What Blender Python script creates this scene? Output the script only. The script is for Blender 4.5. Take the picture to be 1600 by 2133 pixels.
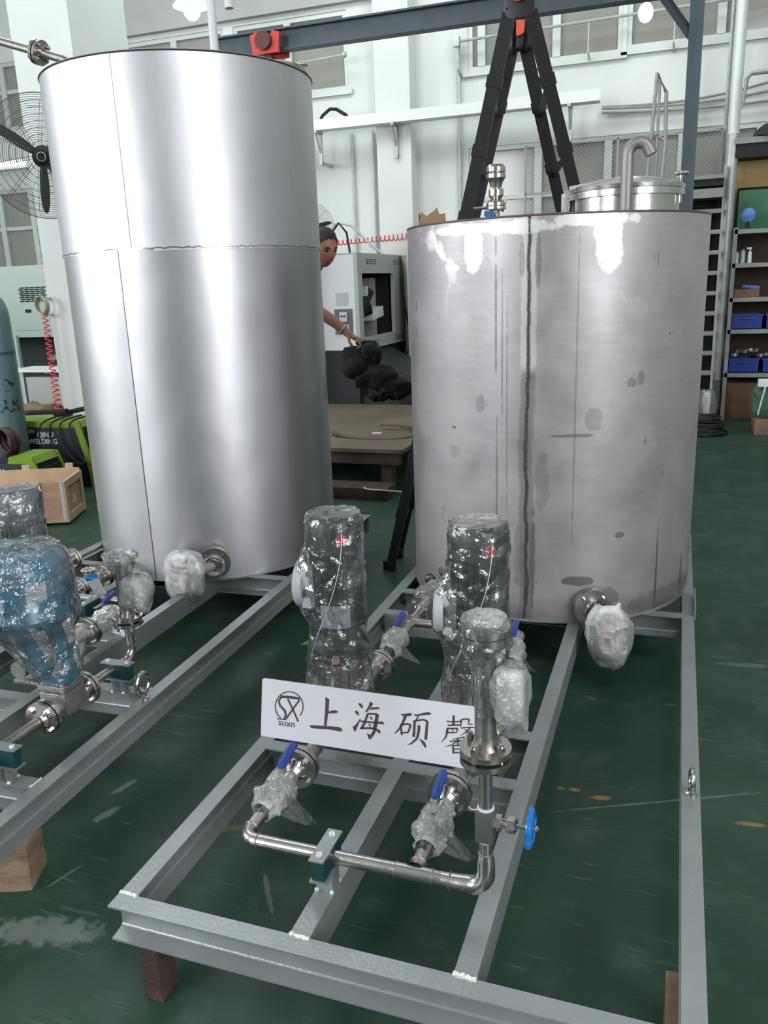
import bpy, bmesh, math, random
from mathutils import Vector, Matrix, Quaternion, noise
PI = math.pi
R = math.radians
for o in list(bpy.data.objects):
    bpy.data.objects.remove(o)
SC = bpy.context.scene
COL = SC.collection

# ------------------------------------------------------------ camera
FPX, PITCH, ROLL, YAW = 1708.5, 0.2715, -0.0380, -0.3461
CAM = Vector((1.2317, -1.3296, 1.68))
FW = Vector((math.sin(YAW) * math.cos(PITCH), math.cos(YAW) * math.cos(PITCH), -math.sin(PITCH)))
_r0 = Vector((math.cos(YAW), -math.sin(YAW), 0.0))
_u0 = _r0.cross(FW)
RT = _r0 * math.cos(ROLL) + _u0 * math.sin(ROLL)
UP = -_r0 * math.sin(ROLL) + _u0 * math.cos(ROLL)
cd = bpy.data.cameras.new('camera')
cam = bpy.data.objects.new('camera', cd)
COL.objects.link(cam)
cam.matrix_world = Matrix(((RT.x, UP.x, -FW.x, CAM.x), (RT.y, UP.y, -FW.y, CAM.y), (RT.z, UP.z, -FW.z, CAM.z), (0, 0, 0, 1)))
cd.sensor_fit = 'VERTICAL'
cd.sensor_height = 24.0
cd.lens = FPX * 24.0 / 2133.0
cd.clip_start = 0.02
cd.clip_end = 100
SC.camera = cam

# ------------------------------------------------------------ world, exposure
SC.view_settings.view_transform = 'Standard'
SC.view_settings.look = 'None'
SC.view_settings.gamma = 1.0
SC.view_settings.use_curve_mapping = False
SC.view_settings.exposure = 0.24
SC.cycles.use_light_tree = False
SC.cycles.max_bounces = 7
SC.cycles.diffuse_bounces = 3
SC.cycles.glossy_bounces = 3
SC.cycles.transparent_max_bounces = 12
SC.cycles.caustics_reflective = False
SC.cycles.caustics_refractive = False
wd = bpy.data.worlds.new('world')
SC.world = wd
wd.use_nodes = True
bg = wd.node_tree.nodes['Background']
bg.inputs[0].default_value = (0.85, 0.93, 1.0, 1)
bg.inputs[1].default_value = 1.0


def area_light(name, loc, target, sx, sy, power, color=(1, 1, 1)):
    ld = bpy.data.lights.new(name, 'AREA')
    ld.shape = 'RECTANGLE'
    ld.size = sx
    ld.size_y = sy
    ld.energy = power
    ld.color = color
    o = bpy.data.objects.new(name, ld)
    COL.objects.link(o)
    o.location = loc
    d = Vector(target) - Vector(loc)
    o.rotation_euler = d.to_track_quat('-Z', 'Y').to_euler()
    return o


# daylight through the windows of the two walls behind the photographer, and soft fill lights added under the unseen ceiling
area_light('window_daylight_front', (-5.4, -6.85, 3.9), (-2.6, 2.0, 2.6), 3.2, 4.6, 390, (0.95, 0.97, 1.0))
area_light('window_daylight_left', (-12.85, -2.6, 4.0), (-1.5, 2.2, 2.0), 5.6, 3.8, 560, (0.96, 0.98, 1.0))
area_light('window_daylight_right', (6.85, -4.4, 3.7), (0, 2.5, 1.7), 3.2, 4.4, 350, (0.97, 0.98, 1.0))
area_light('ceiling_fill_left', (-4.0, 4.6, 6.8), (-4.0, 5.2, 0), 5.0, 2.5, 120, (0.94, 1.0, 0.98))
area_light('ceiling_fill_back', (-1.0, 6.6, 6.6), (-1.0, 9.4, 2.0), 9.0, 1.4, 150, (0.94, 1.0, 0.98))
area_light('ceiling_fill_front', (3.0, -2.0, 6.9), (0.8, 0.3, 0), 3.0, 3.0, 195, (0.98, 0.99, 1.0))


# ------------------------------------------------------------ mesh helper
class G:
    """Collects faces in an authoring frame M (frame -> world)."""

    def __init__(self, M=None):
        self.bm = bmesh.new()
        self.M = M or Matrix.Identity(4)

    def face(self, pts):
        vs = [self.bm.verts.new(p) for p in pts]
        return self.bm.faces.new(vs)

    def box(self, x0, x1, y0, y1, z0, z1, bev=0.0, rot=None):
        c = Vector(((x0 + x1) / 2, (y0 + y1) / 2, (z0 + z1) / 2))
        s = Vector((abs(x1 - x0), abs(y1 - y0), abs(z1 - z0)))
        m = Matrix.Translation(c) @ (rot.to_4x4() if rot else Matrix.Identity(4)) @ Matrix.Diagonal((s.x, s.y, s.z, 1))
        r = bmesh.ops.create_cube(self.bm, size=1, matrix=m)
        if bev > 0:
            es = list({e for v in r['verts'] for e in v.link_edges})
            bmesh.ops.bevel(self.bm, geom=es, offset=bev, segments=2, profile=0.7, affect='EDGES')
        return self

    def prism(self, poly, to3, a, b):
        """poly: 2D points, to3(u, v, w) -> 3D; extruded from w=a to w=b."""
        n = len(poly)
        A = [self.bm.verts.new(to3(u, v, a)) for u, v in poly]
        B = [self.bm.verts.new(to3(u, v, b)) for u, v in poly]
        self.bm.faces.new(A)
        self.bm.faces.new(list(reversed(B)))
        for i in range(n):
            j = (i + 1) % n
            self.bm.faces.new((A[j], A[i], B[i], B[j]))
        return self

    def lathe(self, prof, org=(0, 0, 0), axis=(0, 0, 1), seg=32, cap=True):
        """prof: list of (radius, height along axis)."""
        ax = Vector(axis).normalized()
        t = Vector((1, 0, 0)) if abs(ax.x) < 0.9 else Vector((0, 1, 0))
        e1 = (t - ax * t.dot(ax)).normalized()
        e2 = ax.cross(e1)
        org = Vector(org)
        rings = []
        for r, h in prof:
            if r < 1e-6:
                rings.append([self.bm.verts.new(org + ax * h)])
            else:
                rings.append([self.bm.verts.new(org + ax * h + e1 * (r * math.cos(2 * PI * k / seg)) + e2 * (r * math.sin(2 * PI * k / seg))) for k in range(seg)])
        for a, b in zip(rings, rings[1:]):
            for k in range(seg):
                k2 = (k + 1) % seg
                if len(a) == 1 and len(b) == 1:
                    break
                if len(a) == 1:
                    self.bm.faces.new((a[0], b[k2], b[k]))
                elif len(b) == 1:
                    self.bm.faces.new((a[k], a[k2], b[0]))
                else:
                    self.bm.faces.new((a[k], a[k2], b[k2], b[k]))
        if cap:
            if len(rings[0]) > 1:
                self.bm.faces.new(list(reversed(rings[0])))
            if len(rings[-1]) > 1:
                self.bm.faces.new(rings[-1])
        return self

    def cyl(self, p0, p1, r, r1=None, seg=24, cap=True):
        p0, p1 = Vector(p0), Vector(p1)
        L = (p1 - p0).length
        return self.lathe([(r, 0), (r if r1 is None else r1, L)], p0, p1 - p0, seg, cap)

    def tube(self, pts, r, seg=12, closed=False, cap=True):
        pts = [Vector(p) for p in pts]
        n = len(pts)
        rr = r if isinstance(r, (list, tuple)) else [r] * n
        d = []
        for i in range(n):
            if closed:
                v = pts[(i + 1) % n] - pts[i - 1]
            else:
                v = pts[min(i + 1, n - 1)] - pts[max(i - 1, 0)]
            d.append(v.normalized())
        t = Vector((0, 0, 1)) if abs(d[0].z) < 0.9 else Vector((1, 0, 0))
        e = (t - d[0] * t.dot(d[0])).normalized()
        rings = []
        for i in range(n):
            if i:
                q = d[i - 1].rotation_difference(d[i])
                e = q @ e
                e = (e - d[i] * e.dot(d[i])).normalized()
            f = d[i].cross(e)
            rings.append([self.bm.verts.new(pts[i] + (e * math.cos(2 * PI * k / seg) + f * math.sin(2 * PI * k / seg)) * rr[i]) for k in range(seg)])
        m = n if closed else n - 1
        for i in range(m):
            a, b = rings[i], rings[(i + 1) % n]
            for k in range(seg):
                k2 = (k + 1) % seg
                self.bm.faces.new((a[k], a[k2], b[k2], b[k]))
        if cap and not closed:
            self.bm.faces.new(list(reversed(rings[0])))
            self.bm.faces.new(rings[-1])
        return self

    def torus(self, c, axis, R_, r, seg=32, sub=8):
        ax = Vector(axis).normalized()
        t = Vector((1, 0, 0)) if abs(ax.x) < 0.9 else Vector((0, 1, 0))
        e1 = (t - ax * t.dot(ax)).normalized()
        e2 = ax.cross(e1)
        c = Vector(c)
        return self.tube([c + e1 * R_ * math.cos(2 * PI * k / seg) + e2 * R_ * math.sin(2 * PI * k / seg) for k in range(seg)], r, sub, closed=True)

    def ball(self, c, rx, ry=None, rz=None, sub=3, power=1.0):
        ry = ry or rx
        rz = rz or rx
        m = bmesh.ops.create_icosphere(self.bm, subdivisions=sub, radius=1)
        for v in m['verts']:
            p = v.co.copy()
            if power != 1.0:
                p = Vector([math.copysign(abs(a) ** power, a) for a in p])
            v.co = Vector((p.x * rx + c[0], p.y * ry + c[1], p.z * rz + c[2]))
        return self

    def rumple(self, amp, scale, seed=0.0, crease=0.0):
        self.bm.normal_update()
        off = Vector((seed, seed * 1.7, seed * 0.3))
        mv = []
        for v in self.bm.verts:
            p = v.co * scale + off
            a = noise.noise(p) * amp
            if crease:
                a += (1 - abs(noise.noise(p * 2.3)) * 4) * crease * 0.3
                a += (noise.cell(p * 1.6) - 0.5) * crease
            mv.append(v.normal * a)
        for v, d in zip(self.bm.verts, mv):
            v.co += d
        return self

    def link(self, name, mat, parent=None, origin=None, smooth=True, angle=32):
        me = bpy.data.meshes.new(name)
        bmesh.ops.recalc_face_normals(self.bm, faces=self.bm.faces)
        if parent is not None:
            T = WM[parent].inverted() @ self.M
            W = WM[parent]
        else:
            W = Matrix.Translation(self.M @ Vector(origin if origin else (0, 0, 0)))
            T = W.inverted() @ self.M
        self.bm.transform(T)
        self.bm.to_mesh(me)
        self.bm.free()
        if smooth:
            me.shade_smooth()
            me.set_sharp_from_angle(angle=R(angle))
        for m in (mat if isinstance(mat, (list, tuple)) else [mat]):
            me.materials.append(m)
        o = bpy.data.objects.new(name, me)
        COL.objects.link(o)
        if parent is not None:
            o.parent = parent
            WM[o] = WM[parent]
        else:
            o.matrix_world = W
            WM[o] = W
        return o


WM = {}


def tag(o, label, cat, group=None, kind=None):
    if label:
        o['label'] = label
    if cat:
        o['category'] = cat
    if group:
        o['group'] = group
    if kind:
        o['kind'] = kind
    return o


def thing(name, label, cat, loc=(0, 0, 0), rz=0.0, group=None, M=None):
    o = bpy.data.objects.new(name, None)
    o.empty_display_size = 0.1
    COL.objects.link(o)
    W = (M or Matrix.Identity(4)) @ Matrix.Translation(loc) @ Matrix.Rotation(rz, 4, 'Z')
    o.matrix_world = W
    WM[o] = W
    return tag(o, label, cat, group)


def struct(name, g, mat, **k):
    return tag(g.link(name, mat, **k), None, None, None, 'structure')


def copy_tree(o, parent=None, M=None):
    c = o.copy()
    COL.objects.link(c)
    if parent:
        c.parent = parent
        WM[c] = WM[parent]
    else:
        c.matrix_world = M
        WM[c] = M
    for ch in [x for x in KIDS.get(o, [])]:
        KIDS.setdefault(c, []).append(copy_tree(ch, c))
    return c


KIDS = {}


def note_kids():
    KIDS.clear()
    for o in bpy.data.objects:
        if o.parent:
            KIDS.setdefault(o.parent, []).append(o)


# ------------------------------------------------------------ materials
def mat_new(name):
    m = bpy.data.materials.new(name)
    m.use_nodes = True
    nt = m.node_tree
    return m, nt, nt.nodes['Principled BSDF']


def N(nt, kind, **kw):
    n = nt.nodes.new(kind)
    for k, v in kw.items():
        setattr(n, k, v)
    return n


def simple(name, col, rough=0.5, metal=0.0, var=0.0, vscale=8.0, bump=0.0, bscale=60.0, stretch=(1, 1, 1), spec=None, coat=0.0, alpha=1.0):
    m, nt, b = mat_new(name)
    b.inputs['Base Color'].default_value = (*col, 1)
    b.inputs['Roughness'].default_value = rough
    b.inputs['Metallic'].default_value = metal
    if spec is not None:
        b.inputs['Specular IOR Level'].default_value = spec
    b.inputs['Coat Weight'].default_value = coat
    b.inputs['Alpha'].default_value = alpha
    if var or bump:
        tc = N(nt, 'ShaderNodeTexCoord')
        mp = N(nt, 'ShaderNodeMapping')
        mp.inputs['Scale'].default_value = stretch
        nt.links.new(tc.outputs['Object'], mp.inputs[0])
    if var:
        no = N(nt, 'ShaderNodeTexNoise')
        no.inputs['Scale'].default_value = vscale
        no.inputs['Detail'].default_value = 6
        nt.links.new(mp.outputs[0], no.inputs['Vector'])
        cr = N(nt, 'ShaderNodeValToRGB')
        cr.color_ramp.elements[0].position = 0.3
        cr.color_ramp.elements[1].position = 0.7
        cr.color_ramp.elements[0].color = (*[max(0, c * (1 - var)) for c in col], 1)
        cr.color_ramp.elements[1].color = (*[min(1, c * (1 + var)) for c in col], 1)
        nt.links.new(no.outputs['Fac'], cr.inputs[0])
        nt.links.new(cr.outputs[0], b.inputs['Base Color'])
    if bump:
        n2 = N(nt, 'ShaderNodeTexNoise')
        n2.inputs['Scale'].default_value = bscale
        n2.inputs['Detail'].default_value = 4
        nt.links.new(mp.outputs[0], n2.inputs['Vector'])
        bp = N(nt, 'ShaderNodeBump')
        bp.inputs['Strength'].default_value = bump
        bp.inputs['Distance'].default_value = 0.01
        nt.links.new(n2.outputs['Fac'], bp.inputs['Height'])
        nt.links.new(bp.outputs[0], b.inputs['Normal'])
    return m


def ramp(nt, src, stops):
    cr = N(nt, 'ShaderNodeValToRGB')
    el = cr.color_ramp.elements
    while len(el) < len(stops):
        el.new(0.5)
    for e, (p, c) in zip(el, stops):
        e.position = p
        e.color = (*c, 1) if len(c) == 3 else c
    nt.links.new(src, cr.inputs[0])
    return cr.outputs[0]


def mixc(nt, fac, a, b, mode='MIX'):
    m = N(nt, 'ShaderNodeMix', data_type='RGBA', blend_type=mode)
    for idx, v in ((0, fac), (6, a), (7, b)):
        if hasattr(v, 'is_output'):
            nt.links.new(v, m.inputs[idx])
        else:
            m.inputs[idx].default_value = v if idx == 0 else (*v, 1)
    return m.outputs[2]


def noise_fac(nt, vec, scale, detail=5, lo=0.4, hi=0.6, stretch=(1, 1, 1), dist=0.0, rot=(0, 0, 0)):
    mp = N(nt, 'ShaderNodeMapping')
    mp.inputs['Scale'].default_value = stretch
    mp.inputs['Rotation'].default_value = rot
    nt.links.new(vec, mp.inputs[0])
    no = N(nt, 'ShaderNodeTexNoise')
    no.inputs['Scale'].default_value = scale
    no.inputs['Detail'].default_value = detail
    no.inputs['Distortion'].default_value = dist
    nt.links.new(mp.outputs[0], no.inputs['Vector'])
    mr = N(nt, 'ShaderNodeMapRange')
    mr.inputs[1].default_value = lo
    mr.inputs[2].default_value = hi
    mr.clamp = True
    nt.links.new(no.outputs['Fac'], mr.inputs[0])
    return mr.outputs[0]


def mathn(nt, op, a, b=None):
    m = N(nt, 'ShaderNodeMath', operation=op)
    for i, v in enumerate((a, b)):
        if v is None:
            continue
        if hasattr(v, 'is_output'):
            nt.links.new(v, m.inputs[i])
        else:
            m.inputs[i].default_value = v
    return m.outputs[0]


def objvec(nt):
    return N(nt, 'ShaderNodeTexCoord').outputs['Object']


def floor_mat():
    m, nt, b = mat_new('green_epoxy_floor')
    v = objvec(nt)
    base = mixc(nt, noise_fac(nt, v, 1.3, 8, 0.35, 0.68), (0.017, 0.048, 0.030), (0.031, 0.076, 0.050))
    base = mixc(nt, noise_fac(nt, v, 7.0, 8, 0.55, 0.8), base, (0.055, 0.095, 0.074))
    # scuffs and scratches, streaks in several directions
    for rot, sc, lo in ((0.4, 1.0, 0.62), (2.0, 1.3, 0.64), (1.25, 1.7, 0.64), (0.9, 3.0, 0.66), (2.6, 3.4, 0.66)):
        f = noise_fac(nt, v, 3.5 * sc, 3, lo, lo + 0.04, (1, 14, 1), 0.4, (0, 0, rot))
        g = noise_fac(nt, v, 2.0 * sc, 3, 0.5, 0.6)
        base = mixc(nt, mathn(nt, 'MULTIPLY', mathn(nt, 'MULTIPLY', f, g), 0.30), base, (0.16, 0.20, 0.17))
    # ochre stains where the coat has worn through
    f = noise_fac(nt, v, 5.5, 4, 0.70, 0.73, (1, 3, 1), 0.3, (0, 0, 0.25))
    base = mixc(nt, mathn(nt, 'MULTIPLY', f, 0.5), base, (0.22, 0.15, 0.07))
    sx = N(nt, 'ShaderNodeSeparateXYZ')
    nt.links.new(v, sx.inputs[0])
    jn = N(nt, 'ShaderNodeTexNoise')
    jn.inputs['Scale'].default_value = 30.0
    jn.inputs['Detail'].default_value = 6
    nt.links.new(v, jn.inputs['Vector'])
    jit = mathn(nt, 'MULTIPLY', mathn(nt, 'SUBTRACT', jn.outputs['Fac'], 0.5), 3.0)
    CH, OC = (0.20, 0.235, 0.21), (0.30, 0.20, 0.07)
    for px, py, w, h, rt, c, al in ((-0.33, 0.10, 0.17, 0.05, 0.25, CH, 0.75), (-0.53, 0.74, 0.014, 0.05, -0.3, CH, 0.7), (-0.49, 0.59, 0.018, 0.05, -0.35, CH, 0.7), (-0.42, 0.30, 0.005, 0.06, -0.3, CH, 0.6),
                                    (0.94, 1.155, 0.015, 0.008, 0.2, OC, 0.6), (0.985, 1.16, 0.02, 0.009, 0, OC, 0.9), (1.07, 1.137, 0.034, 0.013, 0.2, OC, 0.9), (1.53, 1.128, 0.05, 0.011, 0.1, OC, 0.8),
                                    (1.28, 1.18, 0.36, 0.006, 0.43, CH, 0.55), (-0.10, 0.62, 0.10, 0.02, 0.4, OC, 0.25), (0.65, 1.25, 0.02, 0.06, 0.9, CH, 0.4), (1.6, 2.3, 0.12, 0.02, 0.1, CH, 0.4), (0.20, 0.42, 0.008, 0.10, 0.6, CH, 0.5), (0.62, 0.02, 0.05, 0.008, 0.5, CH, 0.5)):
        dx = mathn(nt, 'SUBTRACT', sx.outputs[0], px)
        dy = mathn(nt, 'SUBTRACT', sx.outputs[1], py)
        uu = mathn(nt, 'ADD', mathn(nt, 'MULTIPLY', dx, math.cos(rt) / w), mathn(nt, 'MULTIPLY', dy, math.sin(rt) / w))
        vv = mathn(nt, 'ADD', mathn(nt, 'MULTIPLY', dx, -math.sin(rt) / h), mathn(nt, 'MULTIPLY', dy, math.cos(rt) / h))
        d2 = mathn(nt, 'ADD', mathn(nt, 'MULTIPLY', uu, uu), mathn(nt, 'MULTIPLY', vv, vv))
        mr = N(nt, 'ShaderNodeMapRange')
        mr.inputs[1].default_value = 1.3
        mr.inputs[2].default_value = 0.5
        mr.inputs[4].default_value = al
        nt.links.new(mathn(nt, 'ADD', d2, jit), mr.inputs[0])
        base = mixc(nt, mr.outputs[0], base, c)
    nt.links.new(base, b.inputs['Base Color'])
    rr = N(nt, 'ShaderNodeMapRange')
    rr.inputs[3].default_value = 0.32
    rr.inputs[4].default_value = 0.55
    nt.links.new(noise_fac(nt, v, 3.0, 6, 0.3, 0.7), rr.inputs[0])
    nt.links.new(rr.outputs[0], b.inputs['Roughness'])
    b.inputs['Specular IOR Level'].default_value = 0.28
    return m


def stained_steel():
    """dull pickled stainless with vertical grind and drip marks around the weld"""
    m, nt, b = mat_new('stained_stainless_sheet')
    v = objvec(nt)
    sx = N(nt, 'ShaderNodeSeparateXYZ')
    nt.links.new(v, sx.inputs[0])
    base = mixc(nt, noise_fac(nt, v, 3.0, 7, 0.3, 0.7), (0.365, 0.335, 0.35), (0.445, 0.415, 0.43))
    base = mixc(nt, mathn(nt, 'MULTIPLY', noise_fac(nt, v, 9.0, 6, 0.45, 0.8, (1, 1, 5)), 0.6), base, (0.46, 0.44, 0.44))
    # faint roll lines round the sheet
    base = mixc(nt, mathn(nt, 'MULTIPLY', noise_fac(nt, v, 1.5, 4, 0.5, 0.8, (1, 1, 24), 0.2), 0.16), base, (0.30, 0.29, 0.29))
    # small smudges
    base = mixc(nt, mathn(nt, 'MULTIPLY', noise_fac(nt, v, 14.0, 3, 0.70, 0.76, (1, 1, 0.6)), 0.6), base, (0.17, 0.16, 0.165))
    # vertical scratches
    f = noise_fac(nt, v, 26.0, 2, 0.68, 0.72, (1, 1, 0.035))
    g = noise_fac(nt, v, 2.6, 3, 0.52, 0.6)
    base = mixc(nt, mathn(nt, 'MULTIPLY', mathn(nt, 'MULTIPLY', f, g), 0.8), base, (0.10, 0.095, 0.10))
    # dark drip band along the seam facing the front (object x = 0, y < 0)
    wob = N(nt, 'ShaderNodeTexNoise')
    wob.inputs['Scale'].default_value = 3.5
    wob.inputs['Detail'].default_value = 4
    mp = N(nt, 'ShaderNodeMapping')
    mp.inputs['Scale'].default_value = (0.2, 0.2, 2.0)
    nt.links.new(v, mp.inputs[0])
    nt.links.new(mp.outputs[0], wob.inputs['Vector'])
    xx = mathn(nt, 'ADD', sx.outputs[0], mathn(nt, 'MULTIPLY', mathn(nt, 'SUBTRACT', wob.outputs['Fac'], 0.5), 0.05))
    ax = mathn(nt, 'ABSOLUTE', xx)
    fr = mathn(nt, 'LESS_THAN', sx.outputs[1], 0.0)

    def band(src, w, soft):
        mr = N(nt, 'ShaderNodeMapRange')
        mr.inputs[1].default_value = w
        mr.inputs[2].default_value = w - soft
        nt.links.new(src, mr.inputs[0])
        return mathn(nt, 'MULTIPLY', mr.outputs[0], fr)
    low = N(nt, 'ShaderNodeMapRange')
    low.inputs[1].default_value = 1.10
    low.inputs[2].default_value = 1.06
    nt.links.new(sx.outputs[2], low.inputs[0])
    base = mixc(nt, mathn(nt, 'MULTIPLY', mathn(nt, 'MULTIPLY', band(ax, 0.034, 0.012), low.outputs[0]), 0.55), base, (0.17, 0.155, 0.16))
    # bright brushed strips beside the upper weld
    hi = mathn(nt, 'SUBTRACT', 1.0, low.outputs[0])
    base = mixc(nt, mathn(nt, 'MULTIPLY', mathn(nt, 'MULTIPLY', band(ax, 0.036, 0.01), hi), 0.8), base, (0.62, 0.60, 0.60))
    base = mixc(nt, mathn(nt, 'MULTIPLY', band(ax, 0.010, 0.006), 0.85), base, (0.07, 0.06, 0.065))
    # ground patches under the top rim
    top = N(nt, 'ShaderNodeMapRange')
    top.inputs[1].default_value = 1.15
    top.inputs[2].default_value = 1.64
    nt.links.new(sx.outputs[2], top.inputs[0])
    pn = noise_fac(nt, v, 4.2, 5, 0.57, 0.60, (1, 1, 0.8), 0.6)
    base = mixc(nt, mathn(nt, 'MULTIPLY', mathn(nt, 'POWER', top.outputs[0], 2.2), mathn(nt, 'MULTIPLY', pn, 1.0)), base, (0.80, 0.79, 0.79))
    # individual grind patches (light) and smudges (dark), placed by angle and height
    ang = mathn(nt, 'ARCTAN2', sx.outputs[1], sx.outputs[0])
    jn = N(nt, 'ShaderNodeTexNoise')
    jn.inputs['Scale'].default_value = 22.0
    jn.inputs['Detail'].default_value = 5
    nt.links.new(v, jn.inputs['Vector'])
    jit = mathn(nt, 'MULTIPLY', mathn(nt, 'SUBTRACT', jn.outputs['Fac'], 0.5), 2.6)
    LG, DK = (0.82, 0.81, 0.81), (0.13, 0.12, 0.125)
    for th, zz, w, h, c, al in ((-110.1, 1.56, 0.045, 0.10, LG, 0.9), (-114, 1.625, 0.15, 0.022, LG, 0.8), (-63.7, 1.56, 0.055, 0.13, LG, 0.95), (-68, 1.635, 0.17, 0.025, LG, 0.8), (-93.5, 1.62, 0.16, 0.028, LG, 0.8),
                                (-67.1, 0.873, 0.035, 0.045, DK, 0.35), (-107.4, 0.936, 0.022, 0.04, DK, 0.35), (-53.6, 1.017, 0.022, 0.02, DK, 0.5), (-50.0, 1.03, 0.016, 0.03, DK, 0.45), (-73.9, 0.812, 0.09, 0.007, DK, 0.7), (-119.4, 0.725, 0.035, 0.03, DK, 0.25),
                                (-55.8, 0.381, 0.022, 0.013, DK, 0.7), (-126.3, 0.10, 0.06, 0.07, DK, 0.75), (-71.2, 0.19, 0.07, 0.022, DK, 0.85), (-60.0, 0.10, 0.05, 0.05, DK, 0.45), (-19.3, 0.10, 0.02, 0.10, DK, 0.6), (-30, 0.05, 0.25, 0.05, DK, 0.4),
                                (-101.3, 1.30, 0.0045, 0.26, DK, 0.75), (-99.0, 1.15, 0.0035, 0.30, DK, 0.6), (-97.2, 0.95, 0.0035, 0.45, DK, 0.5), (-101.0, 0.60, 0.0045, 0.30, DK, 0.6), (-73.6, 0.95, 0.0035, 0.65, DK, 0.5), (-119.5, 0.826, 0.012, 0.006, DK, 0.9), (-37.4, 1.194, 0.006, 0.006, DK, 0.9),
                                (-144.4, 1.324, 0.008, 0.025, DK, 0.8), (-145.1, 1.21, 0.008, 0.022, DK, 0.8), (-84.5, 0.62, 0.030, 0.12, DK, 0.30), (-92.5, 0.30, 0.022, 0.16, DK, 0.35), (-87.5, 0.30, 0.010, 0.22, DK, 0.6), (-86.8, 1.50, 0.012, 0.10, DK, 0.5), (-92.2, 1.50, 0.010, 0.08, DK, 0.45)):
        uu = mathn(nt, 'DIVIDE', mathn(nt, 'SUBTRACT', ang, R(th)), w / 0.664)
        vv = mathn(nt, 'DIVIDE', mathn(nt, 'SUBTRACT', sx.outputs[2], zz), h)
        d2 = mathn(nt, 'ADD', mathn(nt, 'MULTIPLY', uu, uu), mathn(nt, 'MULTIPLY', vv, vv))
        mr = N(nt, 'ShaderNodeMapRange')
        mr.inputs[1].default_value = 1.15
        mr.inputs[2].default_value = 0.75
        mr.inputs[4].default_value = al
        nt.links.new(mathn(nt, 'ADD', d2, jit), mr.inputs[0])
        base = mixc(nt, mr.outputs[0], base, c)
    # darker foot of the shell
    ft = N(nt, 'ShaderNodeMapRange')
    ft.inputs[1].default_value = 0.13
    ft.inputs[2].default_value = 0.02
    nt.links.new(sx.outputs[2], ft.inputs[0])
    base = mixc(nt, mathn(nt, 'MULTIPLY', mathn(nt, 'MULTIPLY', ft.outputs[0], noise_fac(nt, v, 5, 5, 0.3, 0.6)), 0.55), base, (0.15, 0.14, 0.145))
    nt.links.new(base, b.inputs['Base Color'])
    b.inputs['Metallic'].default_value = 0.6
    rr = N(nt, 'ShaderNodeMapRange')
    rr.inputs[3].default_value = 0.36
    rr.inputs[4].default_value = 0.52
    nt.links.new(noise_fac(nt, v, 6.0, 6, 0.3, 0.7), rr.inputs[0])
    nt.links.new(rr.outputs[0], b.inputs['Roughness'])
    return m


def satin_steel(name='satin_stainless_sheet', rough=0.44, lift=1.0):
    m, nt, b = mat_new(name)
    v = objvec(nt)
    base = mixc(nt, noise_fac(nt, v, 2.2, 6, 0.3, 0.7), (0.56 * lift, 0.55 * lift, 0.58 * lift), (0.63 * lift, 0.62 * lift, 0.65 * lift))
    base = mixc(nt, mathn(nt, 'MULTIPLY', noise_fac(nt, v, 30.0, 4, 0.4, 0.7, (1, 1, 0.2)), 0.3), base, (0.62, 0.62, 0.64))
    nt.links.new(base, b.inputs['Base Color'])
    b.inputs['Metallic'].default_value = 1.0
    b.inputs['Anisotropic'].default_value = 0.40
    tg = N(nt, 'ShaderNodeTangent', direction_type='RADIAL', axis='Z')
    b.inputs['Anisotropic Rotation'].default_value = 0.25
    nt.links.new(tg.outputs[0], b.inputs['Tangent'])
    b.inputs['Roughness'].default_value = rough
    n2 = N(nt, 'ShaderNodeTexNoise')
    n2.inputs['Scale'].default_value = 300
    nt.links.new(v, n2.inputs['Vector'])
    n3 = N(nt, 'ShaderNodeTexNoise')
    n3.inputs['Scale'].default_value = 1.6
    nt.links.new(v, n3.inputs['Vector'])
    bp = N(nt, 'ShaderNodeBump')
    bp.inputs['Strength'].default_value = 0.08
    bp.inputs['Distance'].default_value = 0.002
    nt.links.new(n2.outputs['Fac'], bp.inputs['Height'])
    b2 = N(nt, 'ShaderNodeBump')
    b2.inputs['Strength'].default_value = 0.25
    b2.inputs['Distance'].default_value = 0.05
    nt.links.new(n3.outputs['Fac'], b2.inputs['Height'])
    nt.links.new(bp.outputs[0], b2.inputs['Normal'])
    nt.links.new(b2.outputs[0], b.inputs['Normal'])
    return m


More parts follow.
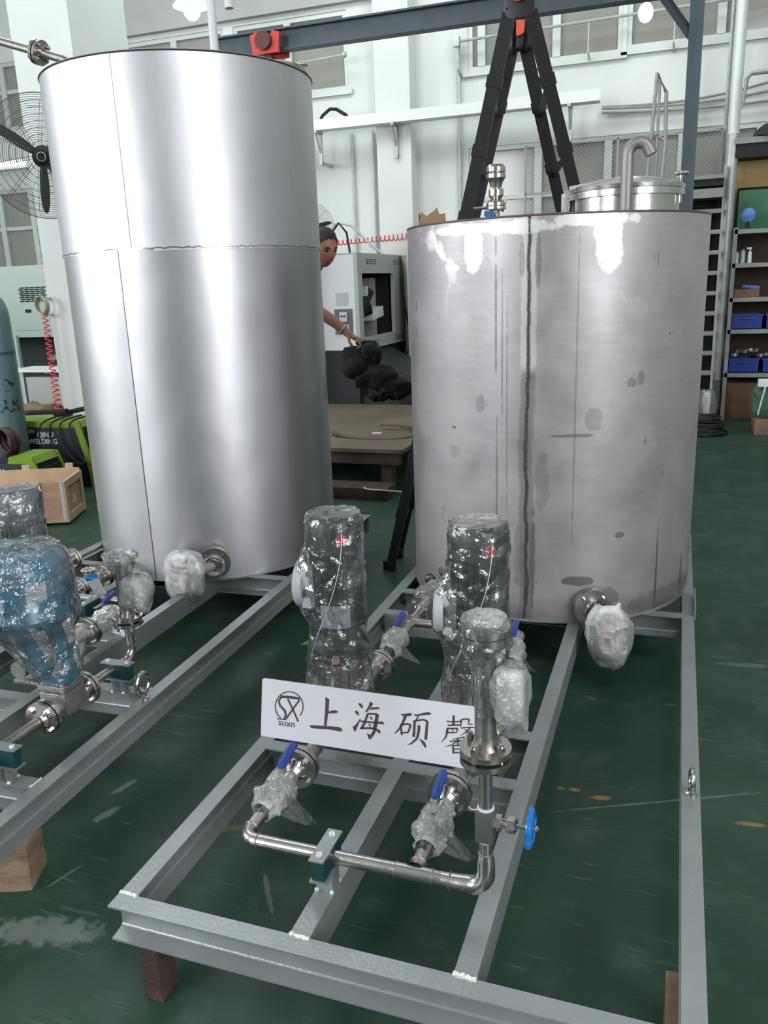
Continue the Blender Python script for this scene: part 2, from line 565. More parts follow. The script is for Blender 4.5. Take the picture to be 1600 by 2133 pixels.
def film_mat(name, milk=0.25, scale=14.0, col=(0.85, 0.88, 0.88)):
    """stretch wrap: clear, glossy and crinkled with milky folds"""
    m, nt, b = mat_new(name)
    nt.nodes.remove(b)
    out = nt.nodes['Material Output']
    v = objvec(nt)
    tr = N(nt, 'ShaderNodeBsdfTransparent')
    tr.inputs[0].default_value = (0.97, 0.98, 0.98, 1)
    gl = N(nt, 'ShaderNodeBsdfGlossy')
    gl.inputs['Roughness'].default_value = 0.07
    gl.inputs['Color'].default_value = (1, 1, 1, 1)
    df = N(nt, 'ShaderNodeBsdfDiffuse')
    df.inputs[0].default_value = (*col, 1)
    vor = N(nt, 'ShaderNodeTexVoronoi', feature='DISTANCE_TO_EDGE')
    vor.inputs['Scale'].default_value = scale
    nz = N(nt, 'ShaderNodeTexNoise')
    nz.inputs['Scale'].default_value = scale * 0.7
    nz.inputs['Detail'].default_value = 6
    nt.links.new(v, nz.inputs['Vector'])
    wv = N(nt, 'ShaderNodeMix', data_type='VECTOR')
    wv.inputs[0].default_value = 0.22
    nt.links.new(v, wv.inputs[4])
    nt.links.new(nz.outputs['Color'], wv.inputs[5])
    nt.links.new(wv.outputs[1], vor.inputs['Vector'])
    ht = mathn(nt, 'ADD', mathn(nt, 'MULTIPLY', vor.outputs['Distance'], 1.2), nz.outputs['Fac'])
    bp = N(nt, 'ShaderNodeBump')
    bp.inputs['Strength'].default_value = 1.0
    bp.inputs['Distance'].default_value = 0.02
    nt.links.new(ht, bp.inputs['Height'])
    nt.links.new(bp.outputs[0], gl.inputs['Normal'])
    lw = N(nt, 'ShaderNodeLayerWeight')
    lw.inputs[0].default_value = 0.25
    nt.links.new(bp.outputs[0], lw.inputs['Normal'])
    gf = mathn(nt, 'ADD', mathn(nt, 'MULTIPLY', lw.outputs['Fresnel'], 0.9), 0.12)
    s1 = N(nt, 'ShaderNodeMixShader')
    nt.links.new(gf, s1.inputs[0])
    nt.links.new(tr.outputs[0], s1.inputs[1])
    nt.links.new(gl.outputs[0], s1.inputs[2])
    fold = noise_fac(nt, v, scale * 0.55, 7, 0.35, 0.75, (1, 1, 0.45), 0.8)
    mk = mathn(nt, 'MULTIPLY', mathn(nt, 'ADD', mathn(nt, 'MULTIPLY', mathn(nt, 'POWER', fold, 2.0), 2.6), 0.30), milk)
    s2 = N(nt, 'ShaderNodeMixShader')
    nt.links.new(mk, s2.inputs[0])
    nt.links.new(s1.outputs[0], s2.inputs[1])
    nt.links.new(df.outputs[0], s2.inputs[2])
    nt.links.new(s2.outputs[0], out.inputs[0])
    return m


def wall_mat():
    m, nt, b = mat_new('whitewashed_wall')
    v = objvec(nt)
    base = mixc(nt, noise_fac(nt, v, 0.8, 7, 0.3, 0.7), (0.64, 0.68, 0.66), (0.74, 0.77, 0.75))
    base = mixc(nt, mathn(nt, 'MULTIPLY', noise_fac(nt, v, 2.4, 6, 0.55, 0.8, (1, 1, 0.15)), 0.35), base, (0.50, 0.53, 0.51))
    nt.links.new(base, b.inputs['Base Color'])
    b.inputs['Roughness'].default_value = 0.75
    return m


MT = {}
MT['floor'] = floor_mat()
MT['wall'] = wall_mat()
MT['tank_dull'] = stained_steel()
MT['tank_satin'] = satin_steel()
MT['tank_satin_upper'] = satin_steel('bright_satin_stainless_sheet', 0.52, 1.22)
MT['silver'] = simple('silver_paint', (0.29, 0.315, 0.318), 0.34, 0.4, 0.10, 5, 0.12, 90)
MT['steel'] = simple('polished_stainless', (0.50, 0.475, 0.45), 0.22, 0.95, 0.12, 20, 0.05, 60)
MT['steel_rough'] = simple('machined_steel', (0.36, 0.34, 0.32), 0.36, 0.9, 0.2, 30, 0.1, 120)
MT['cast'] = simple('cast_stainless', (0.42, 0.40, 0.39), 0.38, 0.85, 0.15, 30, 0.35, 160)
MT['weld'] = simple('weld_bead', (0.80, 0.84, 0.82), 0.4, 0.4, 0.1, 40, 0.8, 150)
MT['rubber'] = simple('black_rubber', (0.012, 0.012, 0.013), 0.6)
MT['black'] = simple('black_painted_metal', (0.018, 0.018, 0.02), 0.35, 0.2)
MT['matt_black'] = simple('matt_black', (0.012, 0.012, 0.014), 0.8)
MT['blue_handle'] = simple('blue_vinyl', (0.015, 0.05, 0.26), 0.35)
MT['blue_wheel'] = simple('blue_enamel', (0.01, 0.16, 0.50), 0.25, 0, 0, 8, 0, 60, (1, 1, 1), None, 0.5)
MT['teal'] = simple('teal_clamp_plastic', (0.006, 0.045, 0.048), 0.4)
MT['film'] = film_mat('stretch_wrap', 0.07, 9)
MT['film_milky'] = film_mat('milky_stretch_wrap', 0.30, 14, (0.80, 0.83, 0.80))
MT['film_white'] = film_mat('white_foam_under_wrap', 0.80, 14, (0.78, 0.78, 0.78))
MT['film_clear'] = film_mat('clear_bag', 0.05, 11)
MT['motor'] = simple('dark_motor_paint', (0.02, 0.022, 0.028), 0.35, 0.1)
MT['motor_grey'] = simple('grey_motor_paint', (0.16, 0.17, 0.19), 0.4, 0.1, 0.1, 9)
MT['grey_box'] = simple('grey_terminal_box', (0.40, 0.41, 0.43), 0.4)
MT['actuator'] = simple('blue_actuator_paint', (0.0, 0.155, 0.26), 0.3, 0.1, 0.08, 5, 0, 60, (1, 1, 1), None, 0.3)
MT['paper'] = simple('white_paper', (0.56, 0.56, 0.60), 0.7)
MT['paper_grey'] = simple('grey_label_paper', (0.36, 0.38, 0.42), 0.6)
MT['ink'] = simple('dark_brown_ink', (0.05, 0.035, 0.035), 0.6)
MT['red'] = simple('red_sticker', (0.65, 0.05, 0.08), 0.4)
MT['pink'] = simple('pink_sticker', (0.62, 0.36, 0.36), 0.5)
MT['tag_blue'] = simple('blue_tag', (0.02, 0.25, 0.60), 0.5)
MT['wood'] = simple('fresh_plywood', (0.50, 0.31, 0.20), 0.65, 0, 0.15, 4, 0.1, 60, (1, 1, 6))
MT['wood_light'] = simple('pale_pine', (0.62, 0.45, 0.29), 0.6, 0, 0.12, 6, 0.1, 60, (1, 6, 1))
MT['wood_old'] = simple('old_brown_timber', (0.26, 0.18, 0.115), 0.7, 0, 0.5, 7, 0.4, 50, (1, 1, 2))
MT['wood_dark'] = simple('dark_timber', (0.060, 0.034, 0.026), 0.75, 0, 0.4, 9, 0.4, 60)
MT['wood_cut'] = simple('sawn_timber_end', (0.26, 0.20, 0.17), 0.8, 0, 0.3, 30, 0.5, 80)
MT['board'] = simple('scuffed_brown_board', (0.13, 0.097, 0.066), 0.6, 0, 0.25, 2, 0.1, 30)
# ============================================================ the hall
WY = 9.8
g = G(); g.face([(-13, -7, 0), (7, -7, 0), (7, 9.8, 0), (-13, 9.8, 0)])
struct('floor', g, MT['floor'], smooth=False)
g = G(); g.box(-13, 7, -7, 9.8, 7.0, 7.1)
struct('ceiling', g, simple('ceiling_panels', (0.62, 0.64, 0.63), 0.8, 0, 0.05, 1.0))


def holed_wall(name, x0, x1, y0, y1, z0, z1, holes):
    """a wall in the XZ plane with rectangular openings (x0,x1,z0,z1)"""
    g = G()
    xs = sorted({x0, x1, *[h[0] for h in holes], *[h[1] for h in holes]})
    zs = sorted({z0, z1, *[h[2] for h in holes], *[h[3] for h in holes]})
    for a, b in zip(xs, xs[1:]):
        runs = []
        for c, d in zip(zs, zs[1:]):
            if any(h[0] <= (a + b) / 2 <= h[1] and h[2] <= (c + d) / 2 <= h[3] for h in holes):
                continue
            if runs and abs(runs[-1][1] - c) < 1e-6:
                runs[-1][1] = d
            else:
                runs.append([c, d])
        for c, d in runs:
            g.box(a, b, y0, y1, c, d)
    return struct(name, g, MT['wall'], smooth=False)


UP_W = [(-9.9, -7.0, 4.16, 5.10), (-6.45, -4.85, 4.16, 5.10), (-4.70, -3.05, 4.16, 5.10), (-1.44, 0.42, 4.19, 5.3), (0.47, 2.6, 4.22, 5.3)]
LO_W = [(-9.9, -8.2, 1.0, 3.32), (-1.44, 2.6, 1.55, 3.31)]
holed_wall('wall_back', -13, 7, WY, WY + 0.25, 0, 7, UP_W + LO_W)
g = G()
for a in ((-13.2, -13, -7, -5.6, 0, 7), (-13.2, -13, 0.4, 9.8, 0, 7), (-13.2, -13, -5.6, 0.4, 0, 1.7), (-13.2, -13, -5.6, 0.4, 5.7, 7)):
    g.box(*a)
struct('wall_left', g, MT['wall'])
g = G()
for a in ((7, 7.2, -7, -5.6, 0, 7), (7, 7.2, -5.6, -1.6, 0, 1.1), (7, 7.2, -5.6, -1.6, 5.3, 7), (7, 7.2, -1.6, 9.8, 0, 7)):
    g.box(*a)
struct('wall_right', g, MT['wall'])
g = G()
for a in ((-13, -7, -7.2, -7, 0, 7), (-7, -3.4, -7.2, -7, 0, 1.2), (-7, -3.4, -7.2, -7, 5.8, 7), (-3.4, 7, -7.2, -7, 0, 7)):
    g.box(*a)
struct('wall_front', g, simple('front_wall_plaster', (0.30, 0.31, 0.31), 0.8))

MT['pane'] = simple('dusty_window_glass', (0.30, 0.295, 0.27), 0.12, 0, 0.12, 0.7, 0, 60, (1, 1, 1), 0.7)
MT['frame'] = simple('pale_aluminium_frame', (0.55, 0.60, 0.57), 0.45, 0.2)


def window(n, x0, x1, z0, z1, vs, hs, sill=False):
    f = G()
    w = 0.055
    y0, y1 = WY + 0.02, WY + 0.10
    f.box(x0, x1, y0, y1, z0, z0 + w); f.box(x0, x1, y0, y1, z1 - w, z1)
    f.box(x0, x0 + w, y0, y1, z0 + w, z1 - w); f.box(x1 - w, x1, y0, y1, z0 + w, z1 - w)
    for x in vs:
        f.box(x - w / 2 - 0.02, x + w / 2 + 0.02, y0 - 0.01, y1, z0 + w, z1 - w)
    for z in hs:
        f.box(x0 + w, x1 - w, y0 + 0.01, y1, z - w / 2, z + w / 2)
    fo = struct('window_%d' % n, f, MT['frame'], origin=((x0 + x1) / 2, WY + 0.06, z0))
    p = G(); p.box(x0 + w * 0.5, x1 - w * 0.5, WY + 0.065, WY + 0.075, z0 + w * 0.5, z1 - w * 0.5)
    p.link('window_pane', MT['pane'], fo)
    if sill:
        s = G(); s.box(x0 - 0.06, x1 + 0.06, WY - 0.05, WY + 0.06, z0 - 0.06, z0 + 0.001)
        s.link('window_sill', MT['frame'], fo)


window(1, *UP_W[0], (-8.7,), (4.7,))
window(2, *UP_W[1], (-5.65,), (), True)
window(3, *UP_W[2], (-3.9,), (), True)
window(4, *UP_W[3], (-1.27, -0.35,), (), True)
window(5, *UP_W[4], (1.5,), (), True)
window(6, *LO_W[0], (-9.1, -8.48), (2.74,), True)
window(7, *LO_W[1], (-0.55, 0.30, 1.15, 2.0), (2.69,), True)

# wall piers and the lintel band
g = G(); g.box(-2.58, -2.12, WY - 0.30, WY, 0, 7); struct('wall_back_pier', g, MT['wall'])
g = G(); g.box(-4.77, -4.105, 5.6, 6.47, 0, 7); struct('wall_pillar', g, MT['wall'])
g = G(); g.box(-7.6, -2.58, WY - 0.10, WY, 5.16, 5.62); struct('trim_1', g, simple('grey_lintel', (0.42, 0.43, 0.42), 0.8, 0, 0.06, 2))


def pipe_run(name, label, pts, r, mat, cat='pipe', seg=8):
    g = G(); g.tube(pts, r, seg)
    return tag(g.link(name, mat, origin=pts[0]), label, cat)


MT['galv'] = simple('galvanised_steel', (0.46, 0.48, 0.47), 0.45, 0.5, 0.12, 10)
MT['white_plastic'] = simple('white_trunking', (0.82, 0.85, 0.84), 0.5)
MT['grey_steel'] = simple('grey_painted_steel', (0.30, 0.31, 0.30), 0.5, 0.2, 0.1, 6)

# cable tray on brackets
t = thing('cable_tray', 'long white cable tray on brackets across the white back wall', 'cable tray', (-1.9, 9.4, 3.65))
g = G()
g.box(-4.2, 0.22, 9.3, 9.48, 3.62, 3.64); g.box(-4.2, 0.22, 9.295, 9.31, 3.62, 3.745); g.box(-4.2, 0.22, 9.47, 9.485, 3.62, 3.745)
g.link('tray', MT['white_plastic'], t)
for x in (-3.35, -2.30, -0.12):
    g = G()
    g.box(x - 0.02, x + 0.02, 9.29, 9.52, 3.59, 3.62)
    g.box(x - 0.02, x + 0.02, 9.44, 9.48, 3.22, 3.60)
    g.tube([(x, 9.32, 3.59), (x, 9.45, 3.36)], 0.012, 6)
    g.box(x - 0.02, x + 0.02, 9.46, 9.79 if not -2.58 < x < -2.12 else 9.48, 3.22, 3.26)
    g.link('bracket', MT['galv'], t)
pipe_run('cable', 'black cable looping up over the white cable tray', [(-3.33, 9.40, 3.70), (-3.28, 9.40, 3.80), (-3.17, 9.40, 3.87), (-3.08, 9.40, 3.86), (-2.95, 9.40, 3.78), (-2.90, 9.40, 3.70)], 0.022, MT['matt_black'], 'cable')
# conduits dropping down the wall behind the machining centre
for x, top, lab in ((-3.02, 3.62, 'thin grey conduit dropping from the cable tray, left of its pair'), (-2.72, 3.62, 'thin grey conduit dropping from the cable tray, right of its pair beside the pier')):
    pipe_run('conduit', lab, [(x, 9.76, top), (x, 9.76, 1.9)], 0.016, MT['galv'], 'conduit')
pipe_run('wall_pipe', 'vertical grey pipe on the wall left of the lower windows', [(-1.545, 9.74, 1.2), (-1.545, 9.74, 4.52)], 0.022, MT['galv'])
t = thing('rail_pipe', 'thin grey pipe rail running across the upper windows', 'pipe', (-1.5, 9.6, 4.52))
g = G(); g.tube([(-1.53, 9.60, 4.50), (0.2, 9.60, 4.53), (2.6, 9.60, 4.57)], 0.018, 8); g.link('rail', MT['galv'], t)
for x in (-1.52, -0.95, 0.05, 1.0):
    g = G(); g.tube([(x, 9.60, 4.52), (x, 9.60, 4.20), (x, 9.80, 4.14)], 0.012, 6); g.link('bracket', MT['galv'], t)
g = G(); g.box(-1.57, -1.49, 9.56, 9.64, 4.44, 4.56, 0.01); g.link('junction_box', MT['galv'], t)
t = thing('rail_pipe', 'short thin pipe rail with one bracket beside the rim of the tall tank', 'pipe', (-3.9, 9.55, 4.6))
g = G(); g.tube([(-4.35, 9.5, 4.44), (-2.98, 9.5, 4.50)], 0.018, 8); g.ball((-2.98, 9.5, 4.50), 0.04); g.link('rail', MT['galv'], t)
g = G(); g.tube([(-4.05, 9.5, 4.45), (-3.75, 9.79, 4.10)], 0.012, 6); g.link('bracket', MT['galv'], t)
# cables slung along the wall to the right
for i, (z0, z1, lab) in enumerate(((3.62, 3.80, 'uppermost grey cable slung along the wall at right'), (3.60, 3.66, 'middle grey cable slung along the wall at right'), (3.55, 3.52, 'lowest grey cable slung along the wall at right'))):
    pts = [(0.22 + 2.3 * k / 10, 9.72 - 0.02 * i, z0 + (z1 - z0) * k / 10 - 0.10 * math.sin(PI * k / 10) * (1 - 0.3 * i)) for k in range(11)]
    pipe_run('cable', lab, pts, 0.014, MT['grey_steel'], 'cable')

t = thing('tube_light', 'white fluorescent tube lamp on the back wall behind the big fan', 'lamp', (-8.8, 9.7, 3.68))
g = G(); g.box(-9.6, -8.35, 9.70, 9.78, 3.60, 3.73, 0.01); g.link('lamp_housing', MT['white_plastic'], t)
tm, tnt, tb = mat_new('tube_glow')
tb.inputs['Emission Color'].default_value = (0.95, 1, 1, 1)
tb.inputs['Emission Strength'].default_value = 3
g = G(); g.cyl((-9.55, 9.68, 3.665), (-8.40, 9.68, 3.665), 0.025, seg=12); g.link('tube', tm, t)
# pendant lamp
t = thing('lamp_or_reflection', 'glowing white pendant lamp high above the tall tank', 'lamp', (-3.95, 7.5, 4.62))
g = G(); g.tube([(-3.95, 7.5, 7.0), (-3.95, 7.5, 4.85)], 0.01, 6); g.link('cord', MT['black'], t)
g = G(); g.lathe([(0.04, 0.26), (0.07, 0.20), (0.16, 0.10), (0.20, 0.05)], (-3.95, 7.5, 4.60), cap=False); g.link('lamp_shade', MT['white_plastic'], t)
em, nt, b = mat_new('lamp_glow')
b.inputs['Emission Color'].default_value = (1, 1, 0.93, 1)
b.inputs['Emission Strength'].default_value = 14
g = G(); g.ball((-3.95, 7.5, 4.63), 0.095, 0.095, 0.12); g.link('bulb', em, t)
t = thing('lamp_or_reflection', 'added glowing bulb for the lamp reflection in the upper window beside the gantry post', 'lamp', (0.724, 8.7, 4.28))  # bulb and cord added to stand in for a lamp's reflection in the glass
g = G(); g.tube([(0.724, 8.7, 7.0), (0.724, 8.7, 4.38)], 0.008, 6); g.link('cord', MT['black'], t)  # added cord of the stand-in bulb
g = G(); g.ball((0.724, 8.7, 4.30), 0.075, 0.075, 0.095); g.link('bulb', em, t)  # added bulb, stands in for the lamp reflection
# ============================================================ skids
ZT = 0.25                       # top of the skid steel
BW, BH, TW, TF = 0.050, 0.100, 0.006, 0.008


_f = [(TW + 0.010 - 0.010 * math.sin(a), -TF * 1.25 - 0.010 + 0.010 * math.cos(a)) for a in (0.0, 0.39, 0.785, 1.18, 1.571)]
_b = [(u, -BH - v) for u, v in reversed(_f)]
CHANNEL_PROF = [(0, 0), (BW, 0), (BW, -TF * 0.7)] + _f + _b + [(BW, -BH + TF * 0.7), (BW, -BH), (0, -BH)]


def channel_y(g, x0, y0, y1, open_side, w=BW, z1=ZT, h=BH):
    """channel running along y; open_side +1 opens towards +x"""
    xi = x0 if open_side > 0 else x0 + w
    s = open_side
    prof = CHANNEL_PROF
    g.prism(prof, lambda u, v, t: (xi + s * u, t, z1 + v), y0, y1)


def channel_x(g, y0, x0, x1, open_side, w=BW, z1=ZT, h=BH):
    yi = y0 if open_side > 0 else y0 + w
    s = open_side
    prof = CHANNEL_PROF
    g.prism(prof, lambda u, v, t: (t, yi + s * u, z1 + v), x0, x1)


def weld(g, a, b, r=0.006, seed=0):
    a, b = Vector(a), Vector(b)
    n = max(6, int((b - a).length / 0.004))
    rnd = random.Random(seed)
    pts = [a.lerp(b, i / n) + Vector((rnd.uniform(-1, 1), rnd.uniform(-1, 1), rnd.uniform(-0.3, 0.6))) * r * 0.28 for i in range(n + 1)]
    g.tube(pts, [r * rnd.uniform(0.7, 1.25) for _ in pts], 6)


def eye_bolt(root, x, y, z, M, rz=0.0, ring=0.034):
    g = G(M)
    ax = (math.cos(rz), math.sin(rz), 0)
    g.lathe([(0.018, 0), (0.018, 0.006), (0.010, 0.010), (0.009, 0.02)], (x, y, z), seg=16)
    g.torus((x, y, z + 0.012 + ring), ax, ring * 0.8, ring * 0.21, 32, 10)
    g.link('lifting_eye', MT['steel'], root)


def pipe_support(root, x, y, z0, zp, M, along='y', hexside=1, r=0.017):
    """welded post carrying a two-bolt clamp; along = direction of the clamp's long side"""
    def P(a, b, c):                    # a along clamp, b across
        return (x + b, y + a, c) if along == 'y' else (x + a, y + b, c)

    def bx(g, a0, a1, b0, b1, c0, c1, bev=0):
        if along == 'y':
            g.box(x + b0, x + b1, y + a0, y + a1, c0, c1, bev)
        else:
            g.box(x + a0, x + a1, y + b0, y + b1, c0, c1, bev)
    g = G(M)
    bx(g, -0.022, -0.018, -0.022, 0.022, z0, zp - 0.036)
    bx(g, 0.018, 0.022, -0.022, 0.022, z0, zp - 0.036)
    bx(g, -0.018, 0.018, -0.002, 0.002, z0, zp - 0.036)
    bx(g, -0.060, 0.060, -0.022, 0.022, zp - 0.036, zp - 0.031)
    g.link('support_post', MT['silver'], root)
    g = G(M); bx(g, -0.055, 0.055, -0.017, 0.017, zp - 0.031, zp + 0.027, 0.003); g.link('clamp_block', MT['teal'], root)
    g = G(M); bx(g, -0.062, 0.062, -0.019, 0.019, zp + 0.027, zp + 0.031); cp_ = g.link('clamp_plate', MT['silver'], root)
    for a in (-0.040, 0.040):
        g = G(M); g.lathe([(0.0085, 0), (0.0085, 0.006), (0.0, 0.0065)], P(a, 0, zp + 0.031), seg=6); g.link('clamp_bolt', MT['weld'], cp_)
    for a in (-0.024, 0.024):
        for b in (-0.02, 0.02):
            g = G(M); g.ball(P(a, b, z0 + 0.002), 0.006, sub=2); g.link('weld_bead', MT['weld'], root)


X2, X3, X4 = 0.464, 0.852, 1.312
YE = 3.42
IDM = Matrix.Identity(4)
sk = thing('skid_frame', 'silver painted channel steel skid frame in the foreground under the shorter stained tank', 'steel frame', (0.68, 0.0, 0.15))
g = G(); channel_x(g, 0.0, 0.0, X4 + BW, -1); g.link('front_beam', MT['silver'], sk)
g = G(); channel_x(g, YE - BW, 0.0, X4 + BW, 1); g.link('rear_beam', MT['silver'], sk)
for nm, x, s in (('side_beam', 0, 1), ('middle_beam', X2, -1), ('middle_beam', X3, -1), ('side_beam', X4, -1)):
    g = G(); channel_y(g, x, BW, YE - BW, s); g.link(nm, MT['silver'], sk)
for x0, x1, y, s in ((BW, X2, 2.17, -1), (X2 + BW, X3, 2.17, -1), (X3 + BW, X4, 2.17, -1), (BW, X2, 0.742, -1), (X2 + BW, X3, 0.742, -1), (BW, X2, 1.02, -1), (X2 + BW, X3, 1.02, -1), (BW, X2, 1.90, 1)):
    g = G(); channel_x(g, y, x0, x1, s, z1=ZT - (0 if y > 1.5 else 0.0)); g.link('cross_beam', MT['silver'], sk)
for k, x in enumerate((0.0, X2, X3)):
    g = G(); weld(g, (x + 0.002, BW, ZT), (x + BW, BW - 0.002, ZT), 0.0065, k); g.link('weld_bead', MT['weld'], sk)
g = G()
g.box(X4 + BW, X4 + BW + 0.006, 2.18, 2.42, ZT - 0.01, ZT + 0.045)
g.link('tank_stop_plate', MT['silver'], sk)
eye_bolt(sk, X4 + 0.026, 0.86, ZT, IDM, 0.1)
eye_bolt(sk, X4 + 0.030, 3.20, ZT, IDM, 0.1)
pipe_support(sk, X2 + 0.024, 0.222, ZT, 0.335, IDM)

# second skid, slightly turned: local x = 0 on its right beam, negative to the left
M2 = Matrix.Translation((-0.534 + 0.0, 0.0, 0.0)) @ Matrix.Rotation(0.0257, 4, 'Z')
sk2 = thing('skid_frame', 'silver painted channel steel skid frame at left under the tall tank', 'steel frame', (-0.65, 0.0, 0.15), M=M2)
LY0, LY1 = -0.55, 3.42
g = G(M2); channel_x(g, LY0, -1.31, BW, -1); g.link('front_beam', MT['silver'], sk2)
g = G(M2); channel_x(g, LY1 - BW, -1.31, BW, 1); g.link('rear_beam', MT['silver'], sk2)
for nm, x, s in (('side_beam', 0.0, 1), ('middle_beam', -0.435, -1), ('middle_beam', -0.86, 1), ('side_beam', -1.31, -1)):
    g = G(M2); channel_y(g, x, LY0 + BW, LY1 - BW, s); g.link(nm, MT['silver'], sk2)
for x0, x1, y, s in ((-0.385, 0, 0.345, -1), (-0.385, 0, 0.945, -1), (-0.385, 0, 2.19, -1), (-0.81, -0.435, 2.19, -1), (-1.26, -0.86, 2.19, -1), (-0.81, -0.435, 1.445, -1), (-1.26, -0.86, 1.60, -1), (-1.26, -0.86, 1.95, 1), (-0.81, -0.435, 0.80, -1)):
    g = G(M2); channel_x(g, y, x0, x1, s); g.link('cross_beam', MT['silver'], sk2)
for yw in (0.345, 0.945):
    g = G(M2); weld(g, (-0.002, yw, ZT), (-0.002, yw + 0.05, ZT), 0.005, 5); g.link('weld_bead', MT['weld'], sk2)
eye_bolt(sk2, 0.016, 0.925, ZT, M2, 0.0, 0.046)
CX = -0.135                         # local x of the control valve line
pipe_support(sk2, CX + 0.03, 0.955, ZT, 0.335, M2, 'x')
pipe_support(sk2, CX + 0.03, 0.368, ZT, 0.335, M2, 'x')
pipe_support(sk2, -0.615, 1.47, ZT, 0.335, M2, 'y')

# timber blocks that carry the skids
def block(name, label, x0, x1, y0, y1, z1, mat, rz=0.0, M=IDM):
    g = G(M @ Matrix.Translation(((x0 + x1) / 2, (y0 + y1) / 2, 0)) @ Matrix.Rotation(rz, 4, 'Z'))
    hx, hy = (x1 - x0) / 2, (y1 - y0) / 2
    g.box(-hx, hx, -hy, hy, 0, z1, 0.003)
    bmesh.ops.subdivide_edges(g.bm, edges=g.bm.edges[:], cuts=4, use_grid_fill=True)
    g.rumple(0.003, 18, x0)
    return tag(g.link(name, mat, smooth=False), label, 'timber block', 'timber blocks under the skids')


block('timber_block', 'dark stained timber block under the front left corner of the foreground skid', 0.082, 0.128, -0.004, 0.065, 0.149, MT['wood_dark'])
block('timber_block', 'brown timber block under the front right corner of the foreground skid', 1.285, 1.345, 0.05, 0.30, 0.149, MT['wood_old'])
block('timber_block', 'orange brown timber block under the side beam of the left skid', -0.20, 0.058, 0.17, 0.29, 0.149, MT['wood_old'], 0.35, M2)

# ============================================================ tanks
T1 = (0.6728, 2.6301, 0.6638)
T2 = (-1.2304, 2.6826, 0.6632)


def small_flange(root, c, axis, Rf=0.0575, th=0.014, gap=0.006, nb=4, br=0.008, rot=PI / 4, bore=0.017, single=False, mat='steel', bolt_len=None):
    """pair of flanges either side of c with gasket and bolts, each a part"""
    c = Vector(c)
    ax = Vector(axis).normalized()
    t = Vector((1, 0, 0)) if abs(ax.x) < 0.9 else Vector((0, 1, 0))
    e1 = (t - ax * t.dot(ax)).normalized()
    e2 = ax.cross(e1)
    Mx = Matrix.Identity(4)
    def fl(s):
        g = G(FR)
        b = c + ax * (gap / 2 * s)
        g.lathe([(Rf, 0), (Rf, th), (bore * 1.9, th), (bore * 1.45, th + 0.012)], b, ax * s, 40)
        return g.link('flange', MT[mat], root)
    f1 = fl(1)
    if not single:
        fl(-1)
    g = G(FR); g.lathe([(Rf * 0.62, -gap / 2), (Rf * 0.62, gap / 2)], c, ax, 24); g.link('gasket', MT['rubber'], root)
    L = bolt_len or (th + gap / 2 + 0.010)
    for k in range(nb):
        a = rot + 2 * PI * k / nb
        p = c + (e1 * math.cos(a) + e2 * math.sin(a)) * Rf * 0.74
        g = G(FR)
        g.cyl(p - ax * (L + 0.006), p + ax * (L + 0.006), br * 0.55, seg=10)
        for s in (1, -1):
            g.cyl(p + ax * s * (th + gap / 2), p + ax * s * L, br, seg=6)
        g.link('flange_bolt', MT['steel'], f1)


FR = IDM                            # current authoring frame for the pipework helpers

tk = thing('storage_tank', 'shorter stained stainless storage tank on the foreground skid at right', 'tank', (T1[0], T1[1], ZT))
H1 = 1.905 - ZT
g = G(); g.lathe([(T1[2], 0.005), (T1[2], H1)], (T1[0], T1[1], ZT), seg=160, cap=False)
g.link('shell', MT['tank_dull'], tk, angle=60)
g = G(); g.lathe([(T1[2] + 0.004, 0.0), (T1[2] + 0.004, 0.010)], (T1[0], T1[1], ZT), seg=160); g.link('bottom_plate', MT['silver'], tk)
g = G(); g.lathe([(0.0, 0), (T1[2] + 0.001, 0), (T1[2] + 0.003, 0.004), (T1[2] + 0.001, 0.008), (0, 0.03)], (T1[0], T1[1], ZT + H1), seg=160, cap=False)
g.link('roof_plate', simple('dark_edge_steel', (0.10, 0.085, 0.08), 0.5, 0.6), tk, angle=60)
g = G()
weld(g, (T1[0] - 0.003, T1[1] - T1[2], ZT + 0.02), (T1[0] + 0.002, T1[1] - T1[2], ZT + H1), 0.0035, 11)
g.link('seam_weld', simple('dark_seam_weld', (0.12, 0.10, 0.10), 0.5, 0.7), tk)
# manway on the roof
ZR = ZT + H1 + 0.01
MWC = (0.98, 2.66)
g = G(); g.lathe([(0.225, 0), (0.225, 0.085), (0.245, 0.085), (0.245, 0.11)], (MWC[0], MWC[1], ZR), seg=64, cap=False); g.link('manway_neck', MT['steel'], tk)
g = G(); g.lathe([(0.245, 0.112), (0.247, 0.128), (0.20, 0.145), (0.12, 0.165), (0, 0.175)], (MWC[0], MWC[1], ZR), seg=64)
lid = g.link('manway_lid', MT['steel'], tk)
g = G(); g.box(MWC[0] - 0.245, MWC[0] - 0.02, MWC[1] - 0.02, MWC[1] + 0.02, ZR + 0.135, ZR + 0.165, 0.004, Matrix.Rotation(-0.12, 3, 'Y')); g.link('hinge_arm', MT['cast'], lid)
g = G(); g.box(MWC[0] - 0.275, MWC[0] - 0.235, MWC[1] - 0.045, MWC[1] + 0.045, ZR, ZR + 0.12, 0.004); g.link('hinge', MT['cast'], tk)
for a in (-0.25,):
    cx, cy = MWC[0] + 0.235 * math.cos(a), MWC[1] + 0.235 * math.sin(a)
    g = G(); g.cyl((cx, cy, ZR + 0.05), (cx, cy, ZR + 0.165), 0.006, seg=10)
    for k in range(8):
        b = 2 * PI * k / 8
        g.ball((cx + 0.020 * math.cos(b), cy + 0.020 * math.sin(b), ZR + 0.168), 0.010, 0.010, 0.009, 2)
    g.lathe([(0.02, 0), (0.02, 0.008)], (cx, cy, ZR + 0.164), seg=16)
    g.link('clamp_knob', MT['steel'], lid)
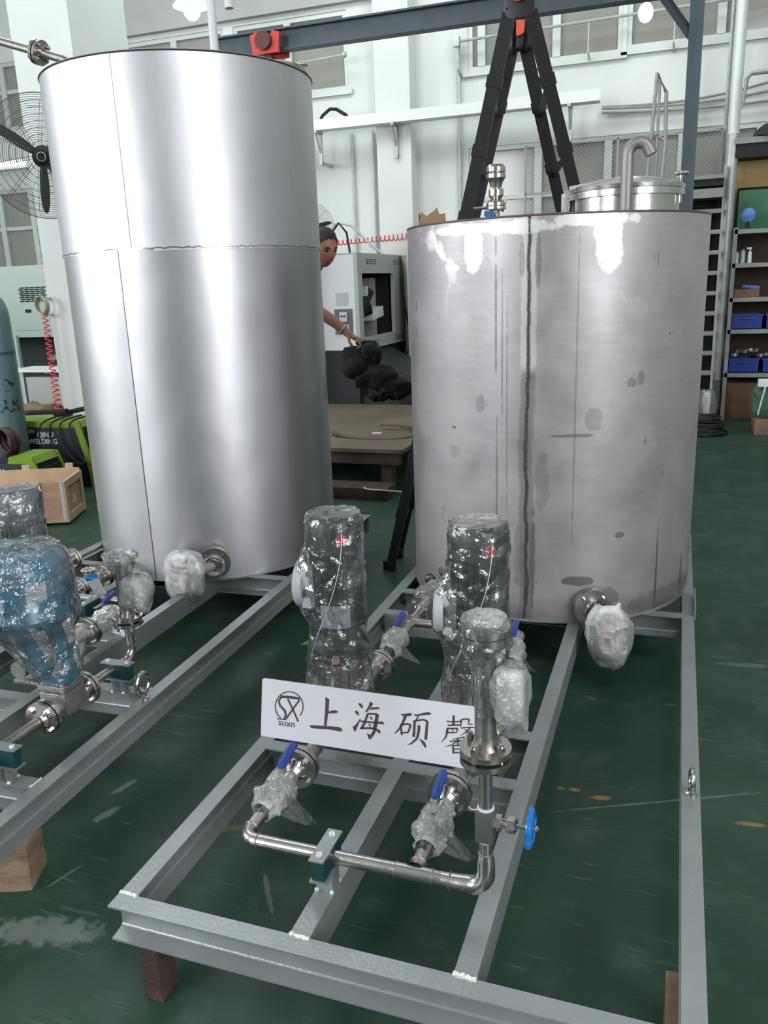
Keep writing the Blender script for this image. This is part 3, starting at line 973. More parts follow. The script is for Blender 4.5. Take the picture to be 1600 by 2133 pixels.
# gooseneck vent
g = G()
gx, gy = 1.0, 2.36
pts = [(gx, gy, ZR - 0.008)] + [(gx, gy, ZR + 0.05 * k) for k in range(1, 5)]
for k in range(0, 13):
    a = PI - k * (PI * 0.86) / 12
    pts.append((gx + 0.042 + 0.042 * math.cos(a), gy, ZR + 0.225 + 0.045 * math.sin(a)))
pts.append((gx + 0.092, gy, ZR + 0.222))
g.tube(pts, 0.0245, 16)
g.link('vent_pipe', simple('dull_grey_pipe', (0.27, 0.265, 0.26), 0.5, 0.7), tk)
# instrument stack on the roof
ix, iy = 0.414, 2.60
g = G(); g.cyl((ix, iy, ZR - 0.008), (ix, iy, ZR + 0.075), 0.017, seg=16); g.link('instrument_stub', MT['cast'], tk)
g = G(); g.lathe([(0.045, 0.072), (0.045, 0.084), (0.02, 0.084), (0.02, 0.088), (0.045, 0.088), (0.045, 0.10), (0.022, 0.11), (0.028, 0.125), (0.034, 0.13), (0.034, 0.155), (0.026, 0.165), (0.030, 0.185), (0.038, 0.20), (0.044, 0.205), (0.044, 0.222), (0.036, 0.226), (0.042, 0.232), (0.042, 0.25), (0.034, 0.262), (0.0, 0.266)], (ix, iy, ZR), seg=32)
brv = g.link('breather_valve', MT['steel'], tk)
for k in range(4):
    a = PI / 4 + k * PI / 2
    g = G(); g.cyl((ix + 0.036 * math.cos(a), iy + 0.036 * math.sin(a), ZR + 0.062), (ix + 0.036 * math.cos(a), iy + 0.036 * math.sin(a), ZR + 0.112), 0.006, seg=6); g.link('valve_bolt', MT['steel'], brv)
g = G(); g.tube([(ix - 0.03, iy, ZR + 0.082), (ix - 0.10, iy - 0.01, ZR + 0.080)], 0.007, 8); g.link('valve_lever', MT['steel'], brv)
g = G(); g.face([(ix - 0.045, iy - 0.035, ZR + 0.068), (ix + 0.0, iy - 0.045, ZR + 0.06), (ix - 0.0, iy - 0.047, ZR + 0.015), (ix - 0.048, iy - 0.037, ZR + 0.045)])
bmesh.ops.solidify(g.bm, geom=g.bm.faces[:], thickness=0.002)
g.link('hang_tag', MT['tag_blue'], brv)


def tank_nozzle(tk, T, az, z, Rf=0.06, ln=0.06):
    a = R(az)
    n = Vector((math.cos(a), math.sin(a), 0))
    p = Vector((T[0], T[1], z)) + n * (T[2] - 0.01)
    g = G(); g.cyl(p, p + n * (ln + 0.01), 0.024, seg=20); g.lathe([(0.035, 0.008), (0.030, 0.02)], p, n, 20); g.link('nozzle_pipe', MT['steel'], tk)
    c = p + n * (ln + 0.018)
    small_flange(tk, c, n, Rf, 0.012, 0.004, 4, 0.008)
    return c + n * 0.016, n


tk2 = thing('storage_tank', 'tall clean satin stainless storage tank with welded cross seam at left', 'tank', (T2[0], T2[1], ZT))
H2 = 2.682 - ZT
ZS = 1.874                          # height of the circumferential seam
def peaked(g, az, d, w):
    for v in g.bm.verts:
        dx, dy = v.co.x - T2[0], v.co.y - T2[1]
        r = math.hypot(dx, dy)
        da = math.atan2(math.sin(math.atan2(dy, dx) - R(az)), math.cos(math.atan2(dy, dx) - R(az)))
        k = (r + d * math.exp(-abs(da) / w)) / r
        v.co.x = T2[0] + dx * k
        v.co.y = T2[1] + dy * k


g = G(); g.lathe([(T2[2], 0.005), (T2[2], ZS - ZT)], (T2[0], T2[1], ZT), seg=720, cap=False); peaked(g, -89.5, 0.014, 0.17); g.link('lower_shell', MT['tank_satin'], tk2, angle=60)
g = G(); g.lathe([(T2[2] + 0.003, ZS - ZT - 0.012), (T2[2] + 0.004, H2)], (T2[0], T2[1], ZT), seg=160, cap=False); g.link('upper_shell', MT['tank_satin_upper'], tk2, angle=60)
g = G(); g.lathe([(T2[2] + 0.004, 0.0), (T2[2] + 0.004, 0.010)], (T2[0], T2[1], ZT), seg=160); g.link('bottom_plate', MT['silver'], tk2)
g = G(); g.lathe([(0, 0), (T2[2] + 0.005, 0), (T2[2] + 0.010, 0.005), (T2[2] + 0.005, 0.010), (0, 0.03)], (T2[0], T2[1], ZT + H2), seg=160, cap=False)
g.link('roof_plate', simple('grey_edge_steel', (0.13, 0.13, 0.13), 0.45, 0.6), tk2, angle=60)
rnd = random.Random(4)
g = G(); pts = []
for k in range(200):
    a = 2 * PI * k / 200
    pts.append((T2[0] + (T2[2] + 0.002) * math.cos(a), T2[1] + (T2[2] + 0.002) * math.sin(a), ZS + rnd.uniform(-0.003, 0.003)))
g.tube(pts, 0.0042, 6, closed=True); g.link('cross_seam_weld', MT['steel'], tk2)
for za, zb, az, nm in ((ZT + 0.01, ZS, -89.5, 'lower_seam_weld'), (ZS, ZT + H2, -84.0, 'upper_seam_weld')):
    g = G(); a = R(az); n = max(3, int((zb - za) / 0.02)); pts = []
    for k in range(n + 1):
        aa = a + rnd.uniform(-0.0012, 0.0012)
        rw = T2[2] + (0.0155 if za < 1 else 0.0045)
        pts.append((T2[0] + rw * math.cos(aa), T2[1] + rw * math.sin(aa), za + (zb - za) * k / n))
    g.tube(pts, 0.0022 if za < 1 else 0.0030, 6); g.link(nm, MT['tank_satin_upper'] if za > 1 else MT['steel'], tk2)
ZR2 = ZT + H2
# roof pipe with flange at the left, vent posts and manway
g = G(); g.tube([(-1.80, 2.60, ZR2 + 0.01), (-1.80, 2.60, ZR2 + 0.10), (-1.805, 2.60, ZR2 + 0.135), (-1.83, 2.60, ZR2 + 0.165), (-1.86, 2.60, ZR2 + 0.18), (-2.40, 2.60, ZR2 + 0.36), (-3.0, 2.60, ZR2 + 0.56)], 0.021, 16); g.link('inlet_pipe', MT['steel_rough'], tk2)
small_flange(tk2, (-2.005, 2.60, ZR2 + 0.228), (-0.948, 0, 0.316), 0.062, 0.014, 0.008, 4, 0.011, bolt_len=0.03)
g = G(); pts = [(-0.968, 2.60, ZR2 + 0.01), (-0.968, 2.60, ZR2 + 0.20), (-0.968, 2.60, ZR2 + 0.36)]
for k in range(1, 13):
    a = PI - k * (PI * 0.90) / 12
    pts.append((-0.968 + 0.048 + 0.048 * math.cos(a), 2.60, ZR2 + 0.36 + 0.050 * math.sin(a)))
pts.append((-0.871, 2.60, ZR2 + 0.285))
g.tube(pts, 0.021, 16); g.link('vent_pipe', simple('white_lacquered_pipe', (0.66, 0.68, 0.70), 0.35), tk2)
mw = (-0.86, 2.86)
g = G(); g.lathe([(0.225, 0.0), (0.225, 0.03), (0.245, 0.03), (0.245, 0.05), (0.2, 0.065), (0, 0.085)], (mw[0], mw[1], ZR2 + 0.012), seg=64); lid2 = g.link('manway_lid', MT['steel'], tk2)
g = G(); kx, ky = -0.655, 2.93
g.cyl((kx, ky, ZR2), (kx, ky, ZR2 + 0.085), 0.006, seg=8)
for k in range(8):
    b = 2 * PI * k / 8
    g.ball((kx + 0.020 * math.cos(b), ky + 0.020 * math.sin(b), ZR2 + 0.088), 0.010, 0.010, 0.009, 2)
g.lathe([(0.02, 0), (0.02, 0.008)], (kx, ky, ZR2 + 0.084), seg=16)
g.link('clamp_knob', MT['steel'], lid2)
# ============================================================ pipework
RP = 0.0175
ZP = 0.335


def arc(c, a, b, r, t0=0.0, t1=PI / 2, n=8):
    """points c + r*(cos t * a + sin t * b)"""
    c, a, b = Vector(c), Vector(a), Vector(b)
    return [c + (a * math.cos(t0 + (t1 - t0) * k / n) + b * math.sin(t0 + (t1 - t0) * k / n)) * r for k in range(n + 1)]


def ring_weld(g, c, axis, r=RP, t=0.0022):
    g.torus(c, axis, r + 0.0004, t, 20, 6)


def wrap_blob(M, c, rx, ry, rz, seed, power=0.75, amp=0.010, crease=0.008, sub=4, scale=9):
    g = G(M)
    g.ball((0, 0, 0), rx, ry, rz, sub, power)
    g.rumple(amp, scale, seed, crease)
    for v in g.bm.verts:
        v.co += Vector(c)
    return g


def ball_valve(label, x, y, z, M, seed, group='wrapped ball valves with blue levers', lever=(0.0, 1.0), tilt=-0.012, wrap=0.024):
    t = thing('ball_valve', label, 'valve', (x, y, z), M=M, group=None)
    g = G(M)
    g.cyl((x, y - 0.045, z), (x, y + 0.045, z), 0.024, seg=6)
    g.cyl((x, y - 0.022, z), (x, y + 0.022, z), 0.030, seg=20)
    g.cyl((x, y, z + 0.02), (x, y, z + 0.052), 0.010, seg=12)
    g.link('valve_body', MT['cast'], t)
    g = G(M)
    g.box(x + tilt - 0.009, x + tilt + 0.009, y - 0.012, y + 0.052, z + 0.049, z + 0.0525)
    lv = g.link('lever_plate', MT['steel'], t)
    g = G(M)
    g.tube([(x + tilt, y + 0.048, z + 0.051), (x + tilt, y + 0.060, z + 0.052), (x + tilt * 1.2, y + 0.10, z + 0.056), (x + tilt * 1.4, y + 0.155, z + 0.058), (x + tilt * 1.4, y + 0.160, z + 0.058)], [0.007, 0.0125, 0.0135, 0.0130, 0.006], 14)
    g.link('lever_grip', MT['blue_handle'], lv, angle=50)
    g = G(M)
    n, k = 22, 28
    rows = []
    for i in range(n + 1):
        s = i / n
        yy = y - 0.085 + 0.165 * s
        r = RP + 0.004 + wrap * 0.72 * math.sin(PI * min(1, s * 1.03)) ** 0.7
        rows.append([g.bm.verts.new((x + r * (1.0 + 0.12 * math.sin(3 * i)) * math.cos(2 * PI * j / k), yy, z + 0.006 * math.sin(PI * s) + r * 1.15 * math.sin(2 * PI * j / k))) for j in range(k)])
    for a, b in zip(rows, rows[1:]):
        for j in range(k):
            g.bm.faces.new((a[j], a[(j + 1) % k], b[(j + 1) % k], b[j]))
    g.rumple(0.006, 26, seed, 0.008)
    g.link('plastic_wrap', MT['film_milky'], t, smooth=True, angle=70)
    # loose tail of film hanging below
    g = G(M)
    gr = [[g.bm.verts.new((x + 0.018 + 0.026 * a + 0.005 * noise.noise(Vector((a * 2, b * 2, seed))), y - 0.05 + 0.014 * b + 0.008 * noise.noise(Vector((a, b, seed + 3))), z - 0.022 - 0.012 * a * (0.6 + 0.25 * b) + 0.006 * noise.noise(Vector((a * 3, b * 3, seed + 7))))) for b in range(8)] for a in range(4)]
    for a in range(3):
        for b in range(7):
            g.bm.faces.new((gr[a][b], gr[a + 1][b], gr[a + 1][b + 1], gr[a][b + 1]))
    g.link('wrap_tail', MT['film_clear'], t)
    return t


def tag_quads(root, header, card):
    for nm, mt, q in (('tag_header', MT['tag_blue'], header), ('tag_card', MT['paper'], card)):
        if q:
            g = G(); g.face(q)
            bmesh.ops.solidify(g.bm, geom=g.bm.faces[:], thickness=0.0015)
            g.link(nm, mt, root, smooth=False)


def hang_tag_part(root, M, c, w, h, rz, lean=0.35):
    mm = M @ Matrix.Translation(c) @ Matrix.Rotation(rz, 4, 'Z') @ Matrix.Rotation(lean, 4, 'Y') @ Matrix.Rotation(0.35, 4, 'X')
    g = G(mm); g.box(-w / 2, w / 2, -0.0008, 0.0008, -h * 0.38, 0); g.link('tag_header', MT['tag_blue'], root)
    g = G(mm); g.box(-w / 2, w / 2, -0.0007, 0.0007, -h, -h * 0.38); g.link('tag_card', MT['paper'], root)


# ---------------- front manifold of the foreground skid
YM = 0.225
XL, XM, XR = 0.257, 0.712, 0.885
mf = thing('discharge_manifold', 'polished stainless pipe manifold across the front of the foreground skid', 'pipework', (0.57, YM, 0.30))
g = G()
pts = [(XL, 0.495, ZP), (XL, YM + 0.045, ZP)] + arc((XL + 0.038, YM + 0.038, ZP), (-1, 0, 0), (0, -1, 0), 0.038) + [(XR - 0.10, YM, ZP)]
g.tube(pts, RP, 24)
g.link('main_pipe', MT['steel'], mf)
g = G()
g.tube([(XM, YM, ZP), (XM, YM + 0.02, ZP), (XM, YM + 0.035, ZP), (XM, 0.495, ZP)], [RP, RP, RP, RP], 24)
g.link('branch_pipe', MT['steel'], mf)
g = G()
g.tube([(XM - 0.045, YM, ZP), (XM - 0.02, YM, ZP), (XM + 0.02, YM, ZP), (XM + 0.045, YM, ZP)], RP + 0.0012, 24)
g.lathe([(RP + 0.010, 0.004), (RP + 0.003, 0.012), (RP + 0.001, 0.022), (RP + 0.001, 0.034)], (XM, YM, ZP), (0, 1, 0), 24, cap=False)
g.link('tee_fitting', MT['steel'], mf)
g = G()
pts = [(XR - 0.105, YM, ZP)] + [(XR - 0.06, YM, ZP)] + arc((XR - 0.045, YM, ZP + 0.045), (0, 0, -1), (1, 0, 0), 0.045, n=10) + [(XR, YM, ZP + 0.075), (XR, YM, ZP + 0.095)]
g.tube(pts, [RP, 0.0205] + [0.0225] * 8 + [0.0225, 0.022, 0.021, 0.0205, 0.0155], 24)
g.link('reducing_elbow', MT['steel'], mf)
g = G(); g.cyl((XR, YM, ZP + 0.090), (XR, YM, 0.470), 0.0155, seg=24); g.link('riser_pipe', MT['steel'], mf)
g = G(); g.cyl((XR, YM, 0.545), (XR, YM, 0.668), 0.0155, seg=24); g.link('riser_pipe', MT['steel'], mf)
for c, a, r in (((XL, YM + 0.042, ZP), (0, 1, 0), RP), ((XL + 0.042, YM, ZP), (1, 0, 0), RP), ((XM - 0.046, YM, ZP), (1, 0, 0), RP), ((XM + 0.046, YM, ZP), (1, 0, 0), RP), ((XM, YM + 0.036, ZP), (0, 1, 0), RP), ((XR - 0.085, YM, ZP), (1, 0, 0), 0.0195), ((XR, YM, ZP + 0.096), (0, 0, 1), 0.0155)):
    g = G(); ring_weld(g, c, a, r); g.link('ring_weld', MT['steel_rough'], mf)
# inked numbers on the branches
def ink_loop(root, pts, r=0.0009):
    g = G(); g.tube(pts, r, 6); g.link('marker_number', MT['rubber'], root)
def on_pipe(x, y0, u, v):
    a = u / RP
    return (x + (RP + 0.0004) * math.sin(a), y0 + v, ZP + (RP + 0.0004) * math.cos(a))
ink_loop(mf, [on_pipe(XL, 0.335, -0.010 + 0.004 * math.cos(t), 0.0 + 0.004 * math.sin(t)) for t in [k * 0.5 for k in range(14)]] + [on_pipe(XL, 0.335, -0.010 + 0.006, 0.010)])
ink_loop(mf, [on_pipe(XM, 0.300, -0.004 + 0.0085 * math.sin(t), 0.0045 * math.sin(2 * t)) for t in [k * 2 * PI / 28 for k in range(29)]])

for x in (XL, XM):
    small_flange(mf, (x, 0.555, ZP), (0, 1, 0), 0.060, 0.014, 0.006, 4, 0.009, PI / 4)
    g = G(); g.lathe([(RP, 0), (0.027, 0.012), (RP, 0.032)], (x, 0.508, ZP), (0, 1, 0), 24); g.link('flange_hub', MT['steel'], mf)

ball_valve('wrapped ball valve with blue lever on the left front branch, below the white sign', XL, 0.415, ZP, IDM, 1.3)
ball_valve('wrapped ball valve with blue lever on the right front branch, beside the riser', XM, 0.400, ZP, IDM, 4.1)

# ---------------- needle valve on the riser
nv = thing('needle_valve', 'square bodied needle valve with blue handwheel on the front riser', 'valve', (XR, YM, 0.505))
g = G(); g.box(XR - 0.021, XR + 0.021, YM - 0.021, YM + 0.021, 0.468, 0.548, 0.006); g.link('valve_body', simple('sandblasted_steel', (0.16, 0.16, 0.165), 0.55, 0.7), nv)
g = G(); g.torus((XR, YM, 0.549), (0, 0, 1), 0.016, 0.004); g.torus((XR, YM, 0.467), (0, 0, 1), 0.016, 0.0035)
g.tube([(XR - 0.014, YM - 0.014, 0.551), (XR - 0.028, YM - 0.016, 0.549), (XR - 0.036, YM - 0.012, 0.552)], 0.0012, 6)
g.link('sealing_tape', MT['paper'], nv)
g = G()
g.cyl((XR + 0.018, YM, 0.516), (XR + 0.036, YM, 0.516), 0.0185, seg=6)
g.cyl((XR + 0.036, YM, 0.516), (XR + 0.048, YM, 0.516), 0.012, seg=20)
g.link('bonnet', MT['steel'], nv)
g = G(); g.lathe([(0.014, 0), (0.019, 0.002), (0.019, 0.020), (0.013, 0.024)], (XR + 0.046, YM, 0.516), (1, 0, 0), 6); g.link('gland_nut', MT['steel'], nv)
g = G(); g.cyl((XR + 0.068, YM, 0.516), (XR + 0.118, YM, 0.516), 0.0045, seg=12); g.lathe([(0.007, 0), (0.007, 0.005)], (XR + 0.111, YM, 0.516), (1, 0, 0), 6); stm = g.link('stem', MT['steel'], nv)
g = G()
wc = Vector((XR + 0.100, YM, 0.516))
n = 60
pts = [wc + Vector((0, math.cos(2 * PI * k / n), math.sin(2 * PI * k / n))) * (0.0375 + 0.0028 * math.cos(5 * 2 * PI * k / n)) for k in range(n)]
g.tube(pts, 0.0072, 10, closed=True)
for k in range(5):
    a = 2 * PI * k / 5
    g.tube([wc, wc + Vector((0, math.cos(a), math.sin(a))) * 0.037], 0.006, 8)
g.cyl(wc - Vector((0.008, 0, 0)), wc + Vector((0.008, 0, 0)), 0.012, seg=16)
g.link('handwheel', MT['blue_wheel'], stm)

# ---------------- flow meters
def flow_meter(label, x, y, z, M, az, seed, big=True):
    """variable area meter: bottom flange pair at z, tube, top flanged head, wrapped indicator"""
    global FR
    FR = M
    t = thing('flow_meter', label, 'flow meter', (x, y, z), M=M)
    small_flange(t, (x, y, z), (0, 0, 1), 0.0565, 0.013, 0.009, 4, 0.0095, PI / 4 + az, 0.016, bolt_len=0.032)
    g = G(M); g.lathe([(0.034, 0.012), (0.026, 0.030), (0.0235, 0.045), (0.0235, 0.27)], (x, y, z), seg=32); g.link('meter_tube', MT['steel_rough'], t)
    if big:
        g = G(M); g.lathe([(0.030, 0.235), (0.046, 0.262), (0.0515, 0.268), (0.0515, 0.284)], (x, y, z), seg=40); g.link('head_flange', MT['steel'], t)
        g = G(M); g.lathe([(0.030, 0.284), (0.030, 0.288), (0.0525, 0.288), (0.0525, 0.302), (0.0, 0.302)], (x, y, z), seg=40); g.link('blind_flange', MT['steel'], t)
        g = G(M); g.lathe([(0.026, 0.10), (0.028, 0.16), (0.034, 0.215), (0.052, 0.250), (0.056, 0.265), (0.0565, 0.285), (0.056, 0.303), (0.046, 0.313), (0.025, 0.318), (0.0, 0.316)], (x, y, z), seg=48, cap=False)
        bmesh.ops.subdivide_edges(g.bm, edges=g.bm.edges[:], cuts=1, use_grid_fill=True)
        g.rumple(0.004, 30, seed, 0.004)
        g.link('plastic_wrap', MT['film'], t)
        g = wrap_blob(M, (x, y, z + 0.315), 0.047, 0.047, 0.014, seed + 2, 0.9, 0.006, 0.006); g.link('wrap_knot', MT['film_milky'], t)
        bc, bs = Vector((x + 0.060, y - 0.018, z + 0.152)), (0.037, 0.042, 0.074)
    else:
        g = G(M); g.lathe([(0.030, 0.225), (0.040, 0.235), (0.040, 0.26), (0.0, 0.26)], (x, y, z), seg=32); g.link('meter_head', MT['steel'], t)
        g = wrap_blob(M, (x, y, z + 0.250), 0.062, 0.055, 0.028, seed, 0.6, 0.006, 0.006); g.link('head_wrap', MT['film_milky'], t)
        g = G(M); g.lathe([(0.024, 0.05), (0.027, 0.12), (0.032, 0.18), (0.05, 0.225)], (x, y, z), seg=40, cap=False)
        bmesh.ops.subdivide_edges(g.bm, edges=g.bm.edges[:], cuts=1, use_grid_fill=True)
        g.rumple(0.004, 30, seed, 0.004); g.link('plastic_wrap', MT['film'], t)
        bc, bs = Vector((x + 0.058, y - 0.01, z + 0.115)), (0.050, 0.050, 0.072)
    g = G(M); g.box(bc.x - bs[0] * 0.75, bc.x + bs[0] * 0.72, bc.y - bs[1] * 0.7, bc.y + bs[1] * 0.7, bc.z - bs[2] * 0.62, bc.z + bs[2] * 0.72, 0.008)
    g.link('indicator_housing', simple('pale_indicator_housing_%d' % int(seed), (0.50, 0.52, 0.50), 0.4, 0.3), t)
    g = wrap_blob(M, bc, *[s * 1.08 for s in bs], seed + 5, 0.55, 0.008, 0.006, 4)
    for v in g.bm.verts:
        if v.co.z < bc.z - bs[2] * 0.55:
            f = (bc.z - bs[2] * 0.55 - v.co.z) / (bs[2] * 0.5)
            v.co.x += 0.012 * f
            v.co.y += (bc.y - v.co.y) * min(0.6, f * 0.5)
    g.link('indicator_wrap', MT['film_milky'], t)
    FR = IDM
    return t


flow_meter('film wrapped flow meter with bulging indicator on the front riser beside the sign', XR, YM, 0.686, IDM, 0.35, 2.0, True)

# ---------------- pumps
def pump(label, x, y, M, seed, box_dir=PI, box_z=0.775, rg=1.0, grey=False):
    t = thing('vertical_pump', label, 'pump', (x, y, ZT), M=M)
    T_ = M @ Matrix.Translation((x, y, 0)) @ Matrix.Rotation(box_dir - PI, 4, 'Z')
    g = G(M); g.box(x - 0.075, x + 0.075, y - 0.085, y + 0.085, ZT, ZT + 0.018, 0.004); g.link('base_plate', MT['cast'], t)
    g = G(M)
    g.lathe([(0.065, 0.0), (0.078, 0.01), (0.078, 0.075), (0.088, 0.085), (0.088, 0.10), (0.072, 0.115)], (x, y, ZT + 0.018), seg=32)
    g.cyl((x, y - 0.13, ZP), (x, y + 0.13, ZP), 0.034, seg=24)
    g.link('pump_casing', MT['cast'], t)
    g = G(M); g.cyl((x, y, ZT + 0.13), (x, y, 0.535), 0.066, seg=40); g.link('pump_stack', MT['steel'], t)
    for k in range(4):
        a = PI / 4 + k * PI / 2
        g = G(M); g.cyl((x + 0.078 * math.cos(a), y + 0.078 * math.sin(a), ZT + 0.09), (x + 0.078 * math.cos(a), y + 0.078 * math.sin(a), 0.565), 0.006, seg=8); g.link('tie_rod', MT['steel'], t)
    g = G(M); g.lathe([(0.088, 0.535), (0.090, 0.55), (0.090, 0.562), (0.062, 0.575), (0.055, 0.60), (0.058, 0.63), (0.082, 0.648), (0.090, 0.655)], (x, y, 0), seg=40); g.link('motor_bracket', MT['motor'], t)
    g = G(M)
    g.lathe([(0.074, 0.655), (0.074, 0.90)], (x, y, 0), seg=40)
    for k in range(28):
        a = 2 * PI * k / 28
        dx, dy = math.cos(a), math.sin(a)
        r0, r1, w = 0.072, 0.083, 0.0016
        px, py = -dy * w, dx * w
        q = [(x + dx * r0 + px, y + dy * r0 + py), (x + dx * r1 + px, y + dy * r1 + py), (x + dx * r1 - px, y + dy * r1 - py), (x + dx * r0 - px, y + dy * r0 - py)]
        g.prism(q, lambda u, v, w_: (u, v, w_), 0.665, 0.895)
    mb = g.link('motor_body', MT['motor'] if not grey else MT['motor_grey'], t)
    g = G(M); g.lathe([(0.083, 0.895), (0.085, 0.905), (0.085, 0.985), (0.080, 0.995), (0.05, 1.0), (0, 1.0)], (x, y, 0), seg=40); g.link('fan_cowl', MT['motor_grey'] if grey else MT['motor'], mb)
    g = G(T_)
    g.box(-0.105, -0.060, -0.055, 0.055, box_z - 0.065, box_z + 0.065, 0.012)
    g.lathe([(0.070, 0), (0.073, 0.006), (0.073, 0.024), (0.064, 0.030)], (-0.100, 0, box_z), (-1, 0, 0), 32)
    g.link('terminal_box', MT['grey_box'], t)
    # labels
    def curved(nm, mat, az, dw, z0, z1, r):
        g = G(M); n = 10
        for k in range(n):
            a0, a1 = az - dw + 2 * dw * k / n, az - dw + 2 * dw * (k + 1) / n
            g.face([(x + r * math.cos(a0), y + r * math.sin(a0), z0), (x + r * math.cos(a1), y + r * math.sin(a1), z0), (x + r * math.cos(a1), y + r * math.sin(a1), z1), (x + r * math.cos(a0), y + r * math.sin(a0), z1)])
        bmesh.ops.remove_doubles(g.bm, verts=g.bm.verts, dist=1e-5)
        g.link(nm, mat, mb)
    curved('paper_label', MT['paper_grey'], -1.30, 0.55, 0.660, 0.735, 0.0875)
    a = -0.95
    g = G(M); g.lathe([(0.012, 0.001), (0.0, 0.0015)], (x + 0.0855 * math.cos(a), y + 0.0855 * math.sin(a), 0.945), (math.cos(a), math.sin(a), 0), 20, cap=False)
    g.lathe([(0.017, 0.0), (0.012, 0.001)], (x + 0.0855 * math.cos(a), y + 0.0855 * math.sin(a), 0.945), (math.cos(a), math.sin(a), 0), 20, cap=False)
    g.link('round_sticker', MT['red'] if not grey else MT['paper_grey'], mb)
    a = -1.35
    g = G(M); g.lathe([(0.014, 0.0), (0.0, 0.001)], (x + 0.0905 * math.cos(a), y + 0.0905 * math.sin(a), 0.556), (math.cos(a), math.sin(a), 0.05), 20, cap=False); g.link('valve_plug', MT['pink'], t)
    # film bag around everything above the casing
    g = G(M)
    n, k = 90, 72
    rows = []
    for i in range(n + 1):
        z = 0.395 + (1.012 - 0.395) * i / n
        row = []
        for j in range(k):
            th = 2 * PI * j / k
            r = 0.090
            if z > 0.98:
                r = 0.090 - (z - 0.98) * 0.25
            if z < 0.62:
                r += 0.012 * (0.62 - z) / 0.2
            d = math.atan2(math.sin(th - box_dir), math.cos(th - box_dir))
            if abs(d) < 1.1:
                f = math.exp(-(d / 0.52) ** 4)
                h = math.exp(-abs((z - box_z) / 0.105) ** 3)
                r += 0.052 * f * h
                low = math.exp(-((z - 0.50) / 0.12) ** 2)
                r += 0.018 * f * low
            p = Vector((math.cos(th) * 5.5, math.sin(th) * 5.5, z * 22)) + Vector((seed, seed, seed))
            r += 0.004 * noise.noise(p) + 0.0035 * abs(noise.noise(p * Vector((1, 1, 0.35)).x))
            row.append(g.bm.verts.new((x + r * math.cos(th), y + r * math.sin(th), z)))
        rows.append(row)
    for a_, b_ in zip(rows, rows[1:]):
        for j in range(k):
            g.bm.faces.new((a_[j], a_[(j + 1) % k], b_[(j + 1) % k], b_[j]))
    top = rows[-1]
    cv = g.bm.verts.new((x, y, 1.006))
    for j in range(k):
        g.bm.faces.new((top[j], top[(j + 1) % k], cv))
    g.rumple(0.0025, 18, seed, 0.003)
    g.link('plastic_wrap', MT['film'], t, angle=60)
    # long gathered crease of film
    if grey:
        return t
    g = G(M)
    cr = []
    for i in range(24):
        s = i / 23
        az = -0.95 - 0.0 * s - (1.55 * s ** 1.8)
        rr = 0.100 + 0.010 * math.sin(PI * s)
        cr.append((x + rr * math.cos(az), y + rr * math.sin(az), 0.985 - 0.46 * s))
    g.tube(cr, 0.0011, 6)
    g.link('wrap_crease', MT['film_white'], t)
    return t


pump('vertical multistage pump bagged in clear film, left one behind the white sign', 0.262, 0.90, IDM, 3.0, PI + 0.15, 0.775)
pump('vertical multistage pump bagged in clear film, behind the wrapped flow meter', 0.716, 0.90, IDM, 8.0, PI + 0.15, 0.735)
pump('dark pump in crinkled film at the left edge behind the blue actuator', -0.475, 0.985, M2, 12.0, PI - 0.6, 0.76, grey=True)

# ---------------- suction pipework of the foreground skid
sp = thing('suction_pipework', 'stainless suction pipes between the two pumps and the shorter tank', 'pipework', (0.45, 1.6, ZP))
for x in (0.262, 0.716):
    g = G(); g.lathe([(0.034, -0.02), (0.034, 0.0), (0.024, 0.05), (0.024, 0.17)], (x, 1.035, ZP), (0, 1, 0), 24); g.link('reducer', MT['cast'], sp)
    small_flange(sp, (x, 1.225, ZP), (0, 1, 0), 0.060, 0.014, 0.006, 4, 0.009)
    g = G(); g.lathe([(0.034, 0), (0.024, -0.05), (0.024, -0.12)], (x, 0.765, ZP), (0, 1, 0), 24); g.cyl((x, 0.575, ZP), (x, 0.66, ZP), 0.024, seg=24); g.link('reducer', MT['cast'], sp)
g = G(); g.cyl((0.262, 1.24, ZP), (0.262, 1.765, ZP), RP, seg=24); g.link('suction_pipe', MT['steel_rough'], sp)
g = G(); g.tube([(0.262, 1.645, ZP), (0.67, 1.645, ZP)] + arc((0.678, 1.607, ZP), (0, 1, 0), (1, 0, 0), 0.038) + [(0.716, 1.24, ZP)], RP, 20); g.link('cross_pipe', MT['steel_rough'], sp)
for c_, a_ in (((0.262, 1.62, ZP), (0, 1, 0)), ((0.292, 1.645, ZP), (1, 0, 0)), ((0.262, 1.68, ZP), (0, 1, 0))):
    g = G(); ring_weld(g, c_, a_, RP, 0.0026); g.link('ring_weld', MT['steel'], sp)
small_flange(sp, (0.262, 1.79, ZP), (0, 1, 0), 0.060, 0.014, 0.006, 4, 0.009)
ball_valve('wrapped ball valve with blue lever behind the left pump, near the tank', 0.262, 1.43, ZP, IDM, 6.6)
ball_valve('wrapped ball valve with blue lever behind the flow meter, in front of the shorter tank', 0.716, 1.46, ZP, IDM, 9.9)
c1, n1 = tank_nozzle(tk, T1, -128.5, ZP, 0.058, 0.03)
cv_ = thing('check_valve', 'film wrapped flanged valve with blue and white hang tag at the shorter tank outlet', 'valve', (0.262, 1.9, ZP))
g = G(); g.lathe([(0.030, 0), (0.036, 0.03), (0.030, 0.08), (0.03, 0.13)], (0.262, 1.812, ZP), (0, 1, 0), 24); g.cyl((0.262, 1.86, ZP), (0.262, 1.86, ZP + 0.065), 0.024, seg=20); g.lathe([(0.034, 0), (0.034, 0.012)], (0.262, 1.86, ZP + 0.058), seg=6); g.link('valve_body', MT['cast'], cv_)
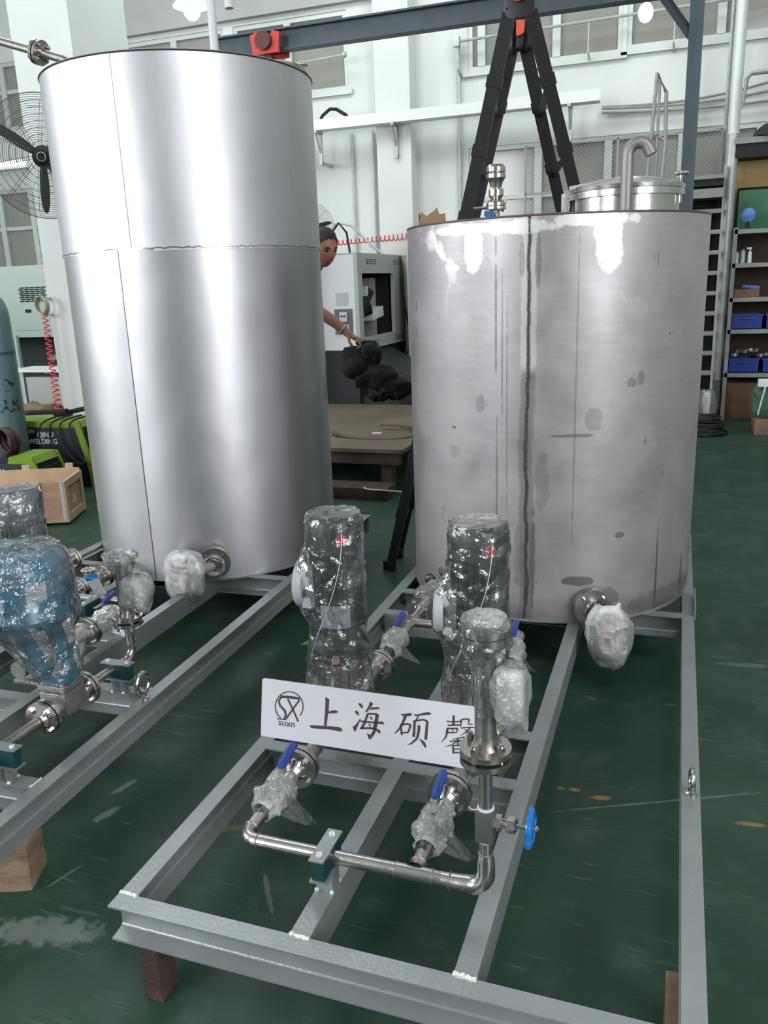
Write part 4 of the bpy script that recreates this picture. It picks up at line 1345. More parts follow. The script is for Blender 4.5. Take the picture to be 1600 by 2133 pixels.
g = G(); g.tube([(0.262, 1.93, ZP), (0.262, 1.965, ZP), (0.262, 2.02, ZP), (0.275, 2.06, ZP)], 0.022, 16); g.link('outlet_pipe', MT['cast'], cv_)
g = wrap_blob(IDM, (0.262, 1.875, ZP + 0.025), 0.056, 0.066, 0.058, 15.0, 0.8, 0.010, 0.010); g.link('plastic_wrap', MT['film_clear'], cv_)
tag_quads(cv_, [(0.317, 1.78, 0.394), (0.356, 1.79, 0.430), (0.368, 1.79, 0.412), (0.334, 1.78, 0.378)], [(0.334, 1.78, 0.378), (0.368, 1.79, 0.412), (0.385, 1.79, 0.355), (0.348, 1.78, 0.315)])


# ---------------- wrapped level transmitters on the tanks
def level_tx(label, tkr, T, az, z, M, off, size, seed, gap=0.10):
    c, n = tank_nozzle(tkr, T, az, z, 0.080, 0.03)
    t = thing('level_transmitter', label, 'instrument', c)
    g = G(); g.cyl(c, c + n * gap, 0.026, seg=20); g.link('process_stub', MT['steel'], t)
    bc = c + n * (gap + size[1] * 0.75) + Vector(off)
    g = G(); g.ball(bc, size[0] * 0.7, size[1] * 0.7, size[2] * 0.7, 3, 0.8); g.cyl(c + n * (gap - 0.02), bc, 0.026, seg=16); g.link('transmitter_head', simple('pinkish_foam_%d' % int(seed), (0.42, 0.33, 0.33), 0.7), t)
    g = wrap_blob(Matrix.Identity(4), (0, 0, 0), *size, seed, 0.70, 0.012, 0.012, 4, 9)
    for v in g.bm.verts:
        k = 1 - 0.22 * max(0.0, -v.co.z / size[2])
        v.co.x *= k; v.co.y *= k
        v.co += bc
    g.link('foam_wrap', MT['film_white'], t)
    g = G(); g.lathe([(0.040, 0), (0.046, 0.03), (0.055, gap)], c, n, 24, cap=False); g.rumple(0.004, 30, seed, 0.004); g.link('plastic_wrap', MT['film_milky'], t)
    # lug plate under the nozzle
    g = G(); p = c - n * 0.01; g.box(p.x - 0.055, p.x - 0.01, p.y - 0.02, p.y + 0.02, p.z - 0.055, p.z - 0.05); g.link('lug_plate', MT['silver'], t)
    return t


level_tx('white foam wrapped level transmitter at the foot of the shorter stained tank', tk, T1, -66.5, 0.335, IDM, (0.025, 0.0, -0.080), (0.094, 0.078, 0.140), 21.0, 0.055)
level_tx('white foam wrapped level transmitter at the foot of the tall tank', tk2, T2, -62.5, 0.36, IDM, (-0.150, -0.02, -0.045), (0.105, 0.085, 0.140), 27.0, 0.03)

# ---------------- left skid pipework (local frame M2)
FR = M2
g = None
PX = -0.445
lp = thing('control_valve_pipework', 'stainless pipe run with clamps and riser along the right side of the left skid', 'pipework', (CX, 0.6, ZP), M=M2)
g = G(M2); g.cyl((CX, -0.2, ZP), (CX, 0.555, ZP), RP, seg=24); g.link('inlet_pipe', MT['steel_rough'], lp)
g = G(M2); g.tube([(CX, 0.82, ZP), (CX + 0.005, 0.92, ZP), (CX + 0.015, 1.012, ZP)] + arc((CX + 0.018, 1.018, ZP + 0.045), (0, 0, -1), (0, 1, 0), 0.045) + [(CX + 0.018, 1.063, 0.47)], RP, 24); g.link('outlet_pipe', MT['steel'], lp)
for c_, a_ in (((CX + 0.015, 1.01, ZP), (0, 1, 0)), ((CX + 0.018, 1.063, ZP + 0.05), (0, 0, 1))):
    g = G(M2); ring_weld(g, c_, a_); g.link('ring_weld', MT['steel_rough'], lp)
flow_meter('smaller film wrapped flow meter on the riser of the left skid', CX + 0.018, 1.063, 0.49, M2, 0.2, 31.0, False)
FR = M2
cvv = thing('control_valve', 'stainless control valve with large film wrapped blue actuator on the left skid', 'valve', (CX, 0.69, ZP), M=M2)
small_flange(cvv, (CX, 0.585, ZP), (0, 1, 0), 0.060, 0.013, 0.006, 4, 0.010, PI / 4)
small_flange(cvv, (CX, 0.795, ZP), (0, 1, 0), 0.060, 0.013, 0.006, 4, 0.010, PI / 4)
g = G(M2)
g.cyl((CX, 0.60, ZP), (CX, 0.78, ZP), 0.030, seg=24); g.ball((CX, 0.69, ZP - 0.005), 0.052, 0.062, 0.048, 3)
g.box(CX - 0.052, CX + 0.052, 0.69 - 0.052, 0.69 + 0.052, ZP - 0.01, ZP + 0.062, 0.006)
g.link('valve_body', MT['cast'], cvv)
g = G(M2); g.box(CX - 0.054, CX + 0.054, 0.69 - 0.054, 0.69 + 0.054, ZP + 0.065, ZP + 0.090, 0.004); bon = g.link('bonnet', MT['cast'], cvv)
for sx in (-1, 1):
    for sy in (-1, 1):
        g = G(M2); g.cyl((CX + sx * 0.040, 0.69 + sy * 0.040, ZP + 0.06), (CX + sx * 0.040, 0.69 + sy * 0.040, ZP + 0.098), 0.0095, seg=6); g.cyl((CX + sx * 0.040, 0.69 + sy * 0.040, ZP + 0.098), (CX + sx * 0.040, 0.69 + sy * 0.040, ZP + 0.108), 0.0055, seg=8); g.link('bonnet_bolt', MT['steel'], bon)
AX = CX - 0.085
g = G(M2); g.cyl((CX, 0.69, ZP + 0.085), (CX, 0.69, 0.56), 0.014, seg=16); g.link('valve_stem', MT['steel'], cvv)
g = G(M2)
for s in (-1, 1):
    g.prism([(s * 0.045, 0.445), (s * 0.062, 0.445), (s * 0.10, 0.62), (s * 0.07, 0.63)], lambda u, v, w: (CX + u - 0.085 * (v - 0.445) / 0.18, 0.69 + w, v), -0.024, 0.024)
g.lathe([(0.060, 0.43), (0.062, 0.45), (0.05, 0.456)], (CX, 0.69, 0), seg=32)
g.link('yoke', MT['actuator'], cvv)
g = G(M2)
g.lathe([(0.06, 0.615), (0.125, 0.635), (0.146, 0.66), (0.150, 0.668), (0.150, 0.676), (0.143, 0.682), (0.143, 0.825), (0.136, 0.85), (0.11, 0.872), (0.06, 0.885), (0, 0.888)], (AX, 0.69, 0), seg=64)
act = g.link('actuator', MT['actuator'], cvv, angle=50)
g = G(M2); az = -0.62
for k in range(6):
    a0, a1 = az - 0.22 + 0.44 * k / 6, az - 0.22 + 0.44 * (k + 1) / 6
    q = []
    for a, zz in ((a0, 0.735), (a1, 0.748), (a1, 0.808), (a0, 0.795)):
        q.append((AX + 0.1475 * math.cos(a), 0.69 + 0.1475 * math.sin(a), zz + 0.0 * a))
    g.face(q)
g.link('data_plate', simple('printed_data_plate', (0.50, 0.54, 0.56), 0.5, 0, 0.3, 60, 0, 60, (1, 1, 4)), act)
g = G(M2)
g.lathe([(0.076, 0.435), (0.088, 0.47), (0.104, 0.54), (0.124, 0.60), (0.158, 0.63), (0.165, 0.675), (0.160, 0.72), (0.158, 0.81), (0.150, 0.86), (0.125, 0.895), (0.06, 0.910), (0.0, 0.912)], (AX, 0.69, 0), seg=72, cap=False)
for v in g.bm.verts:
    v.co.x += 0.085 * max(0.0, (0.63 - v.co.z) / 0.19)
bmesh.ops.subdivide_edges(g.bm, edges=g.bm.edges[:], cuts=2, use_grid_fill=True)
g.rumple(0.005, 16, 44.0, 0.004)
g.link('plastic_wrap', MT['film_clear'], cvv, angle=60)

# pump suction line, strainer, valves with tags
ls = thing('suction_pipework', 'stainless suction pipes between the left pump and the tall tank', 'pipework', (PX, 1.5, ZP), M=M2)
g = G(M2); g.lathe([(0.034, 0), (0.026, 0.04)], (PX, 1.11, ZP), (0, 1, 0), 24); g.cyl((PX, 1.24, ZP), (PX, 1.53, ZP), RP, seg=20); g.link('suction_pipe', MT['steel_rough'], ls)
g = G(M2); g.tube([(PX, 1.50, ZP), (PX, 1.52, ZP)] + arc((PX - 0.035, 1.525, ZP), (1, 0, 0), (0, 1, 0), 0.035) + [(-0.78, 1.56, ZP)] + arc((-0.78, 1.595, ZP), (0, -1, 0), (-1, 0, 0), 0.035) + [(-0.815, 1.63, ZP)], RP, 20); g.link('cross_pipe', MT['steel'], ls)
small_flange(ls, (-0.815, 1.64, ZP), (0, 1, 0), 0.056, 0.014, 0.006, 4, 0.008)
small_flange(ls, (-0.815, 1.835, ZP), (0, 1, 0), 0.056, 0.014, 0.006, 4, 0.008)
g = G(M2); g.cyl((-0.815, 1.85, ZP), (-0.815, 2.14, ZP), 0.018, seg=20); g.link('tank_pipe', MT['steel_rough'], ls)
ys = thing('y_strainer', 'flanged stainless Y strainer with slanting leg beside the blue valve yoke', 'strainer', (PX, 1.13, ZP), M=M2)
small_flange(ys, (PX, 1.225, ZP), (0, 1, 0), 0.060, 0.014, 0.006, 4, 0.009)
g = G(M2); g.lathe([(0.024, 0), (0.036, 0.03), (0.036, 0.07), (0.05, 0.10)], (PX, 1.112, ZP), (0, 1, 0), 24)
g.tube([(PX, 1.18, ZP - 0.01), (PX + 0.035, 1.12, ZP - 0.035), (PX + 0.055, 1.07, ZP - 0.055)], [0.026, 0.024, 0.022], 20)
g.cyl((PX + 0.053, 1.075, ZP - 0.053), (PX + 0.064, 1.048, ZP - 0.064), 0.027, seg=24)
g.cyl((PX + 0.062, 1.050, ZP - 0.063), (PX + 0.068, 1.036, ZP - 0.069), 0.012, seg=6)
g.link('strainer_body', MT['cast'], ys)
ball_valve('wrapped ball valve behind the strainer on the left skid', PX, 1.36, ZP, M2, 17.0, tilt=-0.05)
gv = thing('gate_valve', 'flanged stainless valve with blue and white hang tag beside the tall tank', 'valve', (-0.815, 1.74, ZP), M=M2)
g = G(M2); g.lathe([(0.026, 0.0), (0.036, 0.04), (0.042, 0.08), (0.036, 0.12), (0.026, 0.16)], (-0.815, 1.657, ZP), (0, 1, 0), 28); g.cyl((-0.815, 1.737, ZP), (-0.815, 1.737, ZP + 0.062), 0.026, seg=20); g.link('valve_body', MT['cast'], gv)
g = G(M2)
for k in range(10):
    a = 2 * PI * k / 10
    g.ball((-0.815 + 0.028 * math.cos(a), 1.737 + 0.028 * math.sin(a), ZP + 0.066), 0.009, sub=2)
g.lathe([(0.03, 0), (0.03, 0.008)], (-0.815, 1.737, ZP + 0.060), seg=20)
g.link('valve_cap', MT['steel'], gv)
tag_quads(gv, [(-1.296, 1.57, 0.431), (-1.234, 1.58, 0.448), (-1.228, 1.58, 0.422), (-1.286, 1.57, 0.404)], [(-1.286, 1.57, 0.404), (-1.228, 1.58, 0.422), (-1.190, 1.58, 0.350), (-1.240, 1.57, 0.322)])
lc = thing('flanged_pipe', 'short flanged stainless pipe with blue tag on the far side of the left skid', 'pipework', (-1.15, 2.0, ZP), M=M2)
small_flange(lc, (-1.15, 2.02, ZP), (0, 1, 0), 0.058, 0.014, 0.006, 4, 0.008)
g = G(M2); g.cyl((-1.15, 2.04, ZP), (-1.15, 2.60, ZP), 0.020, seg=20); g.cyl((-1.15, 1.55, ZP), (-1.15, 2.0, ZP), 0.030, seg=20); g.link('pipe', MT['steel_rough'], lc)
tag_quads(lc, [(-1.70, 1.89, 0.362), (-1.673, 1.90, 0.366), (-1.650, 1.90, 0.294), (-1.691, 1.89, 0.278)], [(-1.712, 1.89, 0.388), (-1.690, 1.90, 0.392), (-1.673, 1.90, 0.366), (-1.70, 1.89, 0.362)])
FR = IDM

# ============================================================ the sign
LOGO=[[(.0665,.1261),(.0979,.1284),(.0985,.1364),(.0668,.134)],[(.0979,.1284),(.129,.1284),(.13,.1363),(.0985,.1364)],[(.0673,.1301),(.0589,.1171),(.065,.1171),(.0727,.1272)],[(.0589,.1171),(.0639,.1017),(.0694,.1057),(.065,.1171)],[(.0639,.1017),(.0799,.0874),(.0862,.0919),(.0694,.1057)],[(.0799,.0874),(.0832,.0773),(.0902,.0773),(.0862,.0919)],[(.0832,.0773),(.0782,.0653),(.0818,.064),(.0902,.0773)],[(.0884,.1253),(.1069,.0953),(.1118,.0981),(.0932,.1282)],[(.1069,.0953),(.1242,.0625),(.1291,.0652),(.1118,.0981)],[(.1273,.1308),(.107,.1002),(.1115,.0979),(.1319,.1284)],[(.107,.1002),(.084,.0663),(.0886,.0639),(.1115,.0979)],[(.0576,.0608),(.0875,.0627),(.0877,.066),(.0578,.0641)],[(.0717,.0675),(.0675,.0703),(.0651,.0677),(.0694,.0647)],[(.0675,.0703),(.0638,.0736),(.0611,.0712),(.0651,.0677)],[(.0638,.0736),(.0606,.0773),(.0576,.0752),(.0611,.0712)],[(.0606,.0773),(.058,.0815),(.0548,.0797),(.0576,.0752)],[(.058,.0815),(.0559,.086),(.0525,.0845),(.0548,.0797)],[(.0559,.086),(.0544,.0908),(.0509,.0897),(.0525,.0845)],[(.0544,.0908),(.0535,.0958),(.05,.0951),(.0509,.0897)],[(.0535,.0958),(.0533,.1009),(.0498,.1006),(.05,.0951)],[(.0533,.1009),(.0537,.1061),(.0502,.1061),(.0498,.1006)],[(.0537,.1061),(.0548,.1113),(.0514,.1117),(.0502,.1061)],[(.0548,.1113),(.0565,.1163),(.0532,.1171),(.0514,.1117)],[(.0565,.1163),(.0588,.1212),(.0556,.1224),(.0532,.1171)],[(.0588,.1212),(.0616,.1258),(.0587,.1274),(.0556,.1224)],[(.0616,.1258),(.065,.1302),(.0623,.132),(.0587,.1274)],[(.065,.1302),(.0688,.1341),(.0665,.1363),(.0623,.132)],[(.0688,.1341),(.073,.1376),(.071,.14),(.0665,.1363)],[(.073,.1376),(.0776,.1406),(.076,.1433),(.071,.14)],[(.0776,.1406),(.0824,.143),(.0812,.146),(.076,.1433)],[(.0824,.143),(.0874,.1449),(.0867,.148),(.0812,.146)],[(.0874,.1449),(.0926,.1462),(.0923,.1494),(.0867,.148)],[(.0926,.1462),(.0978,.1469),(.0979,.1501),(.0923,.1494)],[(.0978,.1469),(.103,.1469),(.1036,.1502),(.0979,.1501)],[(.103,.1469),(.1081,.1464),(.1091,.1496),(.1036,.1502)],[(.1081,.1464),(.113,.1452),(.1144,.1483),(.1091,.1496)],[(.113,.1452),(.1176,.1434),(.1194,.1464),(.1144,.1483)],[(.1176,.1434),(.122,.1411),(.1241,.1439),(.1194,.1464)],[(.122,.1411),(.1259,.1382),(.1284,.1408),(.1241,.1439)],[(.1259,.1382),(.1295,.1349),(.1322,.1372),(.1284,.1408)],[(.1295,.1349),(.1325,.1311),(.1355,.1331),(.1322,.1372)],[(.1325,.1311),(.135,.1269),(.1382,.1286),(.1355,.1331)],[(.135,.1269),(.137,.1224),(.1403,.1237),(.1382,.1286)],[(.137,.1224),(.1383,.1176),(.1417,.1186),(.1403,.1237)],[(.1383,.1176),(.1391,.1126),(.1425,.1132),(.1417,.1186)],[(.1391,.1126),(.1392,.1075),(.1426,.1078),(.1425,.1132)],[(.1392,.1075),(.1386,.1024),(.1421,.1023),(.1426,.1078)],[(.1386,.1024),(.1375,.0973),(.1408,.0968),(.1421,.1023)],[(.1375,.0973),(.1357,.0923),(.1389,.0914),(.1408,.0968)],[(.1357,.0923),(.1334,.0875),(.1364,.0863),(.1389,.0914)],[(.1334,.0875),(.1304,.0829),(.1334,.0815),(.1364,.0863)]]
CHARS=[[(.2099,.1481),(.2228,.1421),(.2215,.1099),(.2164,.0638),(.2084,.0633),(.2106,.1061),(.2109,.1336)],[(.2192,.1057),(.2347,.1122),(.2456,.1137),(.2506,.1094),(.2447,.1044),(.2193,.1009)],[(.1625,.0583),(.1777,.0601),(.2145,.0631),(.2533,.0664),(.263,.0633),(.2662,.0546),(.2609,.0534),(.2221,.0545),(.1731,.0502),(.1669,.0516)],[(.3124,.1432),(.3199,.1438),(.326,.1378),(.3256,.1292),(.3199,.132),(.3142,.1374)],[(.3022,.121),(.3089,.1202),(.315,.1149),(.3146,.1069),(.3093,.1096),(.3039,.1145)],[(.3214,.1029),(.3193,.0941),(.3063,.0605),(.3027,.0595),(.2975,.0728),(.3067,.0809)],[(.3467,.153),(.3574,.1477),(.3396,.1217),(.3326,.1194),(.3436,.1402)],[(.3508,.1363),(.3717,.14),(.3769,.1381),(.3743,.1343),(.3464,.1289)],[(.3385,.1182),(.3456,.118),(.3361,.0874),(.3296,.0729),(.3178,.069),(.3301,.0911)],[(.342,.1191),(.3677,.1222),(.3749,.1176),(.3656,.1163),(.3434,.1139)],[(.3655,.1197),(.3749,.1176),(.3723,.0926),(.3673,.0695),(.3608,.055),(.3577,.077),(.3617,.0956)],[(.3406,.061),(.3514,.057),(.358,.0681),(.364,.0645),(.3597,.0548),(.3519,.0435),(.3471,.0444)],[(.317,.0937),(.3287,.0954),(.364,.097),(.3872,.101),(.392,.0955),(.3898,.0929),(.3642,.0915),(.3195,.0896)],[(.3224,.0746),(.3505,.0798),(.3693,.0787),(.38,.0747),(.3819,.066),(.3792,.0645),(.3648,.0736),(.3461,.0731),(.3202,.0689)],[(.3482,.1105),(.3542,.108),(.3568,.1005),(.3521,.101),(.3484,.1061)],[(.3443,.0886),(.3503,.0872),(.3528,.0808),(.3481,.0813),(.3449,.0853)],[(.4388,.1301),(.4482,.1314),(.4669,.1363),(.4729,.134),(.4684,.1281),(.4485,.1241),(.4413,.1266)],[(.4485,.1253),(.4579,.1254),(.4471,.0986),(.4347,.0806),(.4243,.071),(.4231,.0731),(.4356,.09),(.4443,.1097)],[(.4764,.1345),(.4881,.1354),(.518,.1464),(.5274,.1432),(.5264,.1396),(.5138,.1367),(.4813,.1299)],[(.4378,.0993),(.4416,.0698),(.4477,.0713),(.443,.1006)],[(.4441,.097),(.4598,.102),(.46,.1071),(.443,.1019)],[(.4598,.102),(.469,.0986),(.4714,.1043),(.46,.1071)],[(.4661,.1024),(.4603,.0801),(.4648,.0792),(.4724,.1012)],[(.4463,.0747),(.4627,.0781),(.4623,.0822),(.4459,.0788)],[(.4886,.1323),(.4831,.1195),(.486,.1183),(.4936,.1302)],[(.4771,.118),(.4755,.0696),(.4834,.0703),(.4841,.1186)],[(.4823,.1138),(.5051,.12),(.505,.125),(.4814,.1187)],[(.5051,.12),(.516,.1178),(.5175,.1232),(.505,.125)],[(.5133,.1203),(.51,.0673),(.5184,.0679),(.5202,.1207)],[(.4896,.1049),(.4895,.0892),(.4974,.0893),(.4975,.1057)],[(.4895,.0892),(.4863,.0694),(.4929,.0667),(.4974,.0893)],[(.4863,.0694),(.4734,.0539),(.4765,.0502),(.4929,.0667)],[(.4734,.0539),(.462,.0448),(.4625,.0439),(.4765,.0502)],[(.4965,.0654),(.5053,.0541),(.5123,.0603),(.4984,.0676)],[(.5053,.0541),(.5133,.0442),(.5178,.0471),(.5123,.0603)],[(.5872,.1463),(.5879,.1189),(.5952,.12),(.5935,.1472)],[(.5717,.1256),(.5935,.1269),(.5933,.1305),(.5719,.1293)],[(.5935,.1269),(.6106,.1307),(.6099,.1351),(.5933,.1305)],[(.5752,.1144),(.6086,.1203),(.6083,.1243),(.5748,.1188)],[(.6107,.1382),(.6091,.1177),(.6127,.1178),(.6148,.1382)],[(.6127,.1358),(.6269,.14),(.6267,.144),(.6119,.1397)],[(.6269,.14),(.6346,.1385),(.6357,.1434),(.6267,.144)],[(.6323,.141),(.6304,.1276),(.6333,.1301),(.6362,.1406)],[(.6304,.1276),(.644,.1273),(.6443,.1304),(.6333,.1301)],[(.6124,.1126),(.6357,.1182),(.6355,.1217),(.6119,.1161)],[(.6357,.1182),(.6534,.1201),(.6535,.1232),(.6355,.1217)],[(.6364,.1206),(.6238,.1053),(.6262,.1029),(.6394,.1182)],[(.6238,.1053),(.6115,.0936),(.6123,.0926),(.6262,.1029)],[(.6217,.1117),(.6351,.1012),(.6375,.1058),(.6231,.1136)],[(.6351,.1012),(.6557,.0947),(.6578,.1004),(.6375,.1058)],[(.5711,.1069),(.5758,.0939),(.5797,.0958),(.5741,.1084)],[(.5732,.1057),(.604,.1102),(.6038,.1142),(.573,.1098)],[(.601,.1123),(.5988,.1002),(.6019,.0998),(.605,.1118)],[(.5778,.0944),(.6004,.0989),(.6002,.102),(.5775,.098)],[(.5883,.11),(.5881,.0987),(.5908,.0989),(.591,.1103)],[(.5716,.1058),(.5692,.0856),(.5743,.0841),(.5775,.1056)],[(.5692,.0856),(.559,.067),(.5599,.0664),(.5743,.0841)],[(.59,.0792),(.607,.0836),(.6063,.0866),(.5896,.0814)],[(.607,.0836),(.6238,.0896),(.6228,.0933),(.6063,.0866)],[(.583,.0712),(.6037,.0761),(.6033,.0797),(.5825,.0747)],[(.6037,.0761),(.6306,.0811),(.6303,.0846),(.6033,.0797)],[(.6021,.0848),(.6036,.0647),(.6081,.0656),(.6066,.0856)],[(.6011,.0782),(.5895,.0665),(.5913,.0636),(.6038,.0754)],[(.5895,.0665),(.5705,.0562),(.5709,.0552),(.5913,.0636)],[(.6065,.0767),(.6212,.0688),(.6227,.0732),(.6074,.0783)],[(.6212,.0688),(.6395,.0665),(.6406,.0719),(.6227,.0732)],[(.5892,.0623),(.5919,.0401),(.5978,.0416),(.5941,.0636)],[(.5925,.0608),(.6233,.0665),(.6231,.07),(.5922,.0644)],[(.596,.0521),(.6214,.056),(.6213,.0592),(.5958,.0552)],[(.5971,.0419),(.6219,.0457),(.6217,.0498),(.5969,.0459)],[(.6196,.0673),(.6197,.0392),(.6251,.0398),(.6246,.0679)]]
SP0 = Vector((0.12, 0.582, 0.396))
SU = Vector((1, 0, 0))
SV = Vector((0, 0.042, 0.19)).normalized()
SN = SU.cross(SV)                  # points to the viewer
if SN.y > 0:
    SN = -SN


def sgn(u, v, w=0.0):
    return SP0 + SU * u + SV * v + SN * w


sg = thing('name_sign', 'long white sign board with a circular logo and four dark characters, leaning on the pumps', 'sign', (0.46, 0.582, 0.396))
g = G()
g.prism([(0.006, 0.004), (0.682, 0.004), (0.682, 0.178), (0.012, 0.178), (0.006, 0.174)], lambda u, v, w: sgn(u, v, w), -0.004, 0.0)
sb_ = g.link('sign_board', MT['paper'], sg)


def marks(name, polys, dz):
    g = G()
    for q in polys:
        try:
            g.face([sgn(u, v, dz) for u, v in q])
        except ValueError:
            pass
    bmesh.ops.triangulate(g.bm, faces=g.bm.faces[:])
    for f in g.bm.faces:
        f.normal_update()
        if f.normal.dot(SN) < 0:
            f.normal_flip()
    return g


mats_ink = MT['ink']
g = marks('logo', LOGO, 0.0006); lg_ = g.link('logo', mats_ink, sb_, smooth=False)
for a_, b_ in ((0.1, 0.235), (0.235, 0.375), (0.375, 0.515), (0.515, 0.7)):
    g = marks('chars', [q for q in CHARS if a_ <= sum(p[0] for p in q) / len(q) < b_], 0.0006); g.link('character', mats_ink, sb_, smooth=False)


def text_mesh(body, size, M, mat, name, parent, align='LEFT', bold=0.0, xs=1.0):
    cu = bpy.data.curves.new(name, 'FONT')
    cu.body = body
    cu.size = size
    cu.align_x = align
    cu.offset = bold
    cu.extrude = 0.0002
    cu.resolution_u = 3
    tmp = bpy.data.objects.new('tmp_text', cu)
    COL.objects.link(tmp)
    dg = bpy.context.evaluated_depsgraph_get()
    me = bpy.data.meshes.new_from_object(tmp.evaluated_get(dg))
    bpy.data.objects.remove(tmp)
    me.transform(WM[parent].inverted() @ M @ Matrix.Diagonal((xs, 1, 1, 1)))
    me.materials.clear()
    me.materials.append(mat)
    me.name = name
    o = bpy.data.objects.new(name, me)
    COL.objects.link(o)
    o.parent = parent
    WM[o] = WM[parent]
    return o


p = sgn(0.0625, 0.0445, 0.0008)
text_mesh('suxn', 0.029, Matrix((( SU.x, SV.x, SN.x, p.x), (SU.y, SV.y, SN.y, p.y), (SU.z, SV.z, SN.z, p.z), (0, 0, 0, 1))), mats_ink, 'logo_text', sb_)
# ============================================================ gantry, ladder
MT['gantry'] = simple('blue_grey_gantry_paint', (0.060, 0.083, 0.098), 0.45, 0.2, 0.12, 5)
MT['red_paint'] = simple('red_hoist_paint', (0.62, 0.05, 0.05), 0.4)
MT['orange'] = simple('orange_plastic', (0.62, 0.10, 0.05), 0.4)
gt = thing('gantry_crane', 'blue grey steel gantry crane spanning behind both tanks', 'crane', (1.23, 6.2, 0))
g = G()
for z0, z1, w in ((3.735, 3.75, 0.06), (3.90, 3.915, 0.06), (3.75, 3.90, 0.006)):
    g.box(-2.98, 1.42, 6.2 - w, 6.2 + w, z0, z1)
g.link('beam', MT['gantry'], gt)
for x0 in (1.178, -2.98):
    g = G(); g.box(x0, x0 + 0.105, 6.15, 6.25, 0.02, 3.735, 0.004); g.link('post', MT['gantry'], gt)
    g = G(); g.box(x0 - 0.01, x0 + 0.115, 5.5, 6.9, 0.0, 0.08, 0.004); g.link('foot', MT['gantry'], gt)
g = G(); g.tube([(1.20, 6.2, 3.44), (0.98, 6.2, 3.74)], 0.035, 4); g.link('brace', MT['gantry'], gt)
g = G(); g.tube([(-2.90, 6.2, 3.44), (-2.68, 6.2, 3.74)], 0.035, 4); g.link('brace', MT['gantry'], gt)
hs = thing('chain_hoist', 'red chain hoist trolley hanging on the gantry beam above the tall tank', 'hoist', (-2.40, 6.12, 3.78))
g = G()
for y in (6.10, 6.30):
    g = G()
    g.prism([(-2.52, 3.70), (-2.27, 3.70), (-2.25, 3.86), (-2.32, 3.88), (-2.36, 3.80), (-2.43, 3.80), (-2.47, 3.88), (-2.54, 3.86)], lambda u, v, w: (u, w, v), y - 0.02 - (0 if y > 6.2 else 0.02), y)
    g.link('side_plate', MT['red_paint'], hs)
g = G(); g.cyl((-2.40, 6.02, 3.80), (-2.40, 6.10, 3.80), 0.075, seg=24); g.cyl((-2.40, 6.10, 3.66), (-2.40, 6.30, 3.66), 0.045, seg=20); g.link('wheel', simple('rusty_brown_wheel', (0.10, 0.03, 0.025), 0.6), hs)
g = G(); g.box(-2.50, -2.30, 6.10, 6.30, 3.52, 3.66, 0.02); g.link('hoist_body', MT['red_paint'], hs)

# black telescopic ladder straddling behind the shorter tank
ld = thing('telescopic_ladder', 'black telescopic A frame ladder with orange hinge discs behind the shorter tank', 'ladder', (0.3, 3.4, 0))
HN, HF = Vector((0.375, 3.38, 3.11)), Vector((0.295, 3.80, 3.06))
LN, LF = Vector((-0.351, 3.128, 0.0)), Vector((-0.38, 3.36, 0.0))
RN, RF = Vector((1.207, 4.02, 0.0)), Vector((0.985, 4.42, 0.0))


def rail(a, b, w, d, out):
    """rectangular rail from a (foot) to b; out = width direction"""
    ax = (b - a).normalized()
    y = (out - ax * out.dot(ax)).normalized()
    x = y.cross(ax)
    g = G()
    L = (b - a).length
    n = 9
    for k in range(n):
        s0, s1 = L * k / n, L * (k + 1) / n
        ww = w * (0.74 + 0.26 * k / (n - 1))
        g.prism([(-ww / 2, -d / 2), (ww / 2, -d / 2), (ww / 2, d / 2), (-ww / 2, d / 2)], lambda u, v, t: a + x * u + y * v + ax * t, s0 + 0.003, s1)
        if k:
            g.prism([(-ww / 2 - 0.006, -d / 2 - 0.004), (ww / 2 + 0.006, -d / 2 - 0.004), (ww / 2 + 0.006, d / 2 + 0.004), (-ww / 2 - 0.006, d / 2 + 0.004)], lambda u, v, t: a + x * u + y * v + ax * t, s0 - 0.012, s0 + 0.045)
    return g


wd_ = Vector((-0.1, 1, 0)).normalized()
for a, b in ((LN, HN), (LF, HF), (RN, HN), (RF, HF)):
    s = 1 if a.x > 0 else -1
    rail(a, b + Vector((s * (0.055 if b is HN else 0.035), 0, -0.12)), 0.070, 0.032, wd_).link('rail', MT['black'], ld)
    g = G(); g.box(a.x - 0.035, a.x + 0.035, a.y - 0.025, a.y + 0.025, 0.0, 0.06, 0.006); g.link('rubber_foot', MT['rubber'], ld)
for (a, b, c, d) in ((LN, HN, LF, HF), (RN, HN, RF, HF)):
    for k in range(1, 10):
        s = k / 9.0 * 0.95
        p, q = a.lerp(b, s), c.lerp(d, s)
        g = G(); g.tube([p, q], 0.020, 4); g.link('rung', MT['black'], ld)
for h in (HN, HF):
    g = G(); g.box(h.x - 0.078, h.x + 0.078, h.y - 0.018, h.y + 0.018, h.z - 0.15, h.z + 0.05, 0.012)
    for dx, dz in ((-0.065, -0.10), (-0.075, -0.13), (0.065, -0.10), (0.075, -0.13)):
        g.cyl((h.x + dx, h.y - 0.024, h.z + dz), (h.x + dx, h.y, h.z + dz), 0.006, seg=10)
    hg_ = g.link('hinge', MT['black'], ld)
    g = G(); g.lathe([(0.0, 0.0), (0.036, 0.0), (0.048, -0.01)], (h.x + 0.0, h.y - 0.030, h.z - 0.03), (0, 1, 0), 28, cap=False); g.cyl((h.x, h.y - 0.028, h.z - 0.03), (h.x, h.y, h.z - 0.03), 0.044, seg=28); g.link('hinge_disc', MT['orange'], hg_)

